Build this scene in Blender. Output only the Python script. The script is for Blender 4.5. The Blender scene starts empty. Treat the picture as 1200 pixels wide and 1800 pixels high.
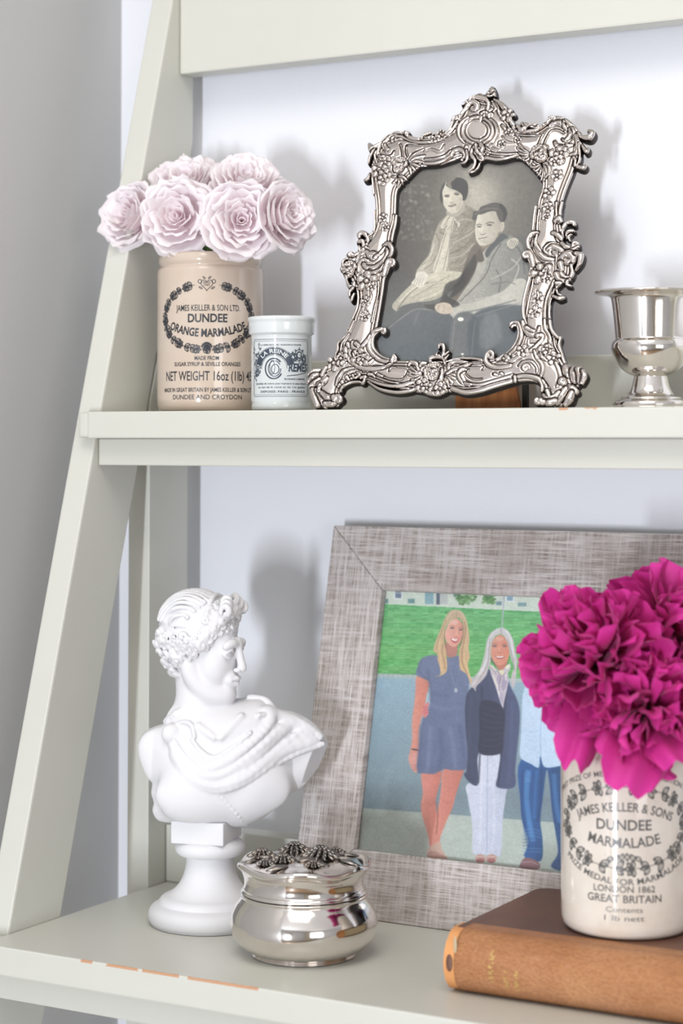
import bpy, bmesh, math, random
import numpy as np
from mathutils import Vector, Matrix, Quaternion
from mathutils import noise as mnoise
random.seed(4)
sc = bpy.context.scene
COL = sc.collection
PI = math.pi
R = math.radians

# ------------------------------------------------------------------ camera
CAM_Z = 1.60                      # eye height above the floor; z = 0 of the "shelf frame" is eye level
F_PX = 3510.0                     # focal length in pixels of the 1200x1800 frame
YAW, PITCH, PPY = R(29.8), R(2.0), 651.0
cd = bpy.data.cameras.new('camera')
cam = bpy.data.objects.new('camera', cd)
COL.objects.link(cam)
cam.location = (0, 0, CAM_Z)
cam.rotation_euler = (PI / 2 + PITCH, 0, YAW)
cd.sensor_fit = 'VERTICAL'
cd.sensor_height = 36.0
cd.lens = F_PX / 1800 * 36
cd.shift_y = (PPY - 900) / 1800
cd.clip_start = 0.05
cd.dof.use_dof = True
cd.dof.focus_distance = 1.31
cd.dof.aperture_fstop = 6.2
sc.camera = cam

# ------------------------------------------------------------------ world, lights, exposure
w = bpy.data.worlds.new('world'); sc.world = w
w.use_nodes = True
bg = w.node_tree.nodes['Background']
bg.inputs[0].default_value = (1.0, 0.875, 0.725, 1)
bg.inputs[1].default_value = 0.30
sc.view_settings.view_transform = 'Standard'
sc.view_settings.look = 'None'
sc.view_settings.gamma = 1.0
sc.view_settings.use_curve_mapping = False
sc.view_settings.exposure = 0.0
sc.cycles.use_denoising = True
sc.cycles.max_bounces = 8

def area(name, loc, target, sx, sy, power, col):
    ld = bpy.data.lights.new(name, 'AREA')
    ld.shape = 'RECTANGLE'; ld.size = sx; ld.size_y = sy; ld.energy = power; ld.color = col
    o = bpy.data.objects.new(name, ld); COL.objects.link(o)
    o.location = loc
    o.rotation_euler = (Vector(target) - Vector(loc)).to_track_quat('-Z', 'Y').to_euler()
    return o
# the glazed door opposite the shelf: a narrow tall pane of daylight
area('door_daylight', (-0.30, -2.30, 1.00), (-0.62, 1.2, 1.50), 0.15, 0.75, 70, (0.87, 0.92, 1.0))
# softer daylight from the windows on the right hand side of the room
area('window_daylight', (2.6, -1.6, 1.5), (-0.3, 1.1, 1.4), 1.4, 1.3, 25, (0.95, 0.97, 1.0))
# unseen fill light added overhead to raise the ambient from above
area('overhead_fill', (-0.35, 0.35, 2.50), (-0.45, 0.6, 0.0), 0.7, 0.7, 8.0, (1.0, 0.95, 0.88))

# ------------------------------------------------------------------ pixel -> place helpers
_rot = cam.rotation_euler.to_matrix()
CP = Vector((0, 0, 0))            # camera in shelf frame (z relative to eye level)
def ray(px, py):
    return _rot @ Vector(((px - 600) / F_PX, -(py - PPY) / F_PX, -1.0))
def on_y(px, py, Y):
    d = ray(px, py); return d * (Y / d.y)
def on_x(px, py, X):
    d = ray(px, py); return d * (X / d.x)
def on_z(px, py, z):
    d = ray(px, py); return d * (z / d.z)

# ------------------------------------------------------------------ object helpers
def thing(name, label, cat, loc=(0, 0, 0), rotz=0.0, group=None):
    o = bpy.data.objects.new(name, None); COL.objects.link(o)
    o.empty_display_size = 0.02
    o.location = (loc[0], loc[1], loc[2] + CAM_Z); o.rotation_euler = (0, 0, rotz)
    o['label'] = label; o['category'] = cat
    if group: o['group'] = group
    return o
def link(name, me, mat=None, parent=None, label=None, smooth=True):
    o = bpy.data.objects.new(name, me); COL.objects.link(o)
    if mat is not None and len(me.materials) == 0: me.materials.append(mat)
    if smooth and len(me.polygons): me.polygons.foreach_set('use_smooth', [True] * len(me.polygons))
    if parent is not None: o.parent = parent
    if label: o['label'] = label
    return o
def mesh(name, verts, faces):
    me = bpy.data.meshes.new(name)
    me.from_pydata([tuple(v) for v in verts], [], faces); me.update()
    return me
def from_bm(name, bm):
    bmesh.ops.recalc_face_normals(bm, faces=bm.faces)
    me = bpy.data.meshes.new(name); bm.to_mesh(me); bm.free(); return me
def grid_faces(nu, nv, wrap_u=False, wrap_v=False, off=0):
    """vertices laid out index = i*nv + j"""
    f = []
    for i in range(nu if wrap_u else nu - 1):
        a = i * nv; b = ((i + 1) % nu) * nv
        for j in range(nv if wrap_v else nv - 1):
            k = (j + 1) % nv
            f.append((off + a + j, off + b + j, off + b + k, off + a + k))
    return f
def np_mesh(name, V, F, mats=None):
    """fast numpy mesh of quads"""
    me = bpy.data.meshes.new(name)
    V = np.asarray(V, dtype=np.float32); F = np.asarray(F, dtype=np.int32)
    me.vertices.add(len(V)); me.vertices.foreach_set('co', V.ravel())
    n = F.shape[1]
    me.loops.add(F.size); me.loops.foreach_set('vertex_index', F.ravel())
    me.polygons.add(len(F))
    me.polygons.foreach_set('loop_start', np.arange(0, F.size, n, dtype=np.int32))
    me.polygons.foreach_set('loop_total', np.full(len(F), n, dtype=np.int32))
    me.update(calc_edges=True); me.validate()
    return me
def lathe(name, prof, n=64, caps=True):
    """prof: list of (r, z); closes on the axis where r == 0"""
    bm = bmesh.new(); rings = []
    for r, z in prof:
        if r < 1e-6: rings.append([bm.verts.new((0, 0, z))])
        else: rings.append([bm.verts.new((r * math.cos(2 * PI * k / n), r * math.sin(2 * PI * k / n), z)) for k in range(n)])
    for a, b in zip(rings, rings[1:]):
        for k in range(n):
            k2 = (k + 1) % n
            if len(a) == 1 and len(b) == 1: continue
            if len(a) == 1: bm.faces.new((a[0], b[k], b[k2]))
            elif len(b) == 1: bm.faces.new((a[k], b[0], a[k2]))
            else: bm.faces.new((a[k], b[k], b[k2], a[k2]))
    return from_bm(name, bm)
def smooth_prof(pts, sub=6):
    """Catmull-Rom through (r,z) points"""
    return [tuple(p) for p in catmull([Vector((a, b, 0)) for a, b in pts], sub)]
def catmull(P, sub=6, closed=False):
    n = len(P); out = []
    rng = n if closed else n - 1
    for i in range(rng):
        if closed: p0, p1, p2, p3 = P[i - 1], P[i], P[(i + 1) % n], P[(i + 2) % n]
        else: p0, p1, p2, p3 = P[max(i - 1, 0)], P[i], P[i + 1], P[min(i + 2, n - 1)]
        for s in range(sub):
            t = s / sub
            out.append(0.5 * ((2 * p1) + (p2 - p0) * t + (2 * p0 - 5 * p1 + 4 * p2 - p3) * t * t + (3 * p1 - p0 - 3 * p2 + p3) * t ** 3))
    if not closed: out.append(P[-1].copy())
    return out
def sprof(pts, sub=5):
    q = catmull([Vector((a, b, 0)) for a, b in pts], sub)
    return [(max(v.x, 0.0), v.y) for v in q]
def tube_geo(pts, rad, n=8, flat=1.0, up=None):
    """returns verts, faces of a tapered tube; rad a list; flat squashes along 'up'"""
    V, F = [], []
    m = len(pts); prev = None
    for i, p in enumerate(pts):
        t = (pts[min(i + 1, m - 1)] - pts[max(i - 1, 0)]).normalized()
        if up is not None: a = Vector(up)
        else: a = prev if prev is not None else (Vector((0, 0, 1)) if abs(t.z) < 0.9 else Vector((1, 0, 0)))
        b = t.cross(a)
        if b.length < 1e-6: b = t.cross(Vector((0.3, 1, 0.2)))
        b.normalize(); a = b.cross(t).normalized(); prev = a
        for k in range(n):
            th = 2 * PI * k / n
            V.append(p + (b * math.cos(th) + a * math.sin(th) * flat) * rad[i])
    F = [(a, d, c, b) for a, b, c, d in grid_faces(m, n, wrap_v=True)]
    V.append(pts[0]); V.append(pts[-1]); c0, c1 = len(V) - 2, len(V) - 1
    for k in range(n):
        F.append((c0, (k + 1) % n, k)); F.append((c1, (m - 1) * n + k, (m - 1) * n + (k + 1) % n))
    return V, F
class Geo:
    """collects pieces of ONE mesh"""
    def __init__(s): s.V = []; s.F = []
    def add(s, V, F):
        o = len(s.V); s.V += [Vector(v) for v in V]; s.F += [tuple(o + i for i in f) for f in F]; return s
    def tube(s, pts, rad, n=8, flat=1.0, up=None):
        return s.add(*tube_geo([Vector(p) for p in pts], rad, n, flat, up))
    def ball(s, c, r, nu=8, nv=12, M=None):
        V = [Vector((0, 0, 1))]
        for i in range(1, nu):
            th = PI * i / nu
            for k in range(nv): V.append(Vector((math.sin(th) * math.cos(2 * PI * k / nv), math.sin(th) * math.sin(2 * PI * k / nv), math.cos(th))))
        V.append(Vector((0, 0, -1)))
        F = []
        for k in range(nv): F.append((0, 1 + k, 1 + (k + 1) % nv))
        for i in range(nu - 2):
            for k in range(nv):
                a = 1 + i * nv; F.append((a + k, a + nv + k, a + nv + (k + 1) % nv, a + (k + 1) % nv))
        a = 1 + (nu - 2) * nv
        for k in range(nv): F.append((a + k, len(V) - 1, a + (k + 1) % nv))
        rr = Vector(r) if hasattr(r, '__len__') else Vector((r, r, r))
        W = []
        for v in V:
            q = Vector((v.x * rr.x, v.y * rr.y, v.z * rr.z))
            if M is not None: q = M @ q
            W.append(q + Vector(c))
        return s.add(W, F)
    def mesh(s, name):
        return mesh(name, s.V, s.F)
def box_mesh(name, x0, x1, y0, y1, z0, z1, bev=0.0, seg=2, cuts=0):
    bm = bmesh.new()
    bmesh.ops.create_cube(bm, size=1)
    for v in bm.verts:
        v.co = Vector(((x0 + x1) / 2 + v.co.x * (x1 - x0), (y0 + y1) / 2 + v.co.y * (y1 - y0), (z0 + z1) / 2 + v.co.z * (z1 - z0)))
    if bev: bmesh.ops.bevel(bm, geom=bm.edges[:], offset=bev, segments=seg, profile=0.6, affect='EDGES')
    return from_bm(name, bm)
def prism_x(name, prof, x0, x1, bev=0.0, seg=2):
    """polygon prof in (y,z) extruded along x"""
    bm = bmesh.new()
    a = [bm.verts.new((x0, y, z)) for y, z in prof]; b = [bm.verts.new((x1, y, z)) for y, z in prof]
    n = len(prof)
    bm.faces.new(a); bm.faces.new(b[::-1])
    for i in range(n): bm.faces.new((a[i], b[i], b[(i + 1) % n], a[(i + 1) % n]))
    bmesh.ops.recalc_face_normals(bm, faces=bm.faces)
    if bev: bmesh.ops.bevel(bm, geom=bm.edges[:], offset=bev, segments=seg, profile=0.6, affect='EDGES')
    return from_bm(name, bm)

# ------------------------------------------------------------------ material helpers
class NT:
    def __init__(s, name, rough=0.5, metal=0.0, col=(0.8, 0.8, 0.8), spec=0.5, coat=0.0):
        s.m = bpy.data.materials.new(name); s.m.use_nodes = True
        s.t = s.m.node_tree; s.b = s.t.nodes['Principled BSDF']
        s.b.inputs['Base Color'].default_value = (*col, 1); s.b.inputs['Roughness'].default_value = rough
        s.b.inputs['Metallic'].default_value = metal; s.b.inputs['Specular IOR Level'].default_value = spec
        s.b.inputs['Coat Weight'].default_value = coat
        s.co = None
    def n(s, t, **k):
        x = s.t.nodes.new(t)
        for a, v in k.items():
            if a.startswith('i_'):
                key = a[2:]; key = int(key) if key.isdigit() else key.replace('_', ' ')
                x.inputs[key].default_value = v
            else: setattr(x, a, v)
        return x
    def l(s, a, b): s.t.links.new(a, b)
    def coord(s, kind='Object', scale=(1, 1, 1), rot=(0, 0, 0)):
        c = s.n('ShaderNodeTexCoord'); mp = s.n('ShaderNodeMapping')
        mp.inputs['Scale'].default_value = scale; mp.inputs['Rotation'].default_value = rot
        s.l(c.outputs[kind], mp.inputs[0]); return mp.outputs[0]
    def noise(s, scale, vec=None, detail=4, rough=0.55, dist=0.0):
        x = s.n('ShaderNodeTexNoise', i_Scale=scale, i_Detail=detail, i_Roughness=rough, i_Distortion=dist)
        if vec is not None: s.l(vec, x.inputs['Vector'])
        return x.outputs['Fac']
    def ramp(s, fac, stops):
        r = s.n('ShaderNodeValToRGB')
        e = r.color_ramp.elements
        while len(e) < len(stops): e.new(0.5)
        for k, (p, c) in enumerate(stops):
            e[k].position = p; e[k].color = (*c, 1) if len(c) == 3 else c
        s.l(fac, r.inputs[0]); return r.outputs[0]
    def mix(s, fac, a, b, mode='MIX'):
        m = s.n('ShaderNodeMix', data_type='RGBA', blend_type=mode)
        for i, v in ((0, fac), (6, a), (7, b)):
            if hasattr(v, 'is_output'): s.l(v, m.inputs[i])
            elif i == 0: m.inputs[0].default_value = v
            else: m.inputs[i].default_value = (*v, 1)
        return m.outputs[2]
    def math(s, op, a, b=0.0, clamp=False):
        m = s.n('ShaderNodeMath', operation=op, use_clamp=clamp)
        for i, v in ((0, a), (1, b)):
            if hasattr(v, 'is_output'): s.l(v, m.inputs[i])
            else: m.inputs[i].default_value = v
        return m.outputs[0]
    def bump(s, h, strength=0.3, dist=0.001, normal=None):
        b = s.n('ShaderNodeBump', i_Strength=strength, i_Distance=dist)
        s.l(h, b.inputs['Height'])
        if normal is not None: s.l(normal, b.inputs['Normal'])
        s.l(b.outputs[0], s.b.inputs['Normal']); return b.outputs[0]
    def col(s, c): s.l(c, s.b.inputs['Base Color'])
    def rough(s, c): s.l(c, s.b.inputs['Roughness'])
def srgb(r, g, b):
    f = lambda c: (c / 255 / 12.92) if c / 255 <= 0.04045 else ((c / 255 + 0.055) / 1.055) ** 2.4
    return (f(r), f(g), f(b))
# ================================================================== materials of the setting
def wall_mat(name, col):
    m = NT(name, 0.75, col=col, spec=0.25)
    v = m.coord('Object')
    h = m.noise(260, v, 3, 0.6); h2 = m.noise(38, v, 2)
    m.bump(m.math('ADD', h, h2), 0.10, 0.0012)
    m.col(m.mix(m.noise(1.7, v, 2), tuple(c * 0.97 for c in col), col))
    return m.m
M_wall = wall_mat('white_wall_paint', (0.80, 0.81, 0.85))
M_wall_left = wall_mat('darkened_wall_paint', (0.56, 0.56, 0.56))  # same white paint, darkened: the left wall's shade is put into the colour
M_ceil = wall_mat('ceiling_paint', (0.86, 0.86, 0.86))
M_white_trim = NT('white_trim_paint', 0.4, col=(0.85, 0.85, 0.85)).m

def floor_mat():
    m = NT('oak_floor', 0.42)
    v = m.coord('Object', (1.5, 14, 1))
    n1 = m.noise(3.0, v, 6, 0.6)
    m.col(m.ramp(n1, [(0.3, (0.16, 0.10, 0.055)), (0.7, (0.36, 0.24, 0.14))]))
    m.bump(n1, 0.1, 0.001)
    return m.m
M_floor = floor_mat()

def struct(name, me, mat, parent=None):
    o = link(name, me, mat, parent, smooth=False)
    if parent is None: o['kind'] = 'structure'; o.location = (0, 0, CAM_Z)
    return o
ZF = -CAM_Z                       # floor in shelf frame
XW, YW = -0.921, 1.262          # left wall, back wall
XR, YF, ZC = 3.2, -2.6, 0.95
struct('wall_back', box_mesh('wall_back', XW - 0.1, XR + 0.1, YW, YW + 0.1, ZF, ZC), M_wall)
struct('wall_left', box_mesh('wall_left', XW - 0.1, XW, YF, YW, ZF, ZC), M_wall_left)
struct('ceiling', box_mesh('ceiling', XW - 0.1, XR + 0.1, YF - 0.1, YW + 0.1, ZC, ZC + 0.08), M_ceil)
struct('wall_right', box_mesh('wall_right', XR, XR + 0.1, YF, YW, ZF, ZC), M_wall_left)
struct('floor', box_mesh('floor', XW - 0.1, XR + 0.1, YF - 0.1, YW + 0.1, ZF - 0.06, ZF), M_floor)
# front wall behind the camera, with the opening of the glazed door
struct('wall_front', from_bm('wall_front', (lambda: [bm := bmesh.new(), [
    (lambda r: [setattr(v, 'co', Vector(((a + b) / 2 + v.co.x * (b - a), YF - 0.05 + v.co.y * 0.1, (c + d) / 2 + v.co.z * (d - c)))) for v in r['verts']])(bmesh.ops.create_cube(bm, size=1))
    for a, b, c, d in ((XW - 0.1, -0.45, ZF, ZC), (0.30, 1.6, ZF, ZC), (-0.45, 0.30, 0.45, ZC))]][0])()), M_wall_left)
struct('baseboard_back', box_mesh('baseboard_back', XW + 0.013, XR, YW - 0.013, YW, ZF, ZF + 0.12, 0.003), M_white_trim)
struct('baseboard_left', box_mesh('baseboard_left', XW, XW + 0.013, YF, YW, ZF, ZF + 0.12, 0.003), M_white_trim)

# ================================================================== ladder shelf
def cream_mat(name='cream_furniture_paint', wear=None):
    base = srgb(202, 203, 194)
    m = NT(name, 0.36, col=base, spec=0.5)
    v = m.coord('Object')
    big = m.noise(7, v, 3); fine = m.noise(90, m.coord('Object', (0.3, 1, 1)), 3)
    c = m.mix(big, srgb(200, 200, 189), srgb(209, 209, 201))
    # rubbed-in antique glaze in scattered nicks
    nick = m.ramp(m.noise(26, v, 5, 0.75), [(0.70, (0, 0, 0)), (0.78, (1, 1, 1))])
    c = m.mix(m.math('MULTIPLY', nick, 0.20), c, srgb(170, 155, 125))
    if wear:                       # (axis ranges) rubbed edge where bare wood shows
        x0, x1, y1, z0, amp = wear
        sep = m.n('ShaderNodeSeparateXYZ'); tc = m.n('ShaderNodeTexCoord'); m.l(tc.outputs['Object'], sep.inputs[0])
        X, Y, Z = sep.outputs
        inx = m.math('MULTIPLY', m.math('GREATER_THAN', X, x0), m.math('LESS_THAN', X, x1))
        jag = m.noise(420, m.coord('Object', (1, 0.4, 0.4), (0, 0, 0.6)), 4, 0.7)
        lim = m.math('ADD', y1, m.math('MULTIPLY', m.math('SUBTRACT', jag, 0.5), amp))
        near = m.math('MULTIPLY', m.math('LESS_THAN', Y, lim), m.math('GREATER_THAN', Z, z0))
        patch = m.math('GREATER_THAN', m.noise(45, v, 3), 0.44)
        fac = m.math('MULTIPLY', m.math('MULTIPLY', inx, near), patch)
        c = m.mix(fac, c, srgb(196, 150, 116))
    m.col(c); m.bump(m.math('ADD', fine, m.math('MULTIPLY', big, 2)), 0.06, 0.0015)
    return m.m
M_cream = cream_mat()
XL = -0.842                        # inner face of the left posts
T = 0.0192                         # board thickness
WID = 0.80                         # clear width of the ladder shelf
SU, SL = 0.0197, -0.322            # heights of the two shelf tops
FU, FL = 1.115, 1.005              # their front edges
XR_S = XL + WID
shelf = thing('ladder_shelf', 'cream painted wooden ladder shelf with worn edges leaning against the white wall', 'shelf', (XL, 1.2, ZF))
SO = Vector((XL, 1.2, ZF))
def sp(name, me, mat=None, label=None):
    me.transform(Matrix.Translation(-SO)); return link(name, me, mat or M_cream, shelf, label, smooth=False)
def fy(z): return 1.1245 + 0.285 * z
def by(z): return 1.1810 + 0.287 * z
YC = 1.2455
zt = (YC - 1.181) / 0.287
zf = (YC - 1.1245) / 0.285
for s, x0 in (('l', XL - T), ('r', XR_S)):
    sp('side_post', prism_x('side_post', [(fy(ZF), ZF), (by(ZF), ZF), (YC, zt), (YC, zf)], x0, x0 + T, 0.0015))
    zb = (1.189 - 1.181) / 0.287
    yb = 1.2395
    sp('back_post', prism_x('back_post', [(1.189, ZF + 0.01), (yb, ZF + 0.01), (yb, (yb - 1.183) / 0.287), (1.1905, 0.026)], x0 + (0.0003 if s == 'l' else 0), x0 + T - 0.0003, 0.0008))
wear_lo = cream_mat('cream_paint_worn_lower_edge', (0.080, 0.21, FL - 1.2 + 0.0010, SL - ZF - 0.0016, 0.0022))
wear_up = cream_mat('cream_paint_worn_upper_edge', (0.355, 0.384, FU - 1.2 + 0.0010, SU - ZF - 0.0016, 0.0022))
for z, yf, wm in ((SU, FU, wear_up), (SL, FL, wear_lo), (SL - 0.36, 0.895, M_cream), (SL - 0.74, 0.785, M_cream)):
    # board: wide nose lapping the posts, notched body between them
    sp('shelf_board', box_mesh('shelf_board', XL + 0.0004, XR_S - 0.0004, yf, 1.2305, z - 0.0185, z, 0.0012, 2), wm)
    sp('board_nose', box_mesh('board_nose', XL - 0.008, XL + 0.001, yf + 0.0003, fy(z - 0.009) - 0.001, z - 0.0183, z - 0.0002, 0.0028, 3))
    sp('board_nose', box_mesh('board_nose', XR_S - 0.001, XR_S + 0.008, yf + 0.0003, fy(z - 0.009) - 0.001, z - 0.0183, z - 0.0002, 0.0028, 3))
    sp('apron', box_mesh('apron', XL + 0.0004, XR_S - 0.0004, yf + 0.013, yf + 0.031, z - 0.0372, z - 0.0187, 0.001))
    sp('back_rail', box_mesh('back_rail', XL + 0.0004, XR_S - 0.0004, 1.2115 if z < 0 else 1.213, 1.2305, z + 0.0002, z + (0.0415 if z < 0 else 0.036), 0.0012))
sp('back_panel', box_mesh('back_panel', XL - 0.0004 + 0.0008, XR_S - 0.0004, 1.2265, 1.2445, 0.273, 0.47, 0.0015))
sp('shelf_board', box_mesh('shelf_board', XL, XR_S, 1.12, 1.2445, 0.4705, 0.489, 0.0015))
# ================================================================== metals, ceramics
def silver_mat(name, tarnish=0.15, rough=0.10, col=(0.80, 0.76, 0.72)):
    m = NT(name, rough, 1.0, col)
    v = m.coord('Object')
    n = m.noise(55, v, 4, 0.6); fine = m.noise(600, v, 2)
    m.col(m.mix(m.math('MULTIPLY', m.ramp(n, [(0.45, (0, 0, 0)), (0.8, (1, 1, 1))]), tarnish), col, (0.42, 0.34, 0.27)))
    m.rough(m.math('ADD', rough, m.math('MULTIPLY', n, 0.07)))
    m.bump(m.math('ADD', m.math('MULTIPLY', n, 1.0), m.math('MULTIPLY', fine, 0.06)), 0.08, 0.0004)
    return m.m
M_silver = silver_mat('polished_silver', 0.2, 0.07)
M_tarnish = NT('blackened_silver', 0.45, 1.0, (0.10, 0.09, 0.085)).m

def glaze_mat(name, col, crackle, rough=0.14):
    m = NT(name, rough, 0, col, 0.5, 0.4)
    m.b.inputs['Coat Roughness'].default_value = 0.06
    v = m.coord('Object')
    n = m.noise(22, v, 4, 0.6); sp_ = m.noise(210, v, 3, 0.7)
    c = m.mix(m.ramp(n, [(0.35, (0, 0, 0)), (0.75, (1, 1, 1))]), col, crackle)
    c = m.mix(m.ramp(sp_, [(0.66, (0, 0, 0)), (0.74, (0.4, 0.4, 0.4))]), c, tuple(x * 0.72 for x in crackle))
    m.col(c); m.bump(m.noise(60, v, 2), 0.05, 0.0006)
    return m.m
M_jar_cream = glaze_mat('cream_stoneware_glaze', srgb(205, 190, 175), srgb(197, 177, 158))
M_jar_grey = glaze_mat('pale_stoneware_glaze', srgb(226, 218, 207), srgb(206, 192, 176), 0.10)
M_jar_white = glaze_mat('white_porcelain_glaze', srgb(214, 218, 218), srgb(205, 210, 208), 0.10)
M_ink = NT('black_transfer_ink', 0.35, 0, (0.025, 0.028, 0.035)).m
M_ink_grey = NT('faded_transfer_ink', 0.35, 0, (0.10, 0.095, 0.09)).m
M_ink_blue = NT('blue_black_transfer_ink', 0.3, 0, (0.045, 0.06, 0.085)).m

# ---- printing wrapped on a cylinder
_fcache = {}
def text_polys(s, bold=0.0):
    """outline of a string as mesh (verts 2D, faces) with height 1 = capital height"""
    key = (s, bold)
    if key in _fcache: return _fcache[key]
    cu = bpy.data.curves.new('t', 'FONT'); cu.body = s; cu.size = 1.0; cu.resolution_u = 3; cu.offset = bold
    cu.fill_mode = 'FRONT'
    ob = bpy.data.objects.new('t', cu); COL.objects.link(ob)
    dg = bpy.context.evaluated_depsgraph_get(); dg.update()
    me = bpy.data.meshes.new_from_object(ob.evaluated_get(dg))
    V = [v.co.copy() for v in me.vertices]; F = [tuple(p.vertices) for p in me.polygons]
    bpy.data.objects.remove(ob); bpy.data.curves.remove(cu); bpy.data.meshes.remove(me)
    if V:
        x0 = min(v.x for v in V); x1 = max(v.x for v in V)
        V = [Vector((v.x - (x0 + x1) / 2, v.y, 0)) for v in V]; W = x1 - x0
    else: W = 0
    _fcache[key] = (V, F, W); return _fcache[key]
CAPH = 0.69
class Print2D:
    """flat artwork in (u,v) metres, later wrapped on a cylinder as thin raised ink"""
    def __init__(s): s.V = []; s.F = []
    def text(s, txt, u, v, h, width=None, bold=0.0, arc=None, cx=0.0, cy=0.0, serif=False, slant=0.0):
        """arc=(R, up): baseline on a circle; up=+1 letters outward on top (arch), -1 smile"""
        V, F, W = text_polys(txt, bold)
        k = h / CAPH; kx = k if width is None else width / max(W, 1e-6)
        o = len(s.V)
        for p in V:
            x, y = p.x * kx + slant * p.y * k, p.y * k
            if arc is None: s.V.append((u + x, v + y))
            else:
                Rr, up = arc
                if up > 0:
                    a = x / Rr; s.V.append((u + (Rr + y) * math.sin(a), v + (Rr + y) * math.cos(a) - Rr))
                else:
                    a = x / Rr; s.V.append((u + (Rr - y) * math.sin(a), v - (Rr - y) * math.cos(a) + Rr))
        s.F += [tuple(o + i for i in f) for f in F]
    def poly(s, pts):
        o = len(s.V); s.V += list(pts); s.F.append(tuple(range(o, o + len(pts))))
    def stroke(s, pts, wd):
        n = len(pts); o = len(s.V)
        for i, p in enumerate(pts):
            a = pts[max(i - 1, 0)]; b = pts[min(i + 1, n - 1)]
            dx, dy = b[0] - a[0], b[1] - a[1]; L = math.hypot(dx, dy) or 1
            ww = (wd[i] if hasattr(wd, '__len__') else wd) / 2
            s.V.append((p[0] - dy / L * ww, p[1] + dx / L * ww)); s.V.append((p[0] + dy / L * ww, p[1] - dx / L * ww))
        for i in range(n - 1): s.F.append((o + 2 * i, o + 2 * i + 1, o + 2 * i + 3, o + 2 * i + 2))
    def ell(s, u, v, a, b, wd, a0=0, a1=2 * PI, n=40):
        s.stroke([(u + a * math.cos(a0 + (a1 - a0) * i / n), v + b * math.sin(a0 + (a1 - a0) * i / n)) for i in range(n + 1)], wd)
    def leaf(s, u, v, ang, L, W, outline=True):
        ca, sa = math.cos(ang), math.sin(ang)
        P = lambda x, y: (u + x * ca - y * sa, v + x * sa + y * ca)
        n = 7
        up = [P(L * i / n, W * math.sin(PI * i / n)) for i in range(n + 1)]
        dn = [P(L * i / n, -W * math.sin(PI * i / n)) for i in range(n + 1)]
        s.stroke(up, W * 0.55); s.stroke(dn, W * 0.55); s.stroke([P(0, 0), P(L, 0)], W * 0.35)
    def wrap(s, name, Rc, ang0, lift=0.00012, taper=None):
        """u=0 faces angle ang0 (radians about z, 0=+x); v is height"""
        bm = bmesh.new()
        vs = [bm.verts.new((x, y, 0)) for x, y in s.V]
        for f in s.F:
            try: bm.faces.new([vs[i] for i in f])
            except ValueError: pass
        # cut wide faces so that they follow the curve
        L = [e for e in bm.edges if abs(e.verts[0].co.x - e.verts[1].co.x) > 0.004]
        for _ in range(3):
            if not L: break
            bmesh.ops.subdivide_edges(bm, edges=L, cuts=2)
            bmesh.ops.triangulate(bm, faces=[f for f in bm.faces if len(f.verts) > 4])
            L = [e for e in bm.edges if abs(e.verts[0].co.x - e.verts[1].co.x) > 0.004]
        for v in bm.verts:
            u, z = v.co.x, v.co.y
            rr = (taper(z) if taper else Rc) + lift
            a = ang0 + u / Rc
            v.co = (rr * math.cos(a), rr * math.sin(a), z)
        me = bpy.data.meshes.new(name); bm.to_mesh(me); bm.free()
        # outward normals
        me.update(); flip = [p.index for p in me.polygons if p.normal.dot(Vector((p.center.x, p.center.y, 0))) < 0]
        if flip:
            bm = bmesh.new(); bm.from_mesh(me); bm.faces.ensure_lookup_table()
            bmesh.ops.reverse_faces(bm, faces=[bm.faces[i] for i in flip]); bm.to_mesh(me); bm.free()
        return me
def wreath(P, cu, cv, a, b, n, leafL, leafW, skip_top=0.0, rnd=None):
    rnd = rnd or random.Random(3)
    P.ell(cu, cv, a, b, leafW * 0.28, PI / 2 + skip_top, 2.5 * PI - skip_top, 90)
    for i in range(n):
        t = PI / 2 + skip_top + (2 * PI - 2 * skip_top) * (i + 0.5) / n
        x, y = cu + a * math.cos(t), cv + b * math.sin(t)
        tx, ty = -a * math.sin(t), b * math.cos(t); tg = math.atan2(ty, tx)
        if t < 1.5 * PI: tg = tg
        else: tg += PI
        if i % 3 == 1:
            for q in (0, 0.9, -0.9, 1.7, -1.7): P.leaf(x, y, tg + q, leafL * 0.75, leafW * 0.9)
            P.ell(x, y, leafW * 0.7, leafW * 0.7, leafW * 0.5, n=8)
        else:
            for q in (0.75, -0.75): P.leaf(x, y, tg + q + rnd.uniform(-.2, .2), leafL * rnd.uniform(.85, 1.15), leafW)
            P.leaf(x, y, tg + rnd.uniform(-.2, .2), leafL * 0.9, leafW * 0.8)

def face_cam(x, y): return math.atan2(-y, -x)      # direction of the camera seen from (x, y)

# ------------------------------------------------------------------ tall marmalade jar with roses
J1 = Vector((-0.7840, 1.1820, SU))
jar = thing('marmalade_jar', 'tall cream stoneware marmalade jar holding the pale pink roses', 'jar', J1)
r1 = 0.0377
prof = [(0, 0.0005), (0.034, 0.0005), (0.0362, 0.0012), (0.0374, 0.004), (r1, 0.010), (r1, 0.0985), (0.0374, 0.1005), (0.0362, 0.1016), (0.0355, 0.1022), (0.0356, 0.1030),
        (0.0366, 0.1042), (0.0369, 0.1065), (0.0366, 0.1095), (0.0355, 0.1112), (0.0335, 0.1112), (0.0325, 0.1095), (0.0325, 0.02), (0.031, 0.006), (0, 0.005)]
link('jar_body', lathe('jar_body', prof, 96), M_jar_cream, jar)
A1 = face_cam(J1.x, J1.y) - R(4)
P = Print2D()
px = 1.377 / 3510.0
V1 = lambda y: (723.8 - y) * px
P.text('JAMES KEILLER & SON LTD.', 0.0005, V1(546), 0.0041, 0.047, 0.012)
P.text('DUNDEE', 0.0005, V1(566), 0.0056, 0.028, 0.03)
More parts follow.
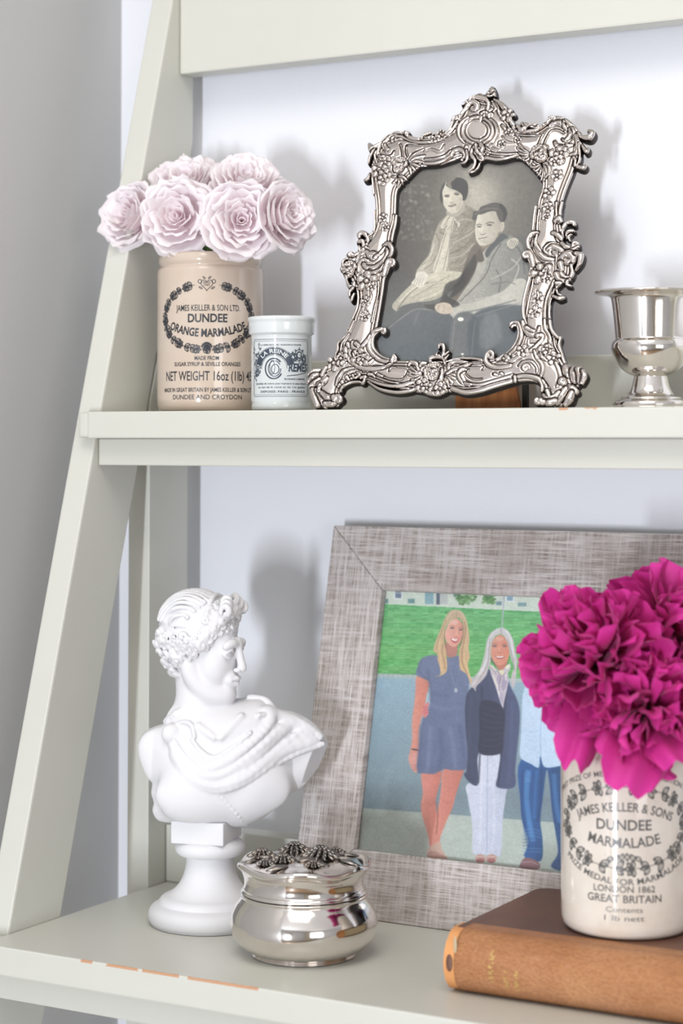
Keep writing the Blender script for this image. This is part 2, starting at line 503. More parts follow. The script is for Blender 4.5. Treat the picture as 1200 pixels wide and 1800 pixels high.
P.text('ORANGE MARMALADE', 0.0003, V1(592), 0.0054, 0.0605, 0.03, arc=(0.075, -1))
P.text('MADE FROM', 0, V1(633), 0.0027, 0.017, 0.02)
P.text('SUGAR SYRUP & SEVILLE ORANGES', 0, V1(643.5), 0.0027, 0.049, 0.02)
P.text('NET WEIGHT 16oz (1lb) 454g', 0.004, V1(669), 0.0064, 0.074, 0.012)
P.text('MADE IN GREAT BRITAIN BY JAMES KEILLER & SON LTD.', 0.001, V1(689), 0.0028, 0.072, 0.018)
P.text('DUNDEE AND CROYDON', 0, V1(702), 0.0031, 0.0515, 0.01)
wreath(P, 0.0, V1(557), 0.0345, 0.0228, 42, 0.0042, 0.0012, 0.24)
# heart shaped badge on top of the wreath
hv = V1(500)
def heart(cx, cy, s_):
    return [(cx + s_ * 16 * math.sin(t) ** 3, cy + s_ * (13 * math.cos(t) - 5 * math.cos(2 * t) - 2 * math.cos(3 * t) - math.cos(4 * t))) for t in [2 * PI * k / 30 for k in range(31)]]
P.stroke(heart(0.0, hv, 0.00026), 0.00045)
P.text('ESTD', 0, hv + 0.0007, 0.0013, 0.0048, 0.02); P.text('1797', 0, hv - 0.0011, 0.0013, 0.0044, 0.02)
for sg in (-1, 1):
    P.ell(sg * 0.0048, hv + 0.0022, 0.0013, 0.0013, 0.0005, n=14)
    P.leaf(sg * 0.003, hv - 0.003, R(90 - sg * 60), 0.003, 0.0006)
    P.leaf(sg * 0.001, hv + 0.004, R(90 - sg * 50), 0.0025, 0.0006)
for k in range(7):   # rose at the foot of the wreath
    a = R(20 + k * 23); P.leaf(0.0, V1(612), a, 0.0042, 0.0011)
P.ell(0, V1(606), 0.002, 0.0016, 0.0005, n=16); P.ell(0, V1(606), 0.001, 0.0008, 0.0004, n=12)
link('printed_lettering', P.wrap('lettering', r1, A1), M_ink, jar, 'black printed lettering and leafy oval wreath', smooth=False)

# ------------------------------------------------------------------ small porcelain jar
J2 = Vector((-0.7100, 1.1575, SU))
jar2 = thing('cream_pot', 'small white porcelain pot with a blue-black French label beside the tall jar', 'jar', J2)
r2 = 0.0206
prof = [(0, 0.0005), (0.0185, 0.0005), (0.0200, 0.0012), (0.0204, 0.003), (0.0199, 0.0050), (0.0199, 0.0056), (r2, 0.0070), (r2, 0.0508), (0.0208, 0.0516),
        (0.0220, 0.0520), (0.0223, 0.0530), (0.0223, 0.0592), (0.0225, 0.0605), (0.0230, 0.0613), (0.0231, 0.0625), (0.0226, 0.0636), (0.0214, 0.0640), (0.0200, 0.0630), (0.0190, 0.060), (0.0188, 0.008), (0, 0.006)]
link('pot_body', lathe('pot_body', prof, 80), M_jar_white, jar2)
A2 = face_cam(J2.x, J2.y) - R(2)
px = 1.335 / 3510.0
V2 = lambda y: (722.2 - y) * px
P = Print2D()
for yy, h_ in ((596, .0003), (599, .0002), (697, .0003), (694, .0002)):
    P.stroke([(-0.021 + 0.042 * i / 20, V2(yy)) for i in range(21)], h_)
for sx in (-1, 1):
    P.stroke([(sx * 0.0215, V2(596)), (sx * 0.0215, V2(697))], 0.0003)
    P.stroke([(sx * 0.0223, V2(600)), (sx * 0.0223, V2(693))], 0.0002)
P.text('A LA REINE DES FLEURS - FAUBOURG ST HONORE', 0.000, V2(607.5), 0.0010, 0.030, 0.02)
P.ell(-0.0045, V2(648), 0.0118, 0.0118, 0.0045, R(12), R(168), 30)       # dark arch band
P.ell(-0.0045, V2(648), 0.0145, 0.0145, 0.0003, R(4), R(176), 30)
P.ell(-0.0045, V2(648), 0.0090, 0.0090, 0.0003, R(0), R(180), 30)
P.text('REMES', 0.0130, V2(653), 0.0052, 0.0150, 0.035, slant=0.1)
P.ell(-0.0045, V2(648), 0.0060, 0.0068, 0.0010, R(40), R(330), 30)       # ornate initial C
P.ell(-0.0040, V2(648), 0.0043, 0.0052, 0.0006, R(30), R(360), 30)
P.ell(-0.0035, V2(649), 0.0026, 0.0032, 0.0006, 0, 2 * PI, 24)
P.ell(-0.0055, V2(646), 0.0018, 0.0046, 0.0005, 0, 2 * PI, 24)
P.stroke([(0.0045, V2(661)), (0.012, V2(659)), (0.0195, V2(655))], 0.0005)
P.stroke([(0.0045, V2(640)), (0.012, V2(640)), (0.0195, V2(637))], 0.0005)
rn = random.Random(11)
for cx_, cy_, rr_ in ((0.0085, 628, 0.0028), (0.0135, 624, 0.0036), (0.0175, 631, 0.0022), (-0.017, 640, 0.003), (-0.018, 655, 0.0022)):  # medallions and flowers
    P.ell(cx_, V2(cy_), rr_, rr_, 0.0005, n=20); P.ell(cx_, V2(cy_), rr_ * .55, rr_ * .6, 0.0009, n=14)
    for k in range(8): P.leaf(cx_ + rr_ * .9 * math.cos(k * .785), V2(cy_) + rr_ * .9 * math.sin(k * .785), k * .785, rr_ * .5, rr_ * .16)
for k in range(26): P.leaf(rn.uniform(0.004, 0.0195), V2(rn.uniform(617, 638)), rn.uniform(0, 6), 0.0016, 0.0003)
for k in range(22): P.leaf(rn.uniform(-0.021, -0.0145), V2(rn.uniform(604, 668)), rn.uniform(0, 6), 0.0024, 0.0005)
P.text('BOSSARD-LEMAIRE', 0.0105, V2(668), 0.0011, 0.0155, 0.02)
P.text('Specialite de creme pour maintenir la peau douce', 0.0, V2(676), 0.0013, 0.038, 0.01)
P.text('au lait de la reine et de 1re qualite', 0.001, V2(682.5), 0.0013, 0.035, 0.01)
P.text('DEPOSEE: PARIS - FRANCE', 0.002, V2(690.5), 0.0014, 0.033, 0.02)
link('printed_lettering', P.wrap('lettering', r2, A2), M_ink_blue, jar2, 'blue-black printed label with border, arch and lettering', smooth=False)
P = Print2D()
V_, F_, W_ = text_polys('LA REINE', 0.02)
P.text('LA REINE', -0.0045, V2(648) + 0.0106, 0.0027, 0.0185, 0.02, arc=(0.0106, 1))
link('reversed_lettering', P.wrap('lettering', r2, A2, 0.00022), M_jar_white, jar2, 'white lettering on the dark arch', smooth=False)

# ------------------------------------------------------------------ silver cup on the upper shelf
C1 = Vector((-0.4510, 1.1750, SU))
cup = thing('silver_cup', 'polished silver footed cup with flared rim at the right edge of the upper shelf', 'cup', C1)
k = 1.2435 / 3510.0
outer = [(0.0, 0.0006), (0.0215, 0.0006), (0.0232, 0.0012), (0.0236, 0.0025), (0.0226, 0.0045), (0.0195, 0.0058), (0.0190, 0.0064), (0.0186, 0.0070), (0.0150, 0.0085), (0.0122, 0.0125), (0.0110, 0.0170), (0.0104, 0.0198),
         (0.0108, 0.0203), (0.0150, 0.0222), (0.0195, 0.0262), (0.0228, 0.0320), (0.0242, 0.0370), (0.0238, 0.0408), (0.0222, 0.0428), (0.0217, 0.0432)]
wall_ = [(0.0218, 0.0440), (0.0222, 0.0500), (0.0230, 0.0590), (0.0240, 0.0670), (0.0248, 0.0694), (0.0275, 0.0706), (0.0310, 0.0711), (0.0338, 0.0717), (0.0346, 0.0724), (0.0340, 0.0732), (0.0318, 0.0735), (0.0280, 0.0728), (0.0252, 0.0712), (0.0236, 0.0680)]
inner = [(0.0226, 0.0590), (0.0212, 0.0440), (0.0225, 0.0370), (0.0200, 0.0290), (0.0120, 0.0240), (0.0, 0.0225)]
link('cup_body', lathe('cup_body', sprof(outer, 3) + sprof(wall_, 4) + sprof(inner, 4), 128), M_silver, cup)

# ------------------------------------------------------------------ silver trinket box on the lower shelf
bx_p = on_z(534, 774 + (0.322 * 3510 / 1.2520), SL)
B1 = Vector((bx_p.x, bx_p.y, SL))
tb = thing('trinket_box', 'round polished silver trinket box with a domed floral lid in front of the bust', 'box', B1)
body = [(0, 0.0006), (0.0300, 0.0006), (0.0318, 0.0009), (0.0326, 0.0020), (0.0345, 0.0034), (0.0400, 0.0072), (0.0445, 0.0130), (0.0462, 0.0195), (0.0455, 0.0265), (0.0425, 0.0330), (0.0402, 0.0362), (0.0392, 0.0378), (0.0394, 0.0388), (0.0397, 0.0396), (0.0391, 0.0403)]
link('box_body', lathe('box_body', sprof(body, 5) + [(0.037, 0.0404), (0.037, 0.030), (0.0, 0.003)], 128), M_silver, tb)

def lid_mesh():
    n = 192
    prof = sprof([(0.0390, 0.0408), (0.0396, 0.0414), (0.0391, 0.0424), (0.0389, 0.0432), (0.0380, 0.0440), (0.0375, 0.0470), (0.0379, 0.0510), (0.0392, 0.0545), (0.0412, 0.0568), (0.0420, 0.0582), (0.0417, 0.0598), (0.0405, 0.0606), (0.0385, 0.0600), (0.0350, 0.0602), (0.025, 0.0622), (0.012, 0.0632), (0.0, 0.0634)], 5)
    V = []; m = len(prof)
    for i, (r, z) in enumerate(prof):
        for k in range(n):
            a = 2 * PI * k / n
            wv = 0.5 + 0.5 * math.cos(a * 6 + 0.6 + 0.5 * math.sin(a * 2))
            e = max(0, min(1, (z - 0.050) / 0.008)) if r > 0.03 else 0.0
            ee = math.exp(-((r - 0.039) / 0.006) ** 2) * (1 if z > 0.052 else 0)
            rr = r * (1 + 0.014 * ee * (wv - 0.5) * 2); zz = z + 0.0013 * ee * (wv - 0.5) * 2
            V.append((rr * math.cos(a), rr * math.sin(a), zz))
    return mesh('lid', V, grid_faces(m, n, wrap_v=True))
lid_o = link('lid', lid_mesh(), M_silver, tb)
M_oxid = silver_mat('oxidised_silver_relief', 0.9, 0.25, (0.30, 0.28, 0.265))
def lidz(r): return float(np.interp(r, [0, 0.012, 0.025, 0.035, 0.040], [0.0634, 0.0632, 0.0622, 0.0604, 0.0606]))
rl = random.Random(2)
def mum(cx, cy, R0, rows, name, lean=0.0):
    # chrysanthemum: rings of pointed tongue petals rising to a button
    g = Geo()
    for q in range(rows):
        f = q / max(rows - 1, 1); n = int(15 - 6 * f); rad = R0 * (1 - 0.62 * f)
        for k in range(n):
            a = 2 * PI * (k + 0.5 * (q % 2)) / n
            z0 = lidz(math.hypot(cx, cy)) + R0 * 0.26 * f
            p0 = Vector((cx + 0.35 * rad * math.cos(a), cy + 0.35 * rad * math.sin(a), z0 + R0 * .10)); p1 = Vector((cx + rad * math.cos(a), cy + rad * math.sin(a), z0 + R0 * (0.06 + .10 * f)))
            g.tube([p0, p0.lerp(p1, .5) + Vector((0, 0, R0 * .07)), p1], [R0 * .05, R0 * .115, R0 * .03], 6)
    g.ball((cx, cy, lidz(math.hypot(cx, cy)) + R0 * .26), R0 * .2, 5, 8)
    return link(name, g.mesh(name), M_oxid, tb, 'blackened chrysanthemum in relief' if name == 'relief_flower' else None)
dl = BROT_L = YAW + R(1.1)
def lp(x, y): return (x * math.cos(dl) - y * math.sin(dl), x * math.sin(dl) + y * math.cos(dl))
mum(*lp(0.0105, -0.001), 0.0135, 4, 'relief_flower'); mum(*lp(-0.0265, 0.008), 0.0100, 3, 'relief_flower'); mum(*lp(-0.006, 0.022), 0.0110, 3, 'relief_flower'); mum(*lp(-0.013, -0.010), 0.0085, 3, 'relief_flower'); mum(*lp(0.020, 0.019), 0.0070, 3, 'relief_flower'); mum(*lp(0.006, -0.022), 0.0065, 3, 'relief_flower'); mum(*lp(-0.024, -0.014), 0.0065, 3, 'relief_flower')
for x, y, a, L in ((-0.004, -0.014, 20, .016), (-0.020, 0.000, 160, .014), (0.022, -0.008, -30, .014), (0.002, -0.020, -10, .014), (-0.030, -0.004, 200, .010), (0.012, 0.020, 40, .014), (-0.022, 0.022, 120, .011), (-0.010, -0.024, 200, .014), (0.024, 0.010, 10, .012)):
    g = Geo(); cx, cy = lp(x, y); a = R(a) + dl
    for q in (-1, 0, 1):
        P_ = [Vector((cx, cy, lidz(math.hypot(cx, cy)) + .0005))]
        for t in range(1, 6):
            s_ = L * t / 5; aa = a + q * (0.5 - .12 * t); px_, py_ = cx + s_ * math.cos(aa), cy + s_ * math.sin(aa); rr_ = math.hypot(px_, py_)
            if rr_ > 0.0385: break
            P_.append(Vector((px_, py_, lidz(rr_) + .0012 * math.sin(PI * t / 5))))
        if len(P_) > 2: g.tube(P_, [L * .05] + [L * .10] * (len(P_) - 2) + [L * .03], 6, 0.7)
    if g.V: link('relief_leaf', g.mesh('relief_leaf'), M_oxid, tb)
for o_ in [o for o in tb.children]:
    o_.scale = (1, 1, 0.955)
    if o_.name.startswith('relief_'): o_.parent = lid_o; o_.scale = (1, 1, 1)
# ================================================================== flowers
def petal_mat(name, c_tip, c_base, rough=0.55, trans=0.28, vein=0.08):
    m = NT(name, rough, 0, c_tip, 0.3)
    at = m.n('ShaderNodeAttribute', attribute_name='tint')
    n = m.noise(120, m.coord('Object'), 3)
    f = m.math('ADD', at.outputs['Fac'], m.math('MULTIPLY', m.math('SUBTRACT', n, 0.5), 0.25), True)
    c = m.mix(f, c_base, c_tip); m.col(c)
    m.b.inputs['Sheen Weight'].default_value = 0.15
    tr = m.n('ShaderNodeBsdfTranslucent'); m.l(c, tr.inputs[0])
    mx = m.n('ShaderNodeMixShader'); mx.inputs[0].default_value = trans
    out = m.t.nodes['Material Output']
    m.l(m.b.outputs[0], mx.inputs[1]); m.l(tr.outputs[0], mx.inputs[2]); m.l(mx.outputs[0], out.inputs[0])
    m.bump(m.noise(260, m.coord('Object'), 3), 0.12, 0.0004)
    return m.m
M_rose = petal_mat('pale_pink_petals', srgb(255, 250, 252), srgb(253, 228, 235), 0.6, 0.42)
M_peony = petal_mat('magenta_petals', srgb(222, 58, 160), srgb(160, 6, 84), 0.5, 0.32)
M_green = NT('flower_stem_green', 0.5, 0, srgb(86, 110, 60)).m

def set_tint(me, vals):
    a = me.attributes.new('tint', 'FLOAT', 'POINT'); a.data.foreach_set('value', vals)
def rose_petal(rnd, prof, width, size, ruffle, nu=11, nv=9, notch=0.0):
    """prof: list of (r,z) from base to tip on the unit bloom; swept over +-width (rad) around +z axis, centred on +x"""
    q = catmull([Vector((a, b, 0)) for a, b in prof], 4)
    m = len(q); V = []; tint = []
    ph = rnd.uniform(0, 6.28); ph2 = rnd.uniform(0, 6.28); tl = rnd.uniform(-0.12, 0.12)
    for j in range(nv):
        b = j / (nv - 1); f = b * (m - 1); i = min(int(f), m - 2); p = q[i].lerp(q[i + 1], f - i)
        # narrow claw at base, full width above, rounded shoulder at the tip
        wq = width * (0.35 + 0.65 * min(1, b * 2.2)) 
        for k in range(nu):
            a = -1 + 2 * k / (nu - 1)
            edge = abs(a)
            bb = b * (1 - 0.30 * edge ** 3.0 - notch * math.exp(-(a / 0.18) ** 2))
            f = bb * (m - 1); i = min(int(f), m - 2); p = q[i].lerp(q[i + 1], f - i)
            rf = ruffle * b * b * (math.sin(a * 5 + ph) * 0.6 + math.sin(a * 9 + ph2) * 0.4)
            ang = a * wq * (1 - 0.12 * b)
            r = p.x + rf * 0.6 + 0.05 * (edge ** 2) * b; z = p.y + rf * 0.5 + tl * a * b * 0.5
            V.append(Vector((r * math.cos(ang), r * math.sin(ang), z)) * size); tint.append(min(1, 0.25 + 0.9 * b))
    me = mesh('petal', V, grid_faces(nv, nu)); set_tint(me, tint)
    return me
def rose(loc, axis, size, seed, label, group, cavity=0.0):
    rnd = random.Random(seed)
    t = thing('rose', label, 'flower', loc, 0, group)
    M = Vector((0, 0, 1)).rotation_difference(Vector(axis).normalized()).to_matrix().to_4x4() @ Matrix.Rotation(rnd.uniform(0, 6.28), 4, 'Z')
    layers = [  # count, half width, profile, ruffle
        (6, 0.82, [(0.06, -0.42), (0.45, -0.40), (0.82, -0.16), (0.98, 0.06), (1.06, -0.05)], 0.09),
        (6, 0.74, [(0.06, -0.36), (0.42, -0.30), (0.72, -0.02), (0.84, 0.20), (0.95, 0.17)], 0.08),
        (6, 0.70, [(0.05, -0.30), (0.36, -0.22), (0.58, 0.06), (0.66, 0.28), (0.76, 0.32)], 0.07),
        (5, 0.76, [(0.05, -0.25), (0.30, -0.15), (0.45, 0.12), (0.50, 0.34), (0.59, 0.40)], 0.06),
        (5, 0.76, [(0.04, -0.20), (0.22, -0.08), (0.33, 0.15), (0.37, 0.36), (0.43, 0.43)], 0.045),
        (4, 0.90, [(0.04, -0.18), (0.15, -0.04), (0.22, 0.18), (0.25, 0.36), (0.29, 0.43)], 0.035),
        (3, 1.10, [(0.03, -0.15), (0.09, 0.0), (0.13, 0.2), (0.14, 0.35), (0.17, 0.41)], 0.02),
        (2, 1.7, [(0.02, -0.1), (0.04, 0.05), (0.06, 0.2), (0.06, 0.32), (0.08, 0.37)], 0.01)]
    for li, (n, hw, prof, rf) in enumerate(layers):
        for k in range(n):
            me = rose_petal(rnd, [(a * rnd.uniform(.94, 1.05), b + rnd.uniform(-.03, .03)) for a, b in prof], hw * rnd.uniform(.9, 1.08), size, rf * rnd.uniform(1.0, 1.9),
                            notch=rnd.choice((0, 0.05, 0.09)) if li < 4 else 0)
            me.transform(M @ Matrix.Rotation(2 * PI * (k + 0.5 * (li % 2)) / n + li * 0.4 + rnd.uniform(-.12, .12), 4, 'Z') @ Matrix.Rotation(rnd.uniform(-.13, .13), 4, 'Y') @ Matrix.Rotation(rnd.uniform(-.10, .10), 4, 'X'))
            link('petal', me, M_rose, t)
    g = Geo(); g.ball((0, 0, -0.42 * size), (0.17 * size, 0.17 * size, 0.12 * size), 6, 10)
    me = g.mesh('receptacle'); me.transform(M); link('receptacle', me, M_green, t)
    return t
def stem_to(t, axis, size, target, mouth):
    """stem from the back of the bloom down into the jar; target in shelf frame"""
    b = Vector(t.location) - Vector((0, 0, CAM_Z)); a = Vector(axis).normalized()
    p0 = -a * size * 0.45; p3 = Vector(target) - b
    mouth = Vector(mouth) - b; pts = catmull([p0, p0.lerp(mouth, 0.55) + Vector((0, 0, 0.002)), mouth, mouth.lerp(p3, 0.5), p3], 4)
    g = Geo(); g.tube(pts, [0.0021] * len(pts), 7)
    link('stem', g.mesh('stem'), M_green, t)
dcam = Vector((0.55, -0.83, 0.0))
roses = [  # px, py, depth Y, radius px, axis offset (right, up), label
    (313, 381, 1.150, 60, (-0.20, 0.05), 'pale pink rose at the lower left front of the jar bouquet'),
    (425, 388, 1.148, 60, (0.02, 0.02), 'pale pink rose at the front centre hanging over the jar rim'),
    (228, 380, 1.166, 50, (-0.75, 0.25), 'pale pink rose at the far left of the jar bouquet'),
    (330, 322, 1.190, 54, (-0.15, 0.95), 'pale pink rose at the top left of the jar bouquet'),
    (436, 322, 1.180, 56, (0.15, 0.75), 'pale pink rose at the top right of the jar bouquet'),
    (503, 380, 1.160, 52, (0.85, 0.20), 'pale pink rose at the far right of the jar bouquet'),
]
RIGHT = Vector((math.cos(YAW), math.sin(YAW), 0))
for k, (px_, py_, Y_, rp, (ax, az), lab) in enumerate(roses):
    p = on_y(px_, py_, Y_); size = rp * (ray(px_, py_).dot(ray(600, 651)) and (p.length / 3510))
    axis = dcam + RIGHT * ax + Vector((0, 0, az))
    t = rose(p, axis, size * 1.17, 20 + k, lab, 'pale pink roses in the marmalade jar')
    ang = 2 * PI * k / 6
    stem_to(t, axis, size, (J1.x + 0.022 * math.cos(ang), J1.y + 0.022 * math.sin(ang), SU + 0.012), (J1.x + 0.020 * math.cos(ang), J1.y + 0.020 * math.sin(ang), SU + 0.112))

# ------------------------------------------------------------------ magenta peonies
def peony_petal(rnd, L, W, curl, ruffle, nu=19, nv=13):
    """grows along +z from the origin, concave towards -x, free ruffled edge"""
    V = []; tint = []
    p1, p2, p3 = [rnd.uniform(0, 6.28) for _ in range(3)]
    k1, k2 = rnd.uniform(4, 7), rnd.uniform(9, 14)
    tw = rnd.uniform(-0.5, 0.5); nt = rnd.uniform(0.0, 0.22); na = rnd.uniform(-0.4, 0.4)
    for j in range(nv):
        b = j / (nv - 1)
        for k in range(nu):
            a = -1 + 2 * k / (nu - 1)
            wd = W * (0.22 + 0.78 * math.sin(min(b * 1.25, 1) * PI / 2) ** 0.8) * (1 - 0.22 * b * b)
            tip = 1 - 0.32 * abs(a) ** 2.5 - nt * math.exp(-((a - na) / 0.2) ** 2) - 0.05 * abs(math.sin(a * 8 + p3))
            s = b * tip
            x = -curl * L * (s ** 2) * 0.9 + 0.35 * W * a * a * (1 - 0.4 * b) * (-1)
            rf = ruffle * (b ** 1.6) * (math.sin(a * k1 + p1) + 0.40 * math.sin(a * k2 + p2) * b * b)
            fold = 0.10 * W * math.sin(a * 7 + p3) * b
            x += rf + fold
            y = wd * a + tw * 0.3 * L * b * b + 0.25 * rf
            z = L * math.sin(s * 1.25) / math.sin(1.25) * (1 - 0.05 * a * a) + 0.4 * rf
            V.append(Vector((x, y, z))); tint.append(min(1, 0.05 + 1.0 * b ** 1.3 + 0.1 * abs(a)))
    me = mesh('petal', V, grid_faces(nv, nu)); set_tint(me, tint); return me
def peony(loc, axis, size, seed, n, label, drop=()):
    rnd = random.Random(seed)
    t = thing('peony', label, 'flower', loc, 0, 'magenta peonies in the stoneware jar')
    A = Vector(axis).normalized()
    Q = Vector((0, 0, 1)).rotation_difference(A).to_matrix()
    for i in range(n):
        # fibonacci over a sphere cap: centre petals upright, outer ones spread out and back
        f = (i + 0.5) / n; pol = (f ** 0.62) * R(118); az = i * 2.39996 + rnd.uniform(-.25, .25)
        d = Vector((math.sin(pol) * math.cos(az), math.sin(pol) * math.sin(az), math.cos(pol)))
        L = size * rnd.uniform(0.78, 1.08) * (1.0 if f < .75 else 1.08); W = size * rnd.uniform(0.20, 0.38) * (0.75 + 0.6 * f)
        me = peony_petal(rnd, L * 0.86, W, rnd.uniform(-0.1, 0.55), size * rnd.uniform(0.045, 0.085))
        ins = -d; up = d
        yv = A.cross(Q @ d); 
        zax = Q @ d
        # local -x of the petal turns towards the bloom axis
        xa = -(A - zax * A.dot(zax)); 
        if xa.length < 1e-3: xa = Vector((1, 0, 0))
        xa.normalize()
        xa = Quaternion(zax, rnd.uniform(-0.9, 0.9)) @ xa
        ya = zax.cross(xa)
        M = Matrix((xa, ya, zax)).transposed().to_4x4()
        M.translation = zax * size * 0.10
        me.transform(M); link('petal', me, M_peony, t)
    for (px_, py_, Yd, Wp) in drop:     # large guard petals hanging down
        tip = on_y(px_, py_, Yd) - Vector(loc); L = tip.length
        me = peony_petal(rnd, L, Wp, 0.12, size * 0.035, 17, 14)
        zax = tip.normalized(); back = Vector((-dcam.x, -dcam.y, 0)); xa = (-back - zax * (-back).dot(zax)).normalized() * 1.0
        ya = zax.cross(xa); M = Matrix((xa, ya, zax)).transposed().to_4x4(); me.transform(M)
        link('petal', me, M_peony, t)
    g = Geo(); g.ball((0, 0, 0), size * 0.16, 6, 10); link('receptacle', g.mesh('receptacle'), M_green, t)
    return t
# ================================================================== lower shelf: book, jar with peonies
# leather bound book lying flat, spine towards the room
BK = on_z(789, 1744, SL); BK = Vector((BK.x, BK.y, SL))
book = thing('leather_book', 'worn tan and brown leather-bound book lying flat under the peony jar', 'book', BK)
bw, bd, bh = 0.205, 0.128, 0.0365
def leather(name, c1, c2, spine):
    m = NT(name, 0.42, 0, c1, 0.45)
    v = m.coord('Object'); vs = m.coord('Object', (1, 1.6, 1.6))
    g = m.noise(620 if not spine else 420, vs, 4, 0.6); big = m.noise(19, v, 4, 0.6)
    c = m.mix(m.ramp(big, [(0.3, (0, 0, 0)), (0.72, (1, 1, 1))]), c1, c2)
    if spine:
        pale = m.ramp(m.noise(16, m.coord('Object', (1, 3, 3)), 4), [(0.45, (0, 0, 0)), (0.75, (0.5, 0.5, 0.5))])
        c = m.mix(pale, c, srgb(205, 150, 115))
        c = m.mix(m.ramp(g, [(0.40, (0.38, 0.38, 0.38)), (0.56, (0, 0, 0))]), c, srgb(140, 86, 50))
        scr = m.ramp(m.noise(150, m.coord('Object', (1, 4, 4)), 3, .7), [(0.62, (0, 0, 0)), (0.8, (0.5, 0.5, 0.5))])
        c = m.mix(scr, c, srgb(224, 184, 150))
    m.col(c); m.bump(g, 0.8 if spine else 0.35, 0.0028 if spine else 0.001)
    return m.m
M_spine = leather('tan_leather_spine', srgb(170, 112, 68), srgb(200, 144, 98), True)
M_cover = leather('dark_brown_leather', srgb(92, 64, 56), srgb(124, 84, 62), False)
M_cap = leather('bare_tan_leather', srgb(214, 146, 88), srgb(226, 164, 106), False)
M_page = NT('aged_paper', 0.8, 0, srgb(214, 196, 160)).m
# cover boards
def slab_round(x0, x1, y0, y1, z0, z1, rc, bev):
    bm = bmesh.new(); pts = [(x0, y0)]
    pts += [(x1, y0), (x1, y1)]
    for i in range(7):
        a = R(90 + 90 * i / 6); pts.append((x0 + rc + rc * math.cos(a), y1 - rc + rc * math.sin(a)))
    f = bm.faces.new([bm.verts.new((x, y, z0)) for x, y in pts])
    r = bmesh.ops.extrude_face_region(bm, geom=[f])
    for v in r['geom']:
        if isinstance(v, bmesh.types.BMVert): v.co.z = z1
    bmesh.ops.recalc_face_normals(bm, faces=bm.faces)
    bmesh.ops.bevel(bm, geom=[e for e in bm.edges], offset=bev, segments=2, affect='EDGES')
    return from_bm('cover_board', bm)
link('cover_board', slab_round(0.0005, bw, 0.008, bd, bh - 0.0036, bh, 0.010, 0.0008), M_cover, book, 'dark brown upper cover', smooth=False)
link('cover_board', slab_round(0.0005, bw, 0.008, bd, 0.0, 0.0034, 0.010, 0.0008), M_cover, book, smooth=False)
link('page_block', box_mesh('page_block', 0.004, bw - 0.004, 0.006, bd - 0.004, 0.0032, bh - 0.0034), M_page, book, smooth=False)
def spine_mesh(x0, x1, off=0.0, taper=True):
    prof = []
    n = 22
    for i in range(n + 1):
        t = i / n; z = t * (bh + 2 * off) - off
        y = 0.009 - 0.0150 * math.sin(PI * min(max(t, 0.0), 1.0)) ** 0.42 - off
        prof.append((y, z))
    prof = [(0.016, bh + off)] * 0 + prof
    nx = 60; V = []
    for i in range(nx + 1):
        x = x0 + (x1 - x0) * i / nx
        for (y, z) in prof:
            gr = 0.0011 * math.exp(-((z - bh * 0.90) / 0.0022) ** 2)   # french groove along the joint
            V.append((x, y + gr + 0.0004 * mnoise.noise(Vector((x * 60, z * 90, 1))), z))
        V.append((x, 0.020, prof[-1][1] + 0.0001)); V.insert(len(V) - len(prof) - 1, (x, 0.020, prof[0][1] + 0.0001))
    m_ = len(prof) + 2
    F = grid_faces(nx + 1, m_)
    F.append(tuple(range(m_))[::-1]); F.append(tuple(nx * m_ + k for k in range(m_)))
    return mesh('spine', V, F)
sp_o = link('spine', spine_mesh(0.0058, bw), M_spine, book, 'tan pebbled spine with faded gilt')
cap_o = link('head_cap', spine_mesh(-0.0008, 0.0062, -0.0003), M_cap, book, 'bare orange tan end of the spine')
g = Geo()
link('scuff_patch', (lambda gg: gg.mesh('scuff_patch'))(Geo().ball((0.0030, -0.0057, 0.0185), (0.0022, 0.0006, 0.0050), 8, 12)), M_cover, cap_o, 'dark scuff on the spine end')
link('pale_scuff', (lambda gg: gg.mesh('pale_scuff'))(Geo().ball((0.0064, -0.0047, 0.0290), (0.0012, 0.0007, 0.0052), 8, 12)), NT('bare_hide', 0.7, 0, srgb(190, 170, 140)).m, sp_o, 'pale scuff on the spine end')
# faded gilt title marks (illegible in the photo: worn vertical rows)
M_gilt = NT('worn_gilt', 0.35, 0.6, srgb(226, 190, 120)).m
rn = random.Random(5); gt = Geo()
for cx_, w_, z0_, z1_ in ((0.0300, 0.0030, 0.011, 0.029), (0.0390, 0.0026, 0.009, 0.019), (0.0455, 0.0026, 0.008, 0.019)):
    z = z0_
    while z < z1_:
        tt = z / bh; y = 0.009 - 0.0150 * math.sin(PI * tt) ** 0.42 - 0.00028
        if rn.random() < 0.75:
            ww = w_ * rn.uniform(.4, 1); xx = cx_ + rn.uniform(-.3, .3) * w_
            tt2 = (z + 0.0006) / bh; y2 = 0.009 - 0.0150 * math.sin(PI * tt2) ** 0.42 - 0.00028
            gt.add([(xx - ww / 2, y, z), (xx + ww / 2, y, z), (xx + ww / 2, y2, z + 0.0006), (xx - ww / 2, y2, z + 0.0006)], [(0, 1, 2, 3)])
        z += 0.0009
link('gilt_title', gt.mesh('gilt_title'), M_gilt, sp_o, 'faded gilt title rubbed away', smooth=False)

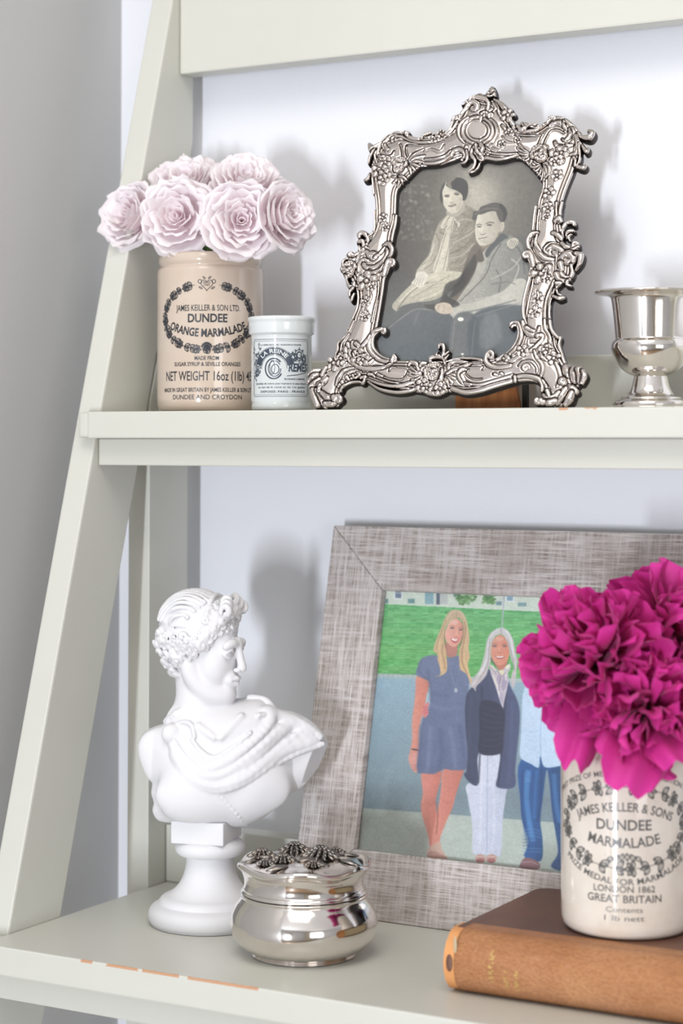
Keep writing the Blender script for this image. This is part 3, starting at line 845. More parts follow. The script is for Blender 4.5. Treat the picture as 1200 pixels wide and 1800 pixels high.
# stoneware jar on the book
J3 = Vector((0, 0, 0)); _p = on_z(1101, 774 + (-(SL + bh)) * 3510 / 1.1725, SL + bh); J3 = Vector((_p.x, _p.y, SL + bh + 0.0001))
jar3 = thing('stoneware_jar', 'grey-cream stoneware marmalade jar on the book holding the magenta peonies', 'jar', J3)
r3 = 0.0383
prof = [(0, 0.0004), (0.0335, 0.0004), (0.0355, 0.0012), (0.0374, 0.0035), (0.0382, 0.0075), (r3, 0.012), (r3, 0.0945), (0.0380, 0.0985), (0.0368, 0.1015), (0.0352, 0.1030), (0.0342, 0.1040),
        (0.0342, 0.1060), (0.0352, 0.1072), (0.0354, 0.1100), (0.0346, 0.1118), (0.0325, 0.1118), (0.0312, 0.1100), (0.0312, 0.02), (0.030, 0.006), (0, 0.005)]
link('jar_body', lathe('jar_body', prof, 96), M_jar_grey, jar3)
A3 = face_cam(J3.x, J3.y) - R(2)
V3 = lambda y: (1657 - y) * 1.134 / 3510.0
P = Print2D()
P.text('FIRST PRIZE OF MERIT VIENNA EXHIBITION 1873', 0.0, V3(1366), 0.0030, 0.100, 0.01, arc=(0.085, 1))
P.text('JAMES KEILLER & SONS', 0.0, V3(1428), 0.0050, 0.060, 0.015, arc=(0.066, 1))
P.text('DUNDEE', 0.0, V3(1461), 0.0058, 0.032, 0.02)
P.text('MARMALADE', 0.0, V3(1492), 0.0056, 0.044, 0.015, arc=(0.10, -1))
P.text('PRIZE MEDAL FOR MARMALADE', 0.0, V3(1557), 0.0034, 0.084, 0.015, arc=(0.070, -1))
P.text('LONDON 1862', 0.0, V3(1570), 0.0036, 0.036, 0.015)
P.text('GREAT BRITAIN', 0.0, V3(1588), 0.0042, 0.044, 0.015)
P.text('Contents', 0.0, V3(1605), 0.0030, 0.021, 0.0)
P.text('1 lb nett', 0.0, V3(1620), 0.0030, 0.023, 0.0)
wreath(P, 0.0, V3(1457), 0.0405, 0.0232, 26, 0.0062, 0.0015, 0.0, random.Random(8))
for k in range(6): P.leaf(-0.010 + k * 0.0040, V3(1515), R(20 + 25 * k), 0.0045, 0.0012)
link('printed_lettering', P.wrap('lettering', r3, A3), M_ink_grey, jar3, 'faded grey lettering and leafy wreath', smooth=False)

PZ = lambda x, y, Y: on_y(x, y, Y)
K = 1.15 / 3510
peony(PZ(1046, 1160, 1.075), dcam + Vector((-0.75, -0.3, 0.35)), 147 * K, 3, 74, 'magenta peony with frilled petals filling the left of the bunch',
      drop=((1035, 1362, 1.045, 0.016), (990, 1300, 1.06, 0.018)))
peony(PZ(1170, 1120, 1.125), dcam + Vector((0.2, 0.3, 0.75)), 142 * K, 9, 74, 'magenta peony at the top right of the bunch')
peony(PZ(1140, 1245, 1.070), dcam + Vector((0.45, 0.1, -0.1)), 118 * K, 14, 60, 'magenta peony low over the jar rim with drooping guard petals',
      drop=((1130, 1396, 1.030, 0.022), (1060, 1330, 1.04, 0.017), (1190, 1340, 1.04, 0.020)))
for k, t in enumerate([o for o in bpy.data.objects if o.type == 'EMPTY' and o.name.startswith('peony')]):
    stem_to(t, (0.1 * (k - 1), 0, 1), 0.02, (J3.x + 0.016 * (k - 1), J3.y, J3.z + 0.012), (J3.x + 0.014 * (k - 1), J3.y, J3.z + 0.112))
# ================================================================== painter for the flat photo prints
class Canvas:
    """colour field (sRGB 0..1) addressed in target-like picture coordinates"""
    def __init__(s, x0, y0, x1, y1, k):
        s.x0, s.y0, s.k = x0, y0, k
        s.W = int((x1 - x0) * k) + 1; s.H = int((y1 - y0) * k) + 1
        s.A = np.zeros((s.H, s.W, 3)); s.T = (1.0, 0.0, 0.0)
        s.XX, s.YY = np.meshgrid(x0 + np.arange(s.W) / k, y0 + np.arange(s.H) / k)
        s.rs = np.random.RandomState(7)
    def frame(s, scale, ox, oy): s.T = (scale, ox, oy)
    def P(s, pts): return [(s.T[1] + x / s.T[0], s.T[2] + y / s.T[0]) for x, y in pts]
    def mask(s, pts, blur=0.6, smooth=True):
        pts = s.P(pts)
        if smooth and len(pts) > 3:
            pts = [(v.x, v.y) for v in catmull([Vector((x, y, 0)) for x, y in pts], 5, True)]
        p = (np.array(pts) - (s.x0, s.y0)) * s.k
        pad = int(blur * 3 * s.k) + 2
        i0 = max(int(p[:, 1].min()) - pad, 0); i1 = min(int(p[:, 1].max()) + pad + 1, s.H)
        j0 = max(int(p[:, 0].min()) - pad, 0); j1 = min(int(p[:, 0].max()) + pad + 1, s.W)
        if i1 <= i0 or j1 <= j0: return None
        m = np.zeros((i1 - i0, j1 - j0)); q = np.roll(p, -1, 0)
        for dy in (-0.25, 0.25):
            for dx in (-0.25, 0.25):
                yy = np.arange(i0, i1)[:, None] + dy; xx = np.arange(j0, j1)[None, :] + dx
                ins = np.zeros(m.shape, bool)
                for (ax, ay), (bx, by) in zip(p, q):
                    if ay == by: continue
                    c = ((ay > yy) != (by > yy))
                    xi = ax + (yy - ay) * (bx - ax) / (by - ay)
                    ins ^= (c & (xx < xi))
                m += ins * 0.25
        if blur > 0: m = s.gb(m, blur * s.k)
        return m, i0, i1, j0, j1
    @staticmethod
    def gb(m, sg):
        n = max(1, int(sg * 2.5)); x = np.arange(-n, n + 1); k = np.exp(-x * x / (2 * sg * sg + 1e-9)); k /= k.sum()
        m = np.apply_along_axis(lambda r: np.convolve(r, k, 'same'), 0, m)
        return np.apply_along_axis(lambda r: np.convolve(r, k, 'same'), 1, m)
    def poly(s, pts, col, blur=0.6, alpha=1.0, smooth=True, grad=None, tex=0.0):
        """grad = (dx, dy, col2): blends to col2 along the direction over the shape"""
        r = s.mask(pts, blur, smooth)
        if r is None: return
        m, i0, i1, j0, j1 = r
        c = np.array(col, float) / 255
        B = s.A[i0:i1, j0:j1]
        C = np.broadcast_to(c, B.shape).copy()
        if grad:
            gx, gy, c2 = grad; X = s.XX[i0:i1, j0:j1]; Y = s.YY[i0:i1, j0:j1]
            t = gx * (X - X.min()) / max(np.ptp(X), 1e-6) + gy * (Y - Y.min()) / max(np.ptp(Y), 1e-6)
            if gx < 0: t = t - gx
            if gy < 0: t = t - gy
            t = np.clip(t, 0, 1)[..., None]; C = C * (1 - t) + np.array(c2, float) / 255 * t
        if tex:
            C = C * (1 + tex * s.gb(s.rs.randn(*m.shape), 1.0)[..., None] * 2.5)
        a = (m * alpha)[..., None]
        s.A[i0:i1, j0:j1] = B * (1 - a) + C * a
    def line(s, pts, w, col, blur=0.4, alpha=1.0, smooth=True):
        """w in target pixels, may be (w0, w1)"""
        q = [Vector((x, y, 0)) for x, y in pts]
        if smooth and len(q) > 2: q = catmull(q, 5)
        n = len(q); L = []; Rr = []
        for i, p in enumerate(q):
            d = (q[min(i + 1, n - 1)] - q[max(i - 1, 0)]); d.normalize()
            ww = (w if not hasattr(w, '__len__') else w[0] + (w[1] - w[0]) * i / (n - 1)) * s.T[0] / 2
            L.append((p.x - d.y * ww, p.y + d.x * ww)); Rr.append((p.x + d.y * ww, p.y - d.x * ww))
        s.poly(L + Rr[::-1], col, blur, alpha, smooth=False)
    def ell(s, x, y, a, b, col, blur=0.5, alpha=1.0, rot=0.0, **k):
        ca, sa = math.cos(rot), math.sin(rot)
        s.poly([(x + a * math.cos(t) * ca - b * math.sin(t) * sa, y + a * math.cos(t) * sa + b * math.sin(t) * ca) for t in [i * PI / 8 for i in range(16)]], col, blur, alpha, False, **k)
    def mesh(s, name, place, xs=None):
        js = np.arange(s.W) if xs is None else xs
        V = np.empty((s.H, len(js), 3), np.float32)
        # place() is projective-free: evaluate on the plane for each node
        Xp = s.XX[:, js]; Yp = s.YY[:, js]
        V = place(Xp, Yp)
        n, m = s.H, len(js)
        idx = np.arange(n * m).reshape(n, m)
        F = np.stack([idx[:-1, :-1], idx[1:, :-1], idx[1:, 1:], idx[:-1, 1:]], -1).reshape(-1, 4)
        me = np_mesh(name, V.reshape(-1, 3), F)
        c = np.clip(s.A[:, js], 0, 1); lin = np.where(c <= 0.04045, c / 12.92, ((c + 0.055) / 1.055) ** 2.4)
        rgba = np.concatenate([lin.reshape(-1, 3), np.ones((n * m, 1))], 1).astype(np.float32)
        at = me.color_attributes.new('print', 'FLOAT_COLOR', 'POINT'); at.data.foreach_set('color', rgba.ravel())
        return me
def plane_place(P, nrm, origin):
    """vectorised pixel -> point on plane, relative to origin"""
    Rm = np.array(_rot); P = np.array(P); nrm = np.array(nrm); origin = np.array(origin)
    def f(X, Y):
        d = np.stack([(X - 600) / F_PX, -(Y - PPY) / F_PX, -np.ones_like(X)], -1) @ Rm.T
        t = (P @ nrm) / (d @ nrm)
        return d * t[..., None] - origin
    return f
def print_mat(name, rough=0.35):
    m = NT(name, rough, 0, (0.5, 0.5, 0.5), 0.4)
    a = m.n('ShaderNodeAttribute', attribute_name='print'); m.col(a.outputs['Color']); return m.m
def thin_glass(name, tint=(1, 1, 1), refl=1.0):
    m = NT(name); t = m.t
    gl = m.n('ShaderNodeBsdfGlossy'); gl.inputs['Roughness'].default_value = 0.02
    tr = m.n('ShaderNodeBsdfTransparent'); tr.inputs[0].default_value = (*tint, 1)
    fr = m.n('ShaderNodeFresnel', i_IOR=1.5); mx = m.n('ShaderNodeMixShader')
    m.l(m.math('MULTIPLY', fr.outputs[0], refl), mx.inputs[0]); m.l(tr.outputs[0], mx.inputs[1]); m.l(gl.outputs[0], mx.inputs[2])
    m.l(mx.outputs[0], t.nodes['Material Output'].inputs[0]); return m.m
M_glass = thin_glass('picture_glass')

def paint_family():
    c = Canvas(612, 1028, 1250, 1612, 1.2)
    X, Y = c.XX, c.YY
    # a picture line falls slightly to the right with perspective
    sl = lambda y0, k: Y - (y0 + k * (X - 660))
    g = c.rs.randn(*X.shape)
    streak = c.gb(np.repeat(c.rs.randn(c.H, c.W // 12 + 1), 12, 1)[:, :c.W], 1.2) * 1.6
    grass = np.stack([0.42 + 0.05 * streak, 0.74 + 0.05 * streak, 0.47 + 0.04 * streak], -1)
    t = np.clip((Y - 1062) / 120, 0, 1)[..., None]
    grass = grass * (1 - t) + (np.array([0.36, 0.68, 0.36]) + streak[..., None] * 0.05) * t
    c.A[:] = grass
    road = np.array([0.60, 0.72, 0.78]) * np.ones_like(grass)
    t = np.clip((Y - 1190) / 200, 0, 1)[..., None]; road = road * (1 - t) + np.array([0.52, 0.60, 0.63]) * t
    road += (g * 0.018)[..., None]
    # mirror-like bluish sheen is left to the glass; only the tone of the paving is printed
    m = (sl(1184, 0.035) > 0)[..., None]; c.A = np.where(m, road, c.A)
    m = np.exp(-((sl(1187, 0.035)) / 3.2) ** 2)[..., None]; c.A = c.A * (1 - m) + np.array([0.72, 0.76, 0.74]) * m
    walk = np.array([0.76, 0.80, 0.76]) + (c.gb(g, 2) * 0.04)[..., None]
    m = np.clip(sl(1421, 0.075) / 2.0, 0, 1)[..., None]; c.A = c.A * (1 - m) + walk * m
    # house along the top
    m = (sl(1061, 0.05) < 0)[..., None]; c.A = np.where(m, np.array([0.86, 0.90, 0.84]) * np.ones_like(c.A), c.A)
    c.frame(3, 600, 1000)
    S = dict(smooth=False)
    for x, y, w_, h_, col in ((283, 100, 32, 54, (110, 130, 150)), (440, 105, 45, 80, (140, 180, 190)), (500, 108, 18, 80, (90, 100, 120)), (590, 108, 34, 40, (120, 140, 155)),
                              (872, 118, 32, 50, (140, 175, 195)), (815, 172, 30, 20, (120, 150, 160)), (930, 178, 45, 20, (130, 165, 170)), (350, 158, 36, 24, (110, 150, 150)), (210, 158, 36, 24, (110, 150, 150)), (520, 115, 40, 70, (200, 205, 200))):
        if h_ == 54 or h_ == 50: c.poly([(x - 7, y - 6), (x + w_ + 7, y - 6), (x + w_ + 7, y + h_ + 7), (x - 7, y + h_ + 7)], (238, 242, 240), 0.4, **S)
        c.poly([(x, y), (x + w_, y), (x + w_, y + h_), (x, y + h_)], col, 0.5, **S)
        if w_ == 32: c.line([(x, y + h_ / 2), (x + w_, y + h_ / 2)], 1.2, (225, 230, 230), smooth=False)
    rn_ = random.Random(3)
    for cx, w_ in ((650, 62), (780, 40)):
        for _ in range(70):
            x = cx + rn_.gauss(0, w_ * .42); y = 158 + rn_.gauss(0, 16); k = rn_.random()
            if abs(x - cx) < w_ and y < 190: c.ell(x, y, 9, 6, (60 + 70 * k, 110 + 70 * k, 60 + 50 * k), 0.6, 0.8)
    c.line([(858, 120), (845, 320)], 2.4, (190, 190, 205), smooth=False)
    # soft reflection shapes printed as tonal variety of grass
    for y in range(230, 540, 14): c.line([(180, y + rn_.uniform(-5, 5)), (480, y + 8), (1000, y + 25)], rn_.uniform(1, 3), rn_.choice(((150, 215, 150), (100, 185, 110), (165, 215, 140))), 1.0, 0.45)
    # stone kerb joints
    for x in range(170, 480, 26): c.line([(x, 549), (x - 2, 572)], 0.7, (120, 130, 130), 0.4, 0.6, False)
    # shadow patch on the road, printed
    c.poly([(85, 1180), (250, 1190), (420, 1220), (560, 1265), (980, 1295), (1100, 1310), (1110, 1200), (800, 1150), (400, 1120)], (120, 138, 150), 5, 0.35)
    # ---------- young woman in the grey-blue dress
    skin = (222, 158, 138); skd = (190, 118, 100)
    # legs
    c.poly([(425, 1060), (520, 1060), (520, 1120), (500, 1200), (496, 1240), (505, 1330), (500, 1420), (510, 1460), (470, 1480), (455, 1400), (425, 1300), (418, 1240), (428, 1180)], (232, 150, 132), 0.7, grad=(1, 0, (206, 120, 104)))
    c.poly([(540, 1055), (640, 1050), (625, 1120), (600, 1200), (585, 1260), (545, 1350), (520, 1420), (512, 1475), (480, 1475), (480, 1400), (500, 1300), (515, 1230), (525, 1150)], (236, 156, 138), 0.7, grad=(1, 0, (204, 118, 100)))
    c.line([(500, 1230), (508, 1300), (500, 1400)], 2.0, (150, 88, 76), 0.8, 0.8)
    c.line([(440, 1225), (470, 1245), (495, 1228)], 1.6, (190, 108, 94), 0.8, 0.6); c.line([(530, 1215), (560, 1235), (588, 1215)], 1.6, (190, 108, 94), 0.8, 0.6)
    c.poly([(458, 1475), (515, 1440), (530, 1480), (550, 1510), (550, 1530), (460, 1520)], (214, 178, 160), 0.7)
    c.poly([(462, 1492), (500, 1490), (550, 1518), (550, 1532), (460, 1524)], (196, 150, 136), 0.6)
    # her arms
    c.poly([(398, 565), (462, 575), (455, 650), (440, 730), (418, 800), (408, 880), (410, 960), (408, 1010), (400, 1070), (375, 1062), (355, 1010), (362, 960), (372, 900), (372, 800), (385, 700), (390, 630)], (236, 160, 140), 0.7, grad=(1, 0, (212, 128, 108)))
    c.line([(370, 950), (410, 957)], 2.2, (60, 55, 70), 0.4); c.poly([(358, 975), (400, 975), (408, 1020), (398, 1068), (380, 1065), (356, 1015)], (228, 160, 148), 0.6)
    for k in range(3): c.line([(372 + 9 * k, 1030), (380 + 8 * k, 1066)], 0.9, (180, 105, 95), 0.4, 0.7)
    c.poly([(462, 660), (450, 660), (440, 740), (450, 745), (470, 700)], (170, 205, 215), 0.6)
    # dress
    dress = (112, 124, 156)
    c.poly([(470, 455), (420, 475), (400, 520), (394, 560), (455, 590), (468, 640), (468, 700), (450, 760), (425, 800), (415, 900), (398, 1062), (440, 1078), (490, 1080), (540, 1056), (590, 1062), (668, 1050), (665, 960), (660, 860), (650, 780), (652, 700), (668, 640), (672, 560), (640, 480), (605, 455), (570, 466), (530, 462)], dress, 0.8, grad=(0, 1, (100, 112, 146)), tex=0.02)
    for a, b, cc, al in (([(420, 820), (412, 940), (404, 1055)], 6, (86, 98, 132), .6), ([(470, 830), (462, 950), (450, 1070)], 7, (130, 142, 174), .6), ([(520, 840), (528, 960), (515, 1062)], 8, (84, 96, 130), .6),
                        ([(570, 830), (590, 950), (600, 1055)], 8, (128, 140, 172), .5), ([(620, 820), (640, 940), (655, 1045)], 7, (86, 98, 132), .6), ([(480, 650), (520, 668), (570, 660)], 8, (90, 100, 132), .5),
                        ([(470, 720), (540, 740), (640, 730)], 6, (124, 136, 168), .5), ([(420, 480), (410, 540), (455, 585)], 3, (84, 94, 126), .7), ([(462, 590), (470, 650), (468, 700)], 4, (80, 90, 120), .6), ([(455, 530), (460, 585)], 3, (80, 90, 120), .7)):
        c.line(a, b, cc, 2.0, al)
    c.poly([(455, 740), (462, 710), (450, 705), (430, 740), (428, 770), (440, 785), (460, 760)], (222, 130, 130), 0.5)   # hand on her waist
    for k in range(3): c.line([(432, 735 + 14 * k), (460, 728 + 14 * k)], 0.9, (170, 80, 90), 0.4, 0.7)
    # neck, hair, face
    c.frame(9, 740, 1060)
    c.poly([(385, 640), (560, 640), (570, 800), (520, 850), (450, 858), (400, 820)], (190, 128, 116), 0.6)
    hair = (206, 178, 146)
    c.poly([(540, 108), (450, 130), (380, 230), (330, 350), (270, 500), (215, 640), (195, 760), (250, 800), (260, 900), (290, 1000), (300, 1130), (200, 1180), (330, 1140), (400, 1080), (410, 960), (400, 840), (370, 600), (372, 520), (380, 400), (450, 290), (560, 230), (640, 270), (670, 400), (655, 560), (600, 760), (600, 900), (620, 1050), (720, 1130), (790, 1300), (800, 1230), (760, 1100), (740, 960), (770, 850), (750, 720), (765, 560), (740, 380), (700, 220), (630, 130)], hair, 0.5, grad=(0, 1, (222, 184, 134)))
    for pts, col, w_, al in (([(400, 250), (330, 440), (260, 620), (230, 740)], (170, 140, 112), 3, .6), ([(350, 640), (330, 760), (360, 900), (380, 1050)], (150, 112, 82), 3, .6), ([(300, 560), (290, 720), (310, 900), (320, 1090)], (238, 206, 160), 3, .7),
                             ([(700, 260), (735, 440), (700, 620), (720, 760)], (234, 200, 156), 3, .7), ([(690, 300), (700, 450), (670, 640), (640, 800), (660, 980), (740, 1130)], (150, 106, 72), 3, .6), ([(690, 800), (680, 900), (720, 1010), (770, 1180)], (240, 208, 158), 3, .7),
                             ([(560, 120), (470, 160), (410, 260)], (232, 214, 196), 4, .6), ([(560, 120), (640, 160), (690, 260)], (226, 208, 190), 4, .6), ([(555, 130), (560, 220)], (170, 140, 130), 3, .6), ([(640, 300), (665, 420), (650, 560), (610, 690)], (110, 80, 66), 2.5, .8), ([(380, 420), (368, 560), (390, 720)], (120, 88, 74), 2.5, .7)):
        c.line(pts, w_ * .6, col, 0.5, al)
    c.poly([(540, 240), (450, 300), (400, 390), (375, 480), (385, 580), (430, 650), (490, 692), (545, 690), (610, 630), (650, 540), (665, 430), (650, 330), (600, 260)], (240, 184, 166), 0.5, grad=(1, 0, (222, 150, 130)))
    c.ell(520, 300, 70, 40, (250, 208, 196), 1.2, .6); c.ell(430, 540, 40, 34, (248, 170, 160), 1.2, .6); c.ell(605, 560, 30, 34, (232, 140, 128), 1.2, .6)
    c.line([(455, 372), (490, 358), (525, 372)], 0.7, (120, 84, 76), 0.35, .8); c.line([(595, 385), (630, 380), (655, 395)], 0.7, (120, 84, 76), 0.35, .8)
    c.ell(490, 395, 32, 14, (84, 70, 80), 0.45, .85); c.ell(628, 422, 30, 14, (84, 70, 80), 0.45, .85)
    c.line([(552, 410), (560, 480), (545, 520)], 1.2, (252, 206, 190), 0.6, .8); c.line([(515, 530), (545, 545), (575, 530)], 0.9, (190, 108, 98), 0.5, .8)
    c.poly([(468, 545), (520, 565), (585, 570), (575, 610), (530, 632), (485, 605)], (196, 84, 84), 0.35); c.poly([(476, 552), (525, 568), (578, 574), (560, 598), (520, 602), (488, 582)], (252, 246, 244), 0.3)
    c.line([(390, 620), (450, 680), (545, 700), (620, 640)], 1.2, (176, 112, 98), 0.7, .6)
    c.line([(430, 860), (460, 1080), (545, 1340)], 0.5, (176, 170, 180), 0.3, .8); c.line([(600, 1050), (575, 1200), (555, 1340)], 0.5, (176, 170, 180), 0.3, .6); c.ell(550, 1380, 26, 34, (206, 208, 216), 0.4); c.ell(550, 1380, 12, 18, (150, 156, 176), 0.4)
    # ---------- woman with the navy cardigan
    c.frame(3, 600, 1000)
    c.poly([(670, 1130), (860, 1130), (865, 1200), (850, 1320), (840, 1500), (815, 1510), (765, 1508), (705, 1505), (690, 1480), (690, 1350), (668, 1220)], (222, 226, 240), 0.7, grad=(1, 0, (206, 212, 230)))
    c.poly([(725, 965), (835, 965), (830, 1130), (720, 1130)], (224, 228, 242), 0.7)
    c.line([(770, 985), (768, 1200), (766, 1500)], 2.0, (176, 184, 208), 0.8, .8); c.line([(740, 1000), (735, 1300), (728, 1480)], 3, (240, 242, 250), 1.2, .7); c.line([(800, 1150), (805, 1350), (795, 1480)], 3, (238, 242, 250), 1.2, .6)
    for y in (1180, 1240, 1320, 1400, 1450): c.line([(700, y), (745, y + 10)], 1.0, (190, 198, 220), 0.6, .5); c.line([(790, y + 5), (840, y - 2)], 1.0, (190, 198, 220), 0.6, .5)
    for cx in (732, 790):
        c.ell(cx, 1528, 28, 24, (206, 160, 150), 0.6); c.ell(cx, 1538, 22, 12, (172, 110, 104), 0.5); c.line([(cx - 24, 1518), (cx + 24, 1518)], 1.6, (222, 190, 178), 0.4)
    navy = (58, 64, 92)
    c.poly([(690, 620), (660, 660), (650, 740), (655, 860), (665, 960), (660, 1060), (645, 1085), (680, 1130), (715, 1142), (722, 1100), (724, 970), (832, 970), (825, 1080), (818, 1150), (912, 1150), (915, 1060), (925, 960), (935, 860), (940, 760), (925, 690), (890, 620), (860, 560), (780, 530), (730, 560)], navy, 0.8, grad=(1, 0, (78, 88, 124)), tex=0.02)
    c.poly([(735, 700), (850, 730), (852, 880), (838, 972), (728, 972), (728, 860)], (44, 46, 70), 0.8)
    for k in range(7): c.line([(735, 720 + 34 * k), (790, 745 + 32 * k), (848, 760 + 26 * k)], 1.6, (66, 70, 98), 0.8, .6)
    c.line([(740, 620), (738, 800), (722, 1130)], 2.5, (40, 44, 68), 1.0, .8); c.line([(868, 640), (858, 800), (845, 960), (826, 1140)], 2.5, (42, 46, 72), 1.0, .8)
    c.line([(690, 660), (672, 800), (690, 1100)], 4, (74, 82, 114), 2.0, .6); c.line([(900, 700), (895, 900), (880, 1130)], 5, (88, 100, 140), 2.0, .6)
    c.frame(9, 810, 1090)
    c.poly([(640, 120), (540, 150), (450, 230), (400, 360), (380, 500), (340, 660), (290, 790), (210, 900), (160, 1000), (130, 1040), (200, 1080), (230, 1130), (245, 1050), (330, 960), (400, 870), (440, 740), (470, 640), (470, 480), (500, 330), (560, 240), (640, 225), (700, 290), (740, 400), (770, 520), (800, 640), (840, 740), (800, 860), (790, 1000), (830, 1080), (870, 900), (880, 760), (890, 620), (850, 480), (830, 330), (770, 200), (710, 140)], (212, 208, 210), 0.5, grad=(0, 1, (202, 192, 192)))
    for pts, col, w_ in (([(600, 140), (480, 240), (430, 400), (420, 560), (370, 720), (270, 880)], (236, 236, 238), 2.4), ([(460, 300), (440, 480), (430, 640), (380, 800), (250, 960)], (170, 158, 158), 2), ([(700, 160), (780, 280), (810, 420), (840, 580)], (238, 240, 240), 2.6), ([(730, 300), (780, 460), (820, 640), (850, 800)], (160, 152, 158), 2), ([(640, 130), (640, 220)], (168, 160, 168), 2), ([(350, 760), (280, 900), (180, 1030)], (232, 224, 220), 2.4)):
        c.line(pts, w_, col, 0.5, .75)
    c.poly([(470, 600), (540, 720), (640, 780), (740, 680), (770, 560), (700, 700)], (60, 50, 60), 0.6, .7)
    c.poly([(540, 650), (720, 640), (700, 760), (640, 800), (580, 770)], (196, 124, 104), 0.6)
    c.poly([(600, 235), (530, 280), (490, 370), (472, 480), (480, 590), (530, 680), (600, 716), (680, 700), (740, 630), (765, 520), (745, 400), (700, 290), (650, 240)], (226, 160, 138), 0.5, grad=(1, 0, (220, 138, 112)))
    c.ell(600, 300, 70, 36, (238, 184, 168), 1.2, .6); c.ell(520, 520, 34, 30, (234, 140, 120), 1.2, .6); c.ell(715, 510, 34, 30, (232, 132, 108), 1.2, .6)
    c.line([(485, 390), (530, 375), (575, 395)], 0.8, (110, 76, 72), 0.35, .8); c.line([(640, 392), (690, 375), (730, 395)], 0.8, (110, 76, 72), 0.35, .8)
    c.ell(530, 412, 36, 13, (78, 74, 96), 0.4, .85); c.ell(690, 412, 34, 13, (78, 74, 96), 0.4, .85)
    c.line([(608, 420), (610, 480)], 1.4, (244, 184, 160), 0.6, .8); c.line([(570, 510), (600, 522), (640, 512)], 1.0, (180, 96, 84), 0.5, .8)
    c.poly([(535, 560), (610, 575), (690, 560), (665, 605), (610, 618), (565, 600)], (176, 92, 88), 0.35); c.poly([(548, 566), (610, 577), (678, 566), (655, 590), (610, 596), (575, 590)], (248, 240, 238), 0.3)
    # scarf
    c.poly([(450, 700), (500, 720), (570, 780), (640, 800), (720, 720), (775, 690), (780, 770), (745, 830), (750, 960), (720, 1130), (680, 1300), (660, 1390), (600, 1240), (560, 1100), (500, 930), (470, 850)], (206, 196, 204), 0.5)
    for x, y, a, b, col, r_ in ((500, 760, 50, 24, (238, 234, 216), .9), (740, 740, 44, 30, (240, 240, 214), -.8), (640, 830, 38, 46, (236, 230, 190), .2), (600, 930, 34, 90, (176, 160, 184), .1), (680, 1000, 40, 120, (170, 154, 180), .15), (540, 960, 20, 110, (240, 232, 216), -.35), (640, 1220, 24, 80, (190, 178, 200), -.1), (585, 1110, 12, 100, (246, 240, 236), -.25), (705, 900, 12, 60, (240, 236, 230), 0)):
        c.ell(x, y, a, b, col, 0.5, .85, r_)
    for pts in ([(640, 860), (610, 1000), (600, 1120)], [(560, 790), (620, 860)], [(700, 830), (650, 900)], [(470, 740), (560, 850)]): c.line(pts, 1.0, (110, 96, 110), 0.4, .8)
    # ---------- man in pale blue shirt and jeans, and the people hidden by the flowers
    c.frame(3, 600, 1000)
    for dx, shirt, legs in ((0, (204, 224, 244), (38, 92, 160)), (330, (226, 214, 200), (60, 66, 80)), (640, (120, 150, 190), (44, 84, 140))):
        D = lambda P_: [(x + dx, y) for x, y in P_]
        c.poly(D([(945, 1010), (1160, 1010), (1160, 1120), (1180, 1250), (1190, 1500), (1180, 1590), (1105, 1570), (1140, 1500), (1130, 1400), (1110, 1280), (1095, 1120), (1080, 1060), (1062, 1200), (1048, 1330), (1060, 1440), (1050, 1540), (965, 1520), (985, 1440), (955, 1340), (945, 1240)]), legs, 0.8, grad=(1, 0, tuple(v * .75 for v in legs)), tex=0.03)
        if dx == 0:
            for pts, w_, col, al in (([(985, 1060), (975, 1180), (985, 1300), (1010, 1440)], 9, (86, 150, 212), .7), ([(1030, 1060), (1020, 1200), (1015, 1320)], 5, (60, 122, 190), .6), ([(1055, 1060), (1050, 1200), (1035, 1330)], 3, (20, 52, 104), .7), ([(1120, 1080), (1130, 1220), (1150, 1340)], 8, (76, 140, 204), .6), ([(955, 1060), (950, 1240), (965, 1360), (990, 1500)], 3, (24, 60, 116), .7)):
                c.line(pts, w_, col, 1.4, al)
            for k in range(9): c.line([(955, 1380 + 16 * k), (1010, 1372 + 17 * k), (1055, 1388 + 15 * k)], 1.3, rn_.choice(((28, 70, 130), (96, 156, 214))), 0.7, .6)
            for k in range(5): c.line([(960, 1075 + 12 * k), (1000, 1080 + 10 * k)], 1.2, (120, 170, 220), 0.7, .6)
        c.poly(D([(950, 780), (945, 880), (942, 990), (1000, 1030), (1040, 1048), (1048, 985), (1070, 1045), (1150, 1040), (1200, 1020), (1240, 800), (1200, 600), (1120, 540), (1020, 560), (960, 640)]), shirt, 0.8, grad=(1, 0, tuple(min(255, v * 1.04) for v in shirt)))
        c.line(D([(1052, 800), (1048, 900), (1050, 985)]), 1.4, (150, 180, 214), 0.6, .8)
        for k in range(6): c.line(D([(955 + 6 * k, 850 + 25 * k), (1000 + 5 * k, 862 + 24 * k), (1040, 850 + 30 * k)]), 2, (178, 204, 232), 1.0, .5)
        c.ell(1080 + dx, 440, 62, 84, (226, 168, 146), 0.8); c.poly(D([(1020, 420), (1030, 350), (1080, 335), (1130, 350), (1142, 420), (1110, 380), (1050, 380)]), (96, 74, 58), 0.8)
        c.poly(D([(940, 1560), (965, 1525), (1010, 1530), (1045, 1555), (1040, 1582), (990, 1590), (940, 1575)]), (138, 96, 100), 0.6); c.line(D([(950, 1548), (1000, 1545), (1038, 1562)]), 1.6, (190, 160, 160), 0.5, .8)
    c.line([(80, 1375), (160, 1300)], 0.8, (150, 150, 148), 0.5, .7)
    # soft blur and grain so that it reads like an enlarged snapshot
    for ch in range(3): c.A[..., ch] = c.gb(c.A[..., ch], 0.55)
    c.A *= 1 + 0.02 * (c.gb(c.rs.randn(*X.shape), 0.8) * 2.5)[..., None] + 0.012 * (c.gb(c.rs.randn(*X.shape), 5) * 12)[..., None]
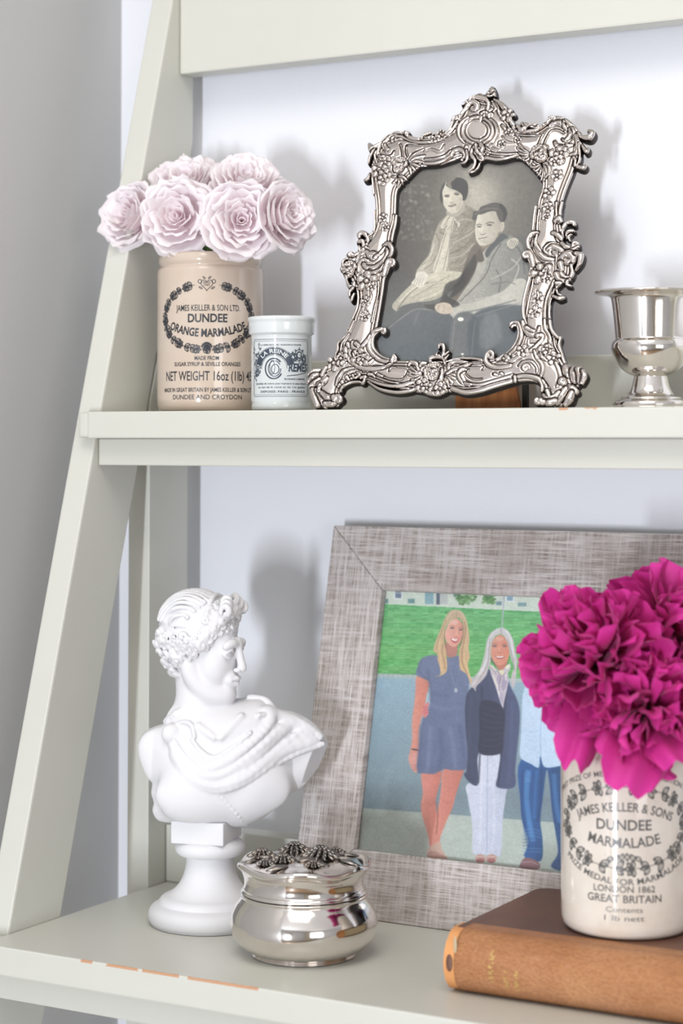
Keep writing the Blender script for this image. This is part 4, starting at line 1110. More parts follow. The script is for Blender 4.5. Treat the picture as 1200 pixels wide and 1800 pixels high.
    c.A = c.A * 0.92 + 0.065  # lifted tones: haze of the glass reflection painted into the print
    return c

def paint_portrait():
    """sepia studio portrait of a seated couple, 1920s style print"""
    c = Canvas(650, 268, 962, 655, 1.45)
    X, Y = c.XX, c.YY
    base = np.array([112, 108, 100.]) / 255
    c.A[:] = base
    # painted studio backdrop: darker left side with foliage, light glow right of her head
    dk = np.clip((770 - X) / 60, 0, 1)[..., None]; c.A = c.A * (1 - dk * 0.28)
    glow = np.exp(-(((X - 838) / 45) ** 2 + ((Y - 345) / 55) ** 2))[..., None]; c.A += glow * np.array([0.26, 0.25, 0.22])
    rt = np.clip((X - 900) / 60, 0, 1)[..., None]; c.A = c.A * (1 - 0.10 * rt)
    low = np.clip((Y - 470) / 120, 0, 1)[..., None]; c.A = c.A * (1 - low) + np.array([0.36, 0.40, 0.42]) * low  # lower part turned blue-grey: reflection in the glass painted into the print
    rn_ = random.Random(5)
    for _ in range(150):
        x = rn_.uniform(695, 760); y = rn_.uniform(320, 425); k = rn_.random()
        c.ell(x, y, rn_.uniform(1, 3.2), rn_.uniform(1, 4), (150 + 30 * k, 146 + 30 * k, 130 + 30 * k), 1.0, 0.16 + 0.25 * k * (1 if y < 380 else .4), rn_.uniform(0, 3))
    c.A *= (1 + 0.02 * c.gb(c.rs.randn(*X.shape), 1.2) * 3)[..., None]
    c.frame(2.2222, 520, 140)
    # her blouse
    bl = (186, 180, 160); dkb = (120, 114, 98)
    c.poly([(600, 520), (560, 560), (535, 620), (520, 680), (490, 720), (470, 755), (500, 775), (540, 750), (655, 755), (700, 660), (720, 600), (735, 540), (690, 505), (650, 490)], bl, 0.8, grad=(1, 0, (128, 121, 105)), tex=0.035)
    for pts, w_, col, al in (([(545, 600), (560, 640), (540, 740)], 2.2, dkb, .6), ([(640, 520), (700, 560), (690, 640)], 2.5, dkb, .5), ([(600, 680), (660, 650), (705, 600)], 2, dkb, .7), ([(600, 720), (650, 700), (690, 670)], 1.6, dkb, .6), ([(610, 640), (660, 615), (710, 580)], 1.6, (206, 200, 180), .7),
                             ([(620, 560), (655, 545), (690, 550)], 1.6, (206, 200, 182), .6), ([(540, 640), (520, 700), (490, 740)], 3, (208, 202, 182), .6), ([(600, 740), (660, 735)], 1.4, dkb, .7), ([(595, 700), (650, 685), (695, 640)], 1.2, (210, 204, 184), .7), ([(560, 595), (580, 605)], 2, dkb, .9), ([(500, 740), (530, 720), (545, 690)], 1.4, dkb, .7), ([(490, 725), (520, 705), (535, 680)], 1.2, dkb, .6)):
        c.line(pts, w_, col, 0.7, al)
    # ribbon ties
    c.poly([(600, 540), (618, 545), (600, 640), (585, 745), (535, 748), (560, 660), (580, 600)], (200, 194, 174), 0.5)
    c.line([(612, 545), (598, 640), (575, 745)], 0.8, (110, 104, 90), 0.4, .9); c.line([(585, 600), (562, 680), (540, 748)], 0.8, (110, 104, 90), 0.4, .9)
    c.poly([(590, 530), (565, 570), (575, 582), (600, 550), (640, 560), (625, 590), (632, 560), (608, 530)], (204, 198, 178), 0.4); c.line([(600, 535), (575, 575)], 0.9, (96, 90, 78), 0.4, .9); c.line([(612, 540), (634, 585)], 0.9, (96, 90, 78), 0.4, .9)
    # skirt
    c.poly([(655, 755), (600, 748), (540, 752), (500, 768), (450, 800), (400, 850), (375, 885), (392, 905), (405, 890), (425, 880), (470, 870), (540, 860), (590, 830), (620, 800), (650, 775)], (200, 194, 170), 0.7, grad=(0, 1, (170, 164, 144)), tex=0.03)
    for pts, w_, col in (([(520, 790), (450, 830), (395, 898)], 1.6, (96, 92, 80)), ([(600, 765), (540, 800), (450, 855)], 1.4, (140, 134, 116)), ([(625, 780), (560, 830), (480, 862)], 1.6, (216, 210, 188)), ([(560, 760), (480, 800), (400, 870)], 1.8, (214, 208, 186)), ([(610, 800), (560, 845), (500, 862)], 1.0, (130, 124, 108))):
        c.line(pts, w_, col, 0.6, .8)
    c.poly([(470, 755), (500, 750), (515, 770), (500, 800), (480, 812), (460, 800), (450, 795), (465, 775)], (206, 200, 184), 0.5)
    for k in range(4): c.line([(470 + 9 * k, 775), (456 + 11 * k, 806)], 0.6, (120, 112, 100), 0.4, .8)
    for k in range(26):        # small creases in blouse and skirt
        x = rn_.uniform(555, 690); y = rn_.uniform(580, 740); L_ = rn_.uniform(15, 45); a_ = rn_.uniform(-0.9, 0.1)
        c.line([(x, y), (x + L_ * .5 * math.cos(a_), y + L_ * .5 * math.sin(a_) + 4), (x + L_ * math.cos(a_), y + L_ * math.sin(a_))], 1.1, rn_.choice(((110, 104, 90), (208, 202, 184))), 0.6, .5)
    for k in range(16):
        x = rn_.uniform(420, 600); y = 860 - (x - 420) * .42 + rn_.uniform(-22, 18); c.line([(x, y), (x + 22, y - 14), (x + 46, y - 20)], 1.0, rn_.choice(((130, 124, 106), (214, 208, 188))), 0.7, .45)
    # his suit
    suit = (122, 122, 116)
    c.poly([(705, 640), (670, 690), (640, 780), (610, 860), (605, 880), (640, 870), (690, 860), (740, 820), (760, 700), (750, 650)], (116, 106, 94), 0.8)  # waistcoat, shirt shade
    c.poly([(820, 610), (770, 650), (740, 700), (700, 790), (640, 860), (612, 885), (610, 930), (690, 915), (760, 885), (850, 850), (900, 800), (905, 720), (885, 650), (860, 620)], (178, 176, 164), 0.9, grad=(1, 0, (118, 120, 116)), tex=0.03)
    c.poly([(805, 625), (760, 670), (735, 740), (690, 810), (625, 870), (640, 845), (690, 770), (720, 690), (760, 640), (790, 615)], (170, 168, 156), 0.6)   # lapel
    c.line([(800, 640), (765, 700), (735, 770), (640, 868)], 1.2, (70, 72, 70), 0.5, .9)
    c.poly([(612, 885), (690, 870), (800, 830), (860, 780), (900, 790), (890, 870), (840, 890), (760, 905), (690, 925), (612, 935)], (182, 180, 168), 0.8)    # sleeve
    for pts, w_, col in (([(780, 740), (800, 780), (790, 830)], 2, (90, 94, 92)), ([(840, 700), (870, 730), (850, 790)], 3, (180, 180, 170)), ([(760, 780), (840, 740), (880, 690)], 2.5, (176, 176, 166)), ([(700, 860), (780, 842), (860, 815)], 2, (186, 186, 174)), ([(760, 800), (820, 790), (858, 800)], 1.8, (100, 104, 100)), ([(660, 910), (760, 888), (860, 860)], 2, (96, 102, 104)), ([(850, 640), (880, 680), (895, 760)], 3, (90, 98, 102))):
        c.line(pts, w_, col, 0.8, .75)
    c.poly([(845, 620), (880, 640), (900, 700), (910, 620)], (92, 96, 94), 1.5, .8)
    # hand on his shoulder
    c.poly([(825, 630), (850, 618), (868, 625), (865, 645), (845, 662), (828, 655)], (190, 184, 166), 0.5)
    for k in range(4): c.line([(828 + 9 * k, 658 - 2 * k), (842 + 8 * k, 626 + 2 * k)], 1.0, (112, 106, 94), 0.4, .9)
    c.line([(826, 655), (845, 664), (866, 645)], 1.4, (90, 86, 78), 0.6, .7)
    # his trousers / dark lower part, with the blue-grey glass reflection painted in
    c.poly([(350, 980), (400, 935), (450, 900), (480, 895), (540, 910), (610, 925), (615, 1000), (605, 1110), (330, 1110), (320, 1040)], (92, 100, 106), 1.2, grad=(0, 1, (70, 86, 98)))
    c.line([(345, 985), (420, 925), (470, 897), (530, 900)], 1.6, (150, 150, 140), 0.8, .8); c.line([(480, 905), (460, 960)], 3, (120, 124, 122), 1.5, .6)
    c.poly([(615, 930), (700, 925), (690, 1110), (605, 1110)], (104, 110, 112), 1.2); c.poly([(690, 920), (870, 880), (900, 960), (870, 1090), (690, 1105)], (84, 96, 104), 1.5)
    c.poly([(730, 930), (790, 915), (800, 1020), (720, 1050)], (124, 130, 132), 3, .6)
    c.poly([(590, 840), (640, 880), (545, 900), (500, 880), (560, 870), (585, 800), (640, 770), (680, 700), (640, 800)], (62, 62, 62), 1.0, .8)
    c.poly([(655, 755), (700, 680), (700, 740), (650, 820), (600, 850)], (66, 64, 62), 1.0, .8)
    c.poly([(545, 880), (575, 870), (605, 880), (610, 910), (570, 915), (545, 900)], (196, 178, 156), 0.5); c.line([(560, 880), (552, 900)], 0.7, (120, 100, 84), 0.4, .8); c.line([(580, 876), (574, 908)], 0.7, (120, 100, 84), 0.4, .6); c.ell(643, 936, 12, 8, (226, 226, 214), 0.5)
    c.ell(650, 1072, 6, 4, (220, 224, 224), 0.5); c.ell(652, 1085, 6, 4, (226, 230, 230), 0.5)
    for pts in ([(620, 940), (612, 1020), (604, 1100)], [(700, 940), (690, 1020), (686, 1095)]): c.line(pts, 1.4, (140, 146, 146), 0.8, .6)
    c.line([(700, 925), (800, 895), (880, 870)], 1.5, (140, 142, 136), 0.8, .7)
    # ------ faces
    c.frame(7.0588, 760, 290)
    c.poly([(180, 560), (370, 480), (400, 560), (300, 640), (200, 630)], (170, 164, 148), 0.6)   # her neck
    c.poly([(180, 215), (140, 260), (120, 330), (118, 420), (140, 500), (180, 560), (240, 605), (310, 580), (360, 520), (385, 440), (390, 360), (370, 290), (300, 240)], (214, 208, 188), 0.5, grad=(1, 0, (186, 178, 158)))
    c.poly([(300, 155), (220, 170), (180, 215), (170, 260), (250, 300), (320, 330), (370, 380), (372, 435), (400, 440), (430, 390), (442, 290), (430, 220), (380, 170)], (72, 72, 72), 0.5); c.poly([(240, 160), (190, 200), (180, 260), (240, 290), (230, 220), (290, 165)], (150, 142, 122), 0.7, .8)
    c.poly([(160, 215), (120, 260), (92, 350), (95, 430), (120, 490), (130, 430), (120, 340), (145, 270)], (82, 82, 80), 0.5)
    c.line([(140, 385), (180, 370), (215, 372)], 1.0, (90, 86, 76), 0.35, .8); c.ell(180, 388, 30, 13, (84, 80, 72), 0.45, .85); c.line([(265, 355), (300, 335), (335, 345)], 1.0, (90, 86, 76), 0.35, .8); c.ell(302, 362, 32, 13, (78, 74, 68), 0.45, .85)
    c.line([(225, 390), (215, 450)], 1.2, (228, 222, 204), 0.5, .8); c.line([(210, 462), (238, 470), (266, 458)], 0.9, (110, 104, 90), 0.4, .9)
    c.poly([(190, 505), (235, 492), (290, 480), (280, 505), (235, 522), (205, 518)], (120, 100, 90), 0.3, .9); c.line([(205, 505), (240, 503), (280, 490)], 0.5, (226, 222, 210), 0.25)
    c.line([(345, 400), (340, 480), (300, 560)], 2, (160, 152, 132), 0.9, .6)
    # his face
    c.poly([(570, 590), (545, 680), (528, 780), (535, 900), (570, 980), (620, 1010), (700, 990), (790, 930), (850, 850), (880, 770), (880, 710), (840, 700), (800, 600), (740, 575), (640, 580)], (208, 202, 184), 0.5, grad=(1, 0, (160, 152, 136)))
    c.poly([(500, 620), (510, 580), (570, 565), (600, 520), (680, 490), (760, 465), (840, 480), (900, 530), (925, 600), (900, 680), (870, 715), (830, 690), (800, 620), (780, 570), (700, 580), (620, 610), (560, 620), (540, 680), (500, 680), (490, 650)], (88, 86, 82), 0.5)
    for k in range(12): c.ell(530 + 24 * k, 610 - 6 * k - 40 * math.sin(k / 11 * PI) * .8, 13, 9, (146, 138, 122), 0.4, .55, .3 * k)
    c.poly([(845, 480), (900, 530), (925, 600), (900, 680), (870, 700), (880, 600), (830, 520)], (66, 66, 68), 0.8)
    c.poly([(850, 720), (885, 712), (890, 770), (865, 820), (845, 800)], (190, 182, 162), 0.4); c.line([(860, 735), (868, 770), (856, 800)], 0.7, (110, 104, 90), 0.35, .8)
    c.line([(545, 745), (580, 735), (612, 745)], 1.5, (80, 76, 68), 0.4, .9); c.line([(660, 730), (710, 710), (765, 718)], 1.6, (80, 76, 68), 0.4, .9)
    c.ell(580, 765, 28, 10, (84, 80, 72), 0.4, .9); c.ell(705, 745, 34, 11, (84, 80, 72), 0.4, .9)
    c.line([(625, 760), (610, 830)], 1.6, (222, 216, 198), 0.6, .8); c.line([(595, 855), (625, 865), (660, 845)], 1.3, (110, 102, 88), 0.45, .9)
    c.line([(568, 918), (620, 908), (680, 895)], 1.2, (96, 84, 74), 0.35, .95); c.line([(585, 935), (630, 935), (660, 915)], 1.2, (186, 172, 150), 0.5, .8); c.ell(640, 960, 40, 10, (160, 150, 132), 0.8, .5)
    c.poly([(830, 830), (780, 930), (700, 990), (640, 1010), (700, 1010), (800, 960), (860, 880)], (104, 98, 86), 1.0, .8)
    c.poly([(600, 1000), (620, 1040), (690, 1010), (720, 990), (650, 1000)], (150, 130, 104), 0.5, .8); c.poly([(590, 1040), (640, 1180), (560, 1200), (540, 1120)], (100, 90, 80), 0.8)
    c.poly([(860, 850), (760, 960), (700, 1010), (650, 1090), (680, 1150), (760, 1040), (880, 930), (940, 900)], (84, 88, 92), 0.8)
    # warm paper tone, contrast of an old print
    g2 = c.rs.randn(*X.shape); c.A = np.clip((c.A * (1 + 0.015 * c.gb(g2, 1.0)[..., None] * 3 + 0.02 * c.gb(c.rs.randn(*X.shape), 3.0)[..., None] * 8) - 0.36) * 1.10 + 0.37, 0, 1)
    Lm = c.A.mean(-1, keepdims=True); c.A = c.A * 0.62 + Lm * 0.38 * np.array([1.02, 1.0, 0.96])
    return c
# ================================================================== weathered wood picture frame, leaning on the wall
WF0 = np.array([-0.718, 1.182, SL + 0.0004]); _t = math.atan2(1.2418 - 1.182, 0.2595)
WU = np.array([1, 0, 0.]); WVv = np.array([0, math.sin(_t), math.cos(_t)]); WN = np.cross(WU, WVv)   # WN points to the room (-Y)
WFC = Vector(WF0 + WU * 0.1625)
wf = thing('wooden_picture_frame', 'large weathered grey wood picture frame leaning behind the bust with a colour family photograph', 'picture frame', WFC)
def wmat(v):   # frame coords (a along, b up, c out of the plane) -> local of thing
    q = WF0 + WU * v[0] + WVv * v[1] + WN * v[2]; return Vector(q) - WFC
def wood_mat(name, vertical):
    m = NT(name, 0.55, 0, (0.4, 0.36, 0.33), 0.35)
    along = (3, 1, 60) if not vertical else (60, 1, 3)
    cross = (70, 1, 6) if not vertical else (6, 1, 70)
    n1 = m.noise(12, m.coord('Object', along), 5, 0.65); n2 = m.noise(5, m.coord('Object', cross), 4, 0.7); n3 = m.noise(14, m.coord('Object'), 4, 0.6)
    n4 = m.noise(30, m.coord('Object', along), 3, 0.7)
    c = m.ramp(n1, [(0.28, srgb(128, 116, 108)), (0.47, srgb(172, 162, 156)), (0.62, srgb(206, 199, 196))])
    c = m.mix(m.ramp(n2, [(0.42, (0, 0, 0)), (0.66, (0.75, 0.75, 0.75))]), c, srgb(212, 206, 205))
    c = m.mix(m.ramp(n3, [(0.50, (0, 0, 0)), (0.7, (0.6, 0.6, 0.6))]), c, srgb(138, 124, 112))
    c = m.mix(m.ramp(n4, [(0.60, (0, 0, 0)), (0.72, (0.5, 0.5, 0.5))]), c, srgb(96, 86, 80))
    m.col(c); m.bump(m.math('ADD', m.math('MULTIPLY', n4, 1.2), n1), 0.5, 0.0008)
    return m.m
M_woodH, M_woodV = wood_mat('weathered_wood_rail', False), wood_mat('weathered_wood_stile', True)
WW, WH, WB, WT = 0.325, 0.2675, 0.0448, 0.0135
def fboard(p4):
    """mitred board: p4 outer-a, outer-b, inner-b, inner-a corners in (a,b); slightly bevelled front"""
    bm = bmesh.new(); n = len(p4)
    # subdivide edges so that the sawn outline can be slightly uneven
    fr = [bm.verts.new(wmat((a, b, 0.0))) for a, b in p4]; bk = [bm.verts.new(wmat((a, b, -WT))) for a, b in p4]
    bm.faces.new(fr); bm.faces.new(bk[::-1])
    for i in range(n): bm.faces.new((fr[i], bk[i], bk[(i + 1) % n], fr[(i + 1) % n]))
    bmesh.ops.recalc_face_normals(bm, faces=bm.faces)
    bmesh.ops.bevel(bm, geom=bm.edges[:], offset=0.0011, segments=2, profile=0.6, affect='EDGES')
    return from_bm('frame_board', bm)
g_ = 0.00005
link('frame_board', fboard([(g_, WH), (g_, 0), (WB, WB), (WB, WH - WB)]), M_woodV, wf, smooth=False)
link('frame_board', fboard([(0, 0), (WW, 0), (WW - WB, WB), (WB, WB)]), M_woodH, wf, smooth=False)
link('frame_board', fboard([(0, WH), (WB, WH - WB), (WW - WB, WH - WB), (WW, WH)]), M_woodH, wf, smooth=False)
link('frame_board', fboard([(WW, 0), (WW, WH), (WW - WB, WH - WB), (WW - WB, WB)]), M_woodV, wf, smooth=False)
def wpanel(name, a0, a1, b0, b1, c0, c1):
    V = [wmat((a, b, c)) for c in (c0, c1) for a, b in ((a0, b0), (a1, b0), (a1, b1), (a0, b1))]
    return mesh(name, V, [(0, 3, 2, 1), (4, 5, 6, 7), (0, 1, 5, 4), (1, 2, 6, 5), (2, 3, 7, 6), (3, 0, 4, 7)])
link('glass', wpanel('glass', WB - 0.003, WW - WB + 0.003, WB - 0.003, WH - WB + 0.003, -0.0062, -0.0052), M_glass, wf, smooth=False)
link('backing_board', wpanel('backing_board', WB - 0.004, WW - WB + 0.004, WB - 0.004, WH - WB + 0.004, -0.0120, -0.0080), NT('black_backing_board', 0.8, 0, (0.02, 0.02, 0.022)).m, wf, smooth=False)
_c = paint_family()
_P = WF0 + WN * -0.0075
xs = np.unique(np.concatenate([np.arange(0, int((1010 - 612) * 1.2)), np.arange(int((1010 - 612) * 1.2), _c.W, 8)]))
_me = _c.mesh('photograph', plane_place(_P, WN, WFC), xs)
# trim the print to the rebate
_bm = bmesh.new(); _bm.from_mesh(_me)
_del = []
for v in _bm.verts:
    q = np.array(v.co + WFC) - WF0; a, b = q @ WU, q @ WVv
    if a < WB - 0.004 or a > WW - WB + 0.004 or b < WB - 0.004 or b > WH - WB + 0.004: _del.append(v)
bmesh.ops.delete(_bm, geom=_del, context='VERTS'); _bm.to_mesh(_me); _bm.free()
M_print = print_mat('colour_photo_print'); link('photograph', _me, M_print, wf, 'colour photograph of two women and a man standing on a path before a lawn', smooth=False)
# ================================================================== ornate silver frame
_r, _l = R(6), R(20)
OU = np.array([math.cos(_r), math.sin(_r), 0]); OV = np.array([-math.sin(_r) * math.sin(_l), math.cos(_r) * math.sin(_l), math.cos(_l)]); ON = np.cross(OU, OV)
_c0 = on_y(785, 722, 1.137); OP = np.array([_c0.x, 1.137, SU])
OC = Vector(OP)
of = thing('ornate_silver_frame', 'ornate silver rococo picture frame holding a sepia portrait of a couple', 'picture frame', OC)
of_place = plane_place(OP, ON, (0, 0, 0))
_Rm = np.array(_rot)
def pl_ab(px_, py_):
    """pixel(s) -> (a, b) in the frame plane, millimetres"""
    q = of_place(np.asarray(px_, float), np.asarray(py_, float)) - OP
    return (q @ OU) * 1000, (q @ OV) * 1000
ZA, ZTL, ZTR = (2.2222, 520, 140), (5.4545, 630, 150), (5.2174, 830, 150)
ZML, ZMR, ZBL, ZBC, ZBR = (9.0, 590, 380), (8.0, 900, 360), (4.898, 535, 560), (6.0, 720, 560), (6.6667, 880, 560)
def zab(Z, pts):
    p = np.array(pts, float); a, b = pl_ab(Z[1] + p[:, 0] / Z[0], Z[2] + p[:, 1] / Z[0]); return np.stack([a, b], 1)
def cr(P, sub=5, closed=False):
    return np.array([(v.x, v.y) for v in catmull([Vector((x, y, 0)) for x, y in P], sub, closed)])
outer = zab(ZA, [(745, 85), (700, 78), (665, 110), (650, 145), (622, 170), (610, 205), (560, 222), (500, 236), (440, 222), (400, 226), (350, 248), (322, 285), (303, 330), (300, 400), (312, 480), (314, 550), (302, 600), (270, 640), (240, 680), (215, 700), (208, 760),
                  (225, 800), (240, 830), (242, 880), (222, 940), (196, 1000), (178, 1035), (176, 1060), (160, 1095), (130, 1125), (95, 1140), (62, 1160), (62, 1210), (80, 1260), (100, 1288), (165, 1286), (186, 1260), (185, 1225), (205, 1192), (245, 1176), (290, 1180), (350, 1203), (430, 1222), (490, 1230), (520, 1238), (560, 1240), (600, 1228),
                  (660, 1234), (730, 1228), (800, 1210), (860, 1190), (930, 1186), (958, 1205), (975, 1235), (960, 1262), (985, 1284), (1075, 1280), (1098, 1250), (1104, 1215), (1128, 1190), (1130, 1160), (1105, 1138), (1070, 1118), (1045, 1080), (1030, 1040), (1022, 1010), (1006, 965), (1002, 900), (1010, 850), (1035, 815),
                  (1080, 790), (1092, 740), (1088, 700), (1075, 665), (1050, 630), (1040, 600), (1040, 550), (1050, 480), (1070, 420), (1090, 370), (1105, 320), (1118, 270), (1110, 220), (1080, 185), (1030, 165), (985, 178), (940, 205), (890, 208), (860, 195), (845, 150), (815, 115), (780, 92)])
inner = zab(ZA, [(500, 350), (560, 345), (620, 328), (650, 318), (700, 325), (745, 322), (800, 326), (870, 318), (900, 335), (930, 365), (962, 400), (962, 440), (948, 480), (940, 540), (932, 600), (912, 640), (905, 670), (905, 700), (918, 740), (912, 800), (896, 870), (886, 930), (882, 970), (880, 1010), (862, 1050), (820, 1076), (760, 1098), (690, 1104),
                 (600, 1102), (520, 1104), (440, 1102), (370, 1098), (335, 1074), (318, 1035), (322, 990), (330, 940), (342, 870), (352, 800), (364, 745), (376, 710), (378, 680), (386, 640), (394, 590), (400, 520), (404, 450), (420, 420), (450, 390), (475, 365)])
outer, inner = cr(outer, 4, True), cr(inner, 4, True)
ga0, gb0 = outer.min(0) - 12; ga1, gb1 = outer.max(0) + 14
HS = 0.235
na, nb = int((ga1 - ga0) / HS) + 1, int((gb1 - gb0) / HS) + 1
def sd_poly(P, X, Y):
    d2 = np.full(X.shape, 1e9); ins = np.zeros(X.shape, bool)
    for (ax, ay), (bx, by) in zip(P, np.roll(P, -1, 0)):
        ex, ey = bx - ax, by - ay; t = np.clip(((X - ax) * ex + (Y - ay) * ey) / (ex * ex + ey * ey + 1e-12), 0, 1)
        d2 = np.minimum(d2, (X - ax - t * ex) ** 2 + (Y - ay - t * ey) ** 2)
        if ay != by: ins ^= ((ay > Y) != (by > Y)) & (X < ax + (Y - ay) * ex / ey)
    return np.sqrt(d2) * np.where(ins, -1, 1)
cs = 4
ca, cb = np.meshgrid(ga0 + HS * cs * np.arange(na // cs + 2), gb0 + HS * cs * np.arange(nb // cs + 2), indexing='ij')
def upsample(C):
    i = np.arange(na) / cs; j = np.arange(nb) / cs; i0 = i.astype(int); j0 = j.astype(int); fi = (i - i0)[:, None]; fj = (j - j0)[None]
    g = lambda a, b: C[np.ix_(a, b)]
    return g(i0, j0) * (1 - fi) * (1 - fj) + g(i0 + 1, j0) * fi * (1 - fj) + g(i0, j0 + 1) * (1 - fi) * fj + g(i0 + 1, j0 + 1) * fi * fj
DO, DI = upsample(sd_poly(outer, ca, cb)), upsample(sd_poly(inner, ca, cb))
GA, GB = np.meshgrid(ga0 + HS * np.arange(na), gb0 + HS * np.arange(nb), indexing='ij')
eo, ei = -DO, DI                                   # distances inwards from the rim / from the opening
inb = (eo > 0) & (ei > 0)
e = np.minimum(eo, ei)
gs = lambda d, c, w_: np.exp(-((d - c) / w_) ** 2)
dome = np.sqrt(np.clip(1 - (1 - np.clip(e / 1.6, 0, 1)) ** 2, 0, 1))
B0 = 2.0
Hh = B0 + 1.7 * dome - 0.9 * gs(eo, 2.6, 0.32) - 0.9 * gs(ei, 2.4, 0.32) + 0.5 * gs(eo, 3.6, 0.5) - 0.8 * gs(eo, 4.7, 0.28) - 0.7 * gs(ei, 4.2, 0.28) + 1.0 * np.clip((e - 4.6) / 5.0, 0, 1) ** 0.6
SD = np.where(inb, -e, np.where(eo <= 0, -eo, -ei))   # >0 outside of the metal
ID = np.zeros(GA.shape, np.int16)
PARTS = ['frame_body']
GRV = np.clip(1.0 * gs(eo, 2.6, 0.26) + 1.0 * gs(eo, 4.7, 0.24) + 0.9 * gs(ei, 2.4, 0.26) + 0.8 * gs(ei, 4.2, 0.22), 0, 1)
def part_id(n):
    if n not in PARTS: PARTS.append(n)
    return PARTS.index(n)
def stamp(P, rad, part, lift=0.0, grow=True, groove=0.75, k=1.0, sub=5, flat=1.0):
    """raised tapering roll along P (mm); rad list/tuple in mm"""
    global Hh, SD, ID, GRV
    P = np.asarray(P, float)
    if sub and len(P) > 2: P = cr(P, sub)
    n = len(P); rr = np.interp(np.linspace(0, 1, n), np.linspace(0, 1, len(rad)), rad) if hasattr(rad, '__len__') else np.full(n, rad)
    mx = rr.max() + 1.4
    i0 = max(int((P[:, 0].min() - mx - ga0) / HS), 0); i1 = min(int((P[:, 0].max() + mx - ga0) / HS) + 2, na)
    j0 = max(int((P[:, 1].min() - mx - gb0) / HS), 0); j1 = min(int((P[:, 1].max() + mx - gb0) / HS) + 2, nb)
    if i1 <= i0 or j1 <= j0: return
    X, Y = GA[i0:i1, j0:j1], GB[i0:i1, j0:j1]
    best = np.full(X.shape, 1e9); ht = np.zeros(X.shape)
    if n == 1:
        d = np.hypot(X - P[0, 0], Y - P[0, 1]); best = d - rr[0]; ht = np.sqrt(np.clip(rr[0] ** 2 - d ** 2, 0, None))
    for (ax, ay), (bx, by), ra, rb in zip(P[:-1], P[1:], rr[:-1], rr[1:]):
        ex, ey = bx - ax, by - ay; t = np.clip(((X - ax) * ex + (Y - ay) * ey) / (ex * ex + ey * ey + 1e-12), 0, 1)
        d = np.hypot(X - ax - t * ex, Y - ay - t * ey); r = ra + (rb - ra) * t
        best = np.minimum(best, d - r); ht = np.maximum(ht, np.sqrt(np.clip(r * r - d * d, 0, None)))
    h0 = Hh[i0:i1, j0:j1]; sd = SD[i0:i1, j0:j1]
    inside = best < 0
    base = np.where(sd < 0, np.minimum(h0, B0 + 2.6), B0 + 0.3)
    new = B0 + 1.0 + lift + ht * flat * k
    new = np.where(sd < 0, np.maximum(new, B0 + 0.8), new)
    h1 = np.where(inside, np.maximum(new, np.where(sd < 0, np.minimum(h0, new + .2), new)), h0 - np.where(sd < 0, groove * np.exp(-((best - 0.12) / 0.34) ** 2), 0))
    Hh[i0:i1, j0:j1] = h1
    gr_ = GRV[i0:i1, j0:j1]; GRV[i0:i1, j0:j1] = np.where(inside, gr_ * 0.15 * (best > -0.3), np.maximum(gr_, min(1.0, groove * 1.25) * np.exp(-((best - 0.16) / 0.26) ** 2)))
    ID[i0:i1, j0:j1] = np.where(inside, part_id(part), ID[i0:i1, j0:j1])
    if grow: SD[i0:i1, j0:j1] = np.minimum(sd, best)
def st(Z, pts, rad, part='scroll_ornament', **k): stamp(zab(Z, pts), rad, part, **k)
def dimple(p, r, depth):
    global Hh
    i0 = max(int((p[0] - 3 * r - ga0) / HS), 0); i1 = int((p[0] + 3 * r - ga0) / HS) + 2; j0 = max(int((p[1] - 3 * r - gb0) / HS), 0); j1 = int((p[1] + 3 * r - gb0) / HS) + 2
    X, Y = GA[i0:i1, j0:j1], GB[i0:i1, j0:j1]
    Hh[i0:i1, j0:j1] -= depth * np.exp(-(((X - p[0]) ** 2 + (Y - p[1]) ** 2) / r ** 2))
def volute(Z, c, R0, a0, turns, dirn, rad, part='scroll_ornament', lead=(), **k):
    """spiral curl ending at c; R0 in crop pixels, lead = points before it"""
    pts = list(lead)
    for i in range(11):
        t = i / 10; th = a0 + dirn * turns * 2 * PI * t; rr = R0 * (1 - 0.80 * t); pts.append((c[0] + rr * math.cos(th), c[1] + rr * math.sin(th)))
    stamp(zab(Z, pts), rad, part, **k)
def flower(Z, c, r, part, rot=0.0, n=5):
    p = zab(Z, [c])[0]; r = r / Z[0] * 0.40
    for i in range(n):
        a = rot + 2 * PI * i / n; q = p + 0.9 * r * np.array([math.cos(a), math.sin(a)])
        stamp([p + (q - p) * .35, q], (r * 0.34, r * 0.52), part, lift=-0.2, sub=0, groove=0.55); dimple(q, r * 0.34, 0.45)
    stamp([p], (r * 0.34,), part, lift=0.35, sub=0)
def leafy(Z, pts, w, part='scroll_ornament', n=3):
    """acanthus leaf: parallel lobes fanning off one stem"""
    P = zab(Z, pts); P = cr(P, 5)
    T_ = np.gradient(P, axis=0); Nn = np.stack([-T_[:, 1], T_[:, 0]], 1) / (np.linalg.norm(T_, axis=1, keepdims=True) + 1e-9)
    t = np.linspace(0, 1, len(P))[:, None]
    for q in range(n):
        o = (q - (n - 1) / 2) * w * 0.9
        stamp(P + Nn * o * np.sin(t * PI * 0.75), (w * .35, w * .62, w * .3), part, sub=0, groove=.6)
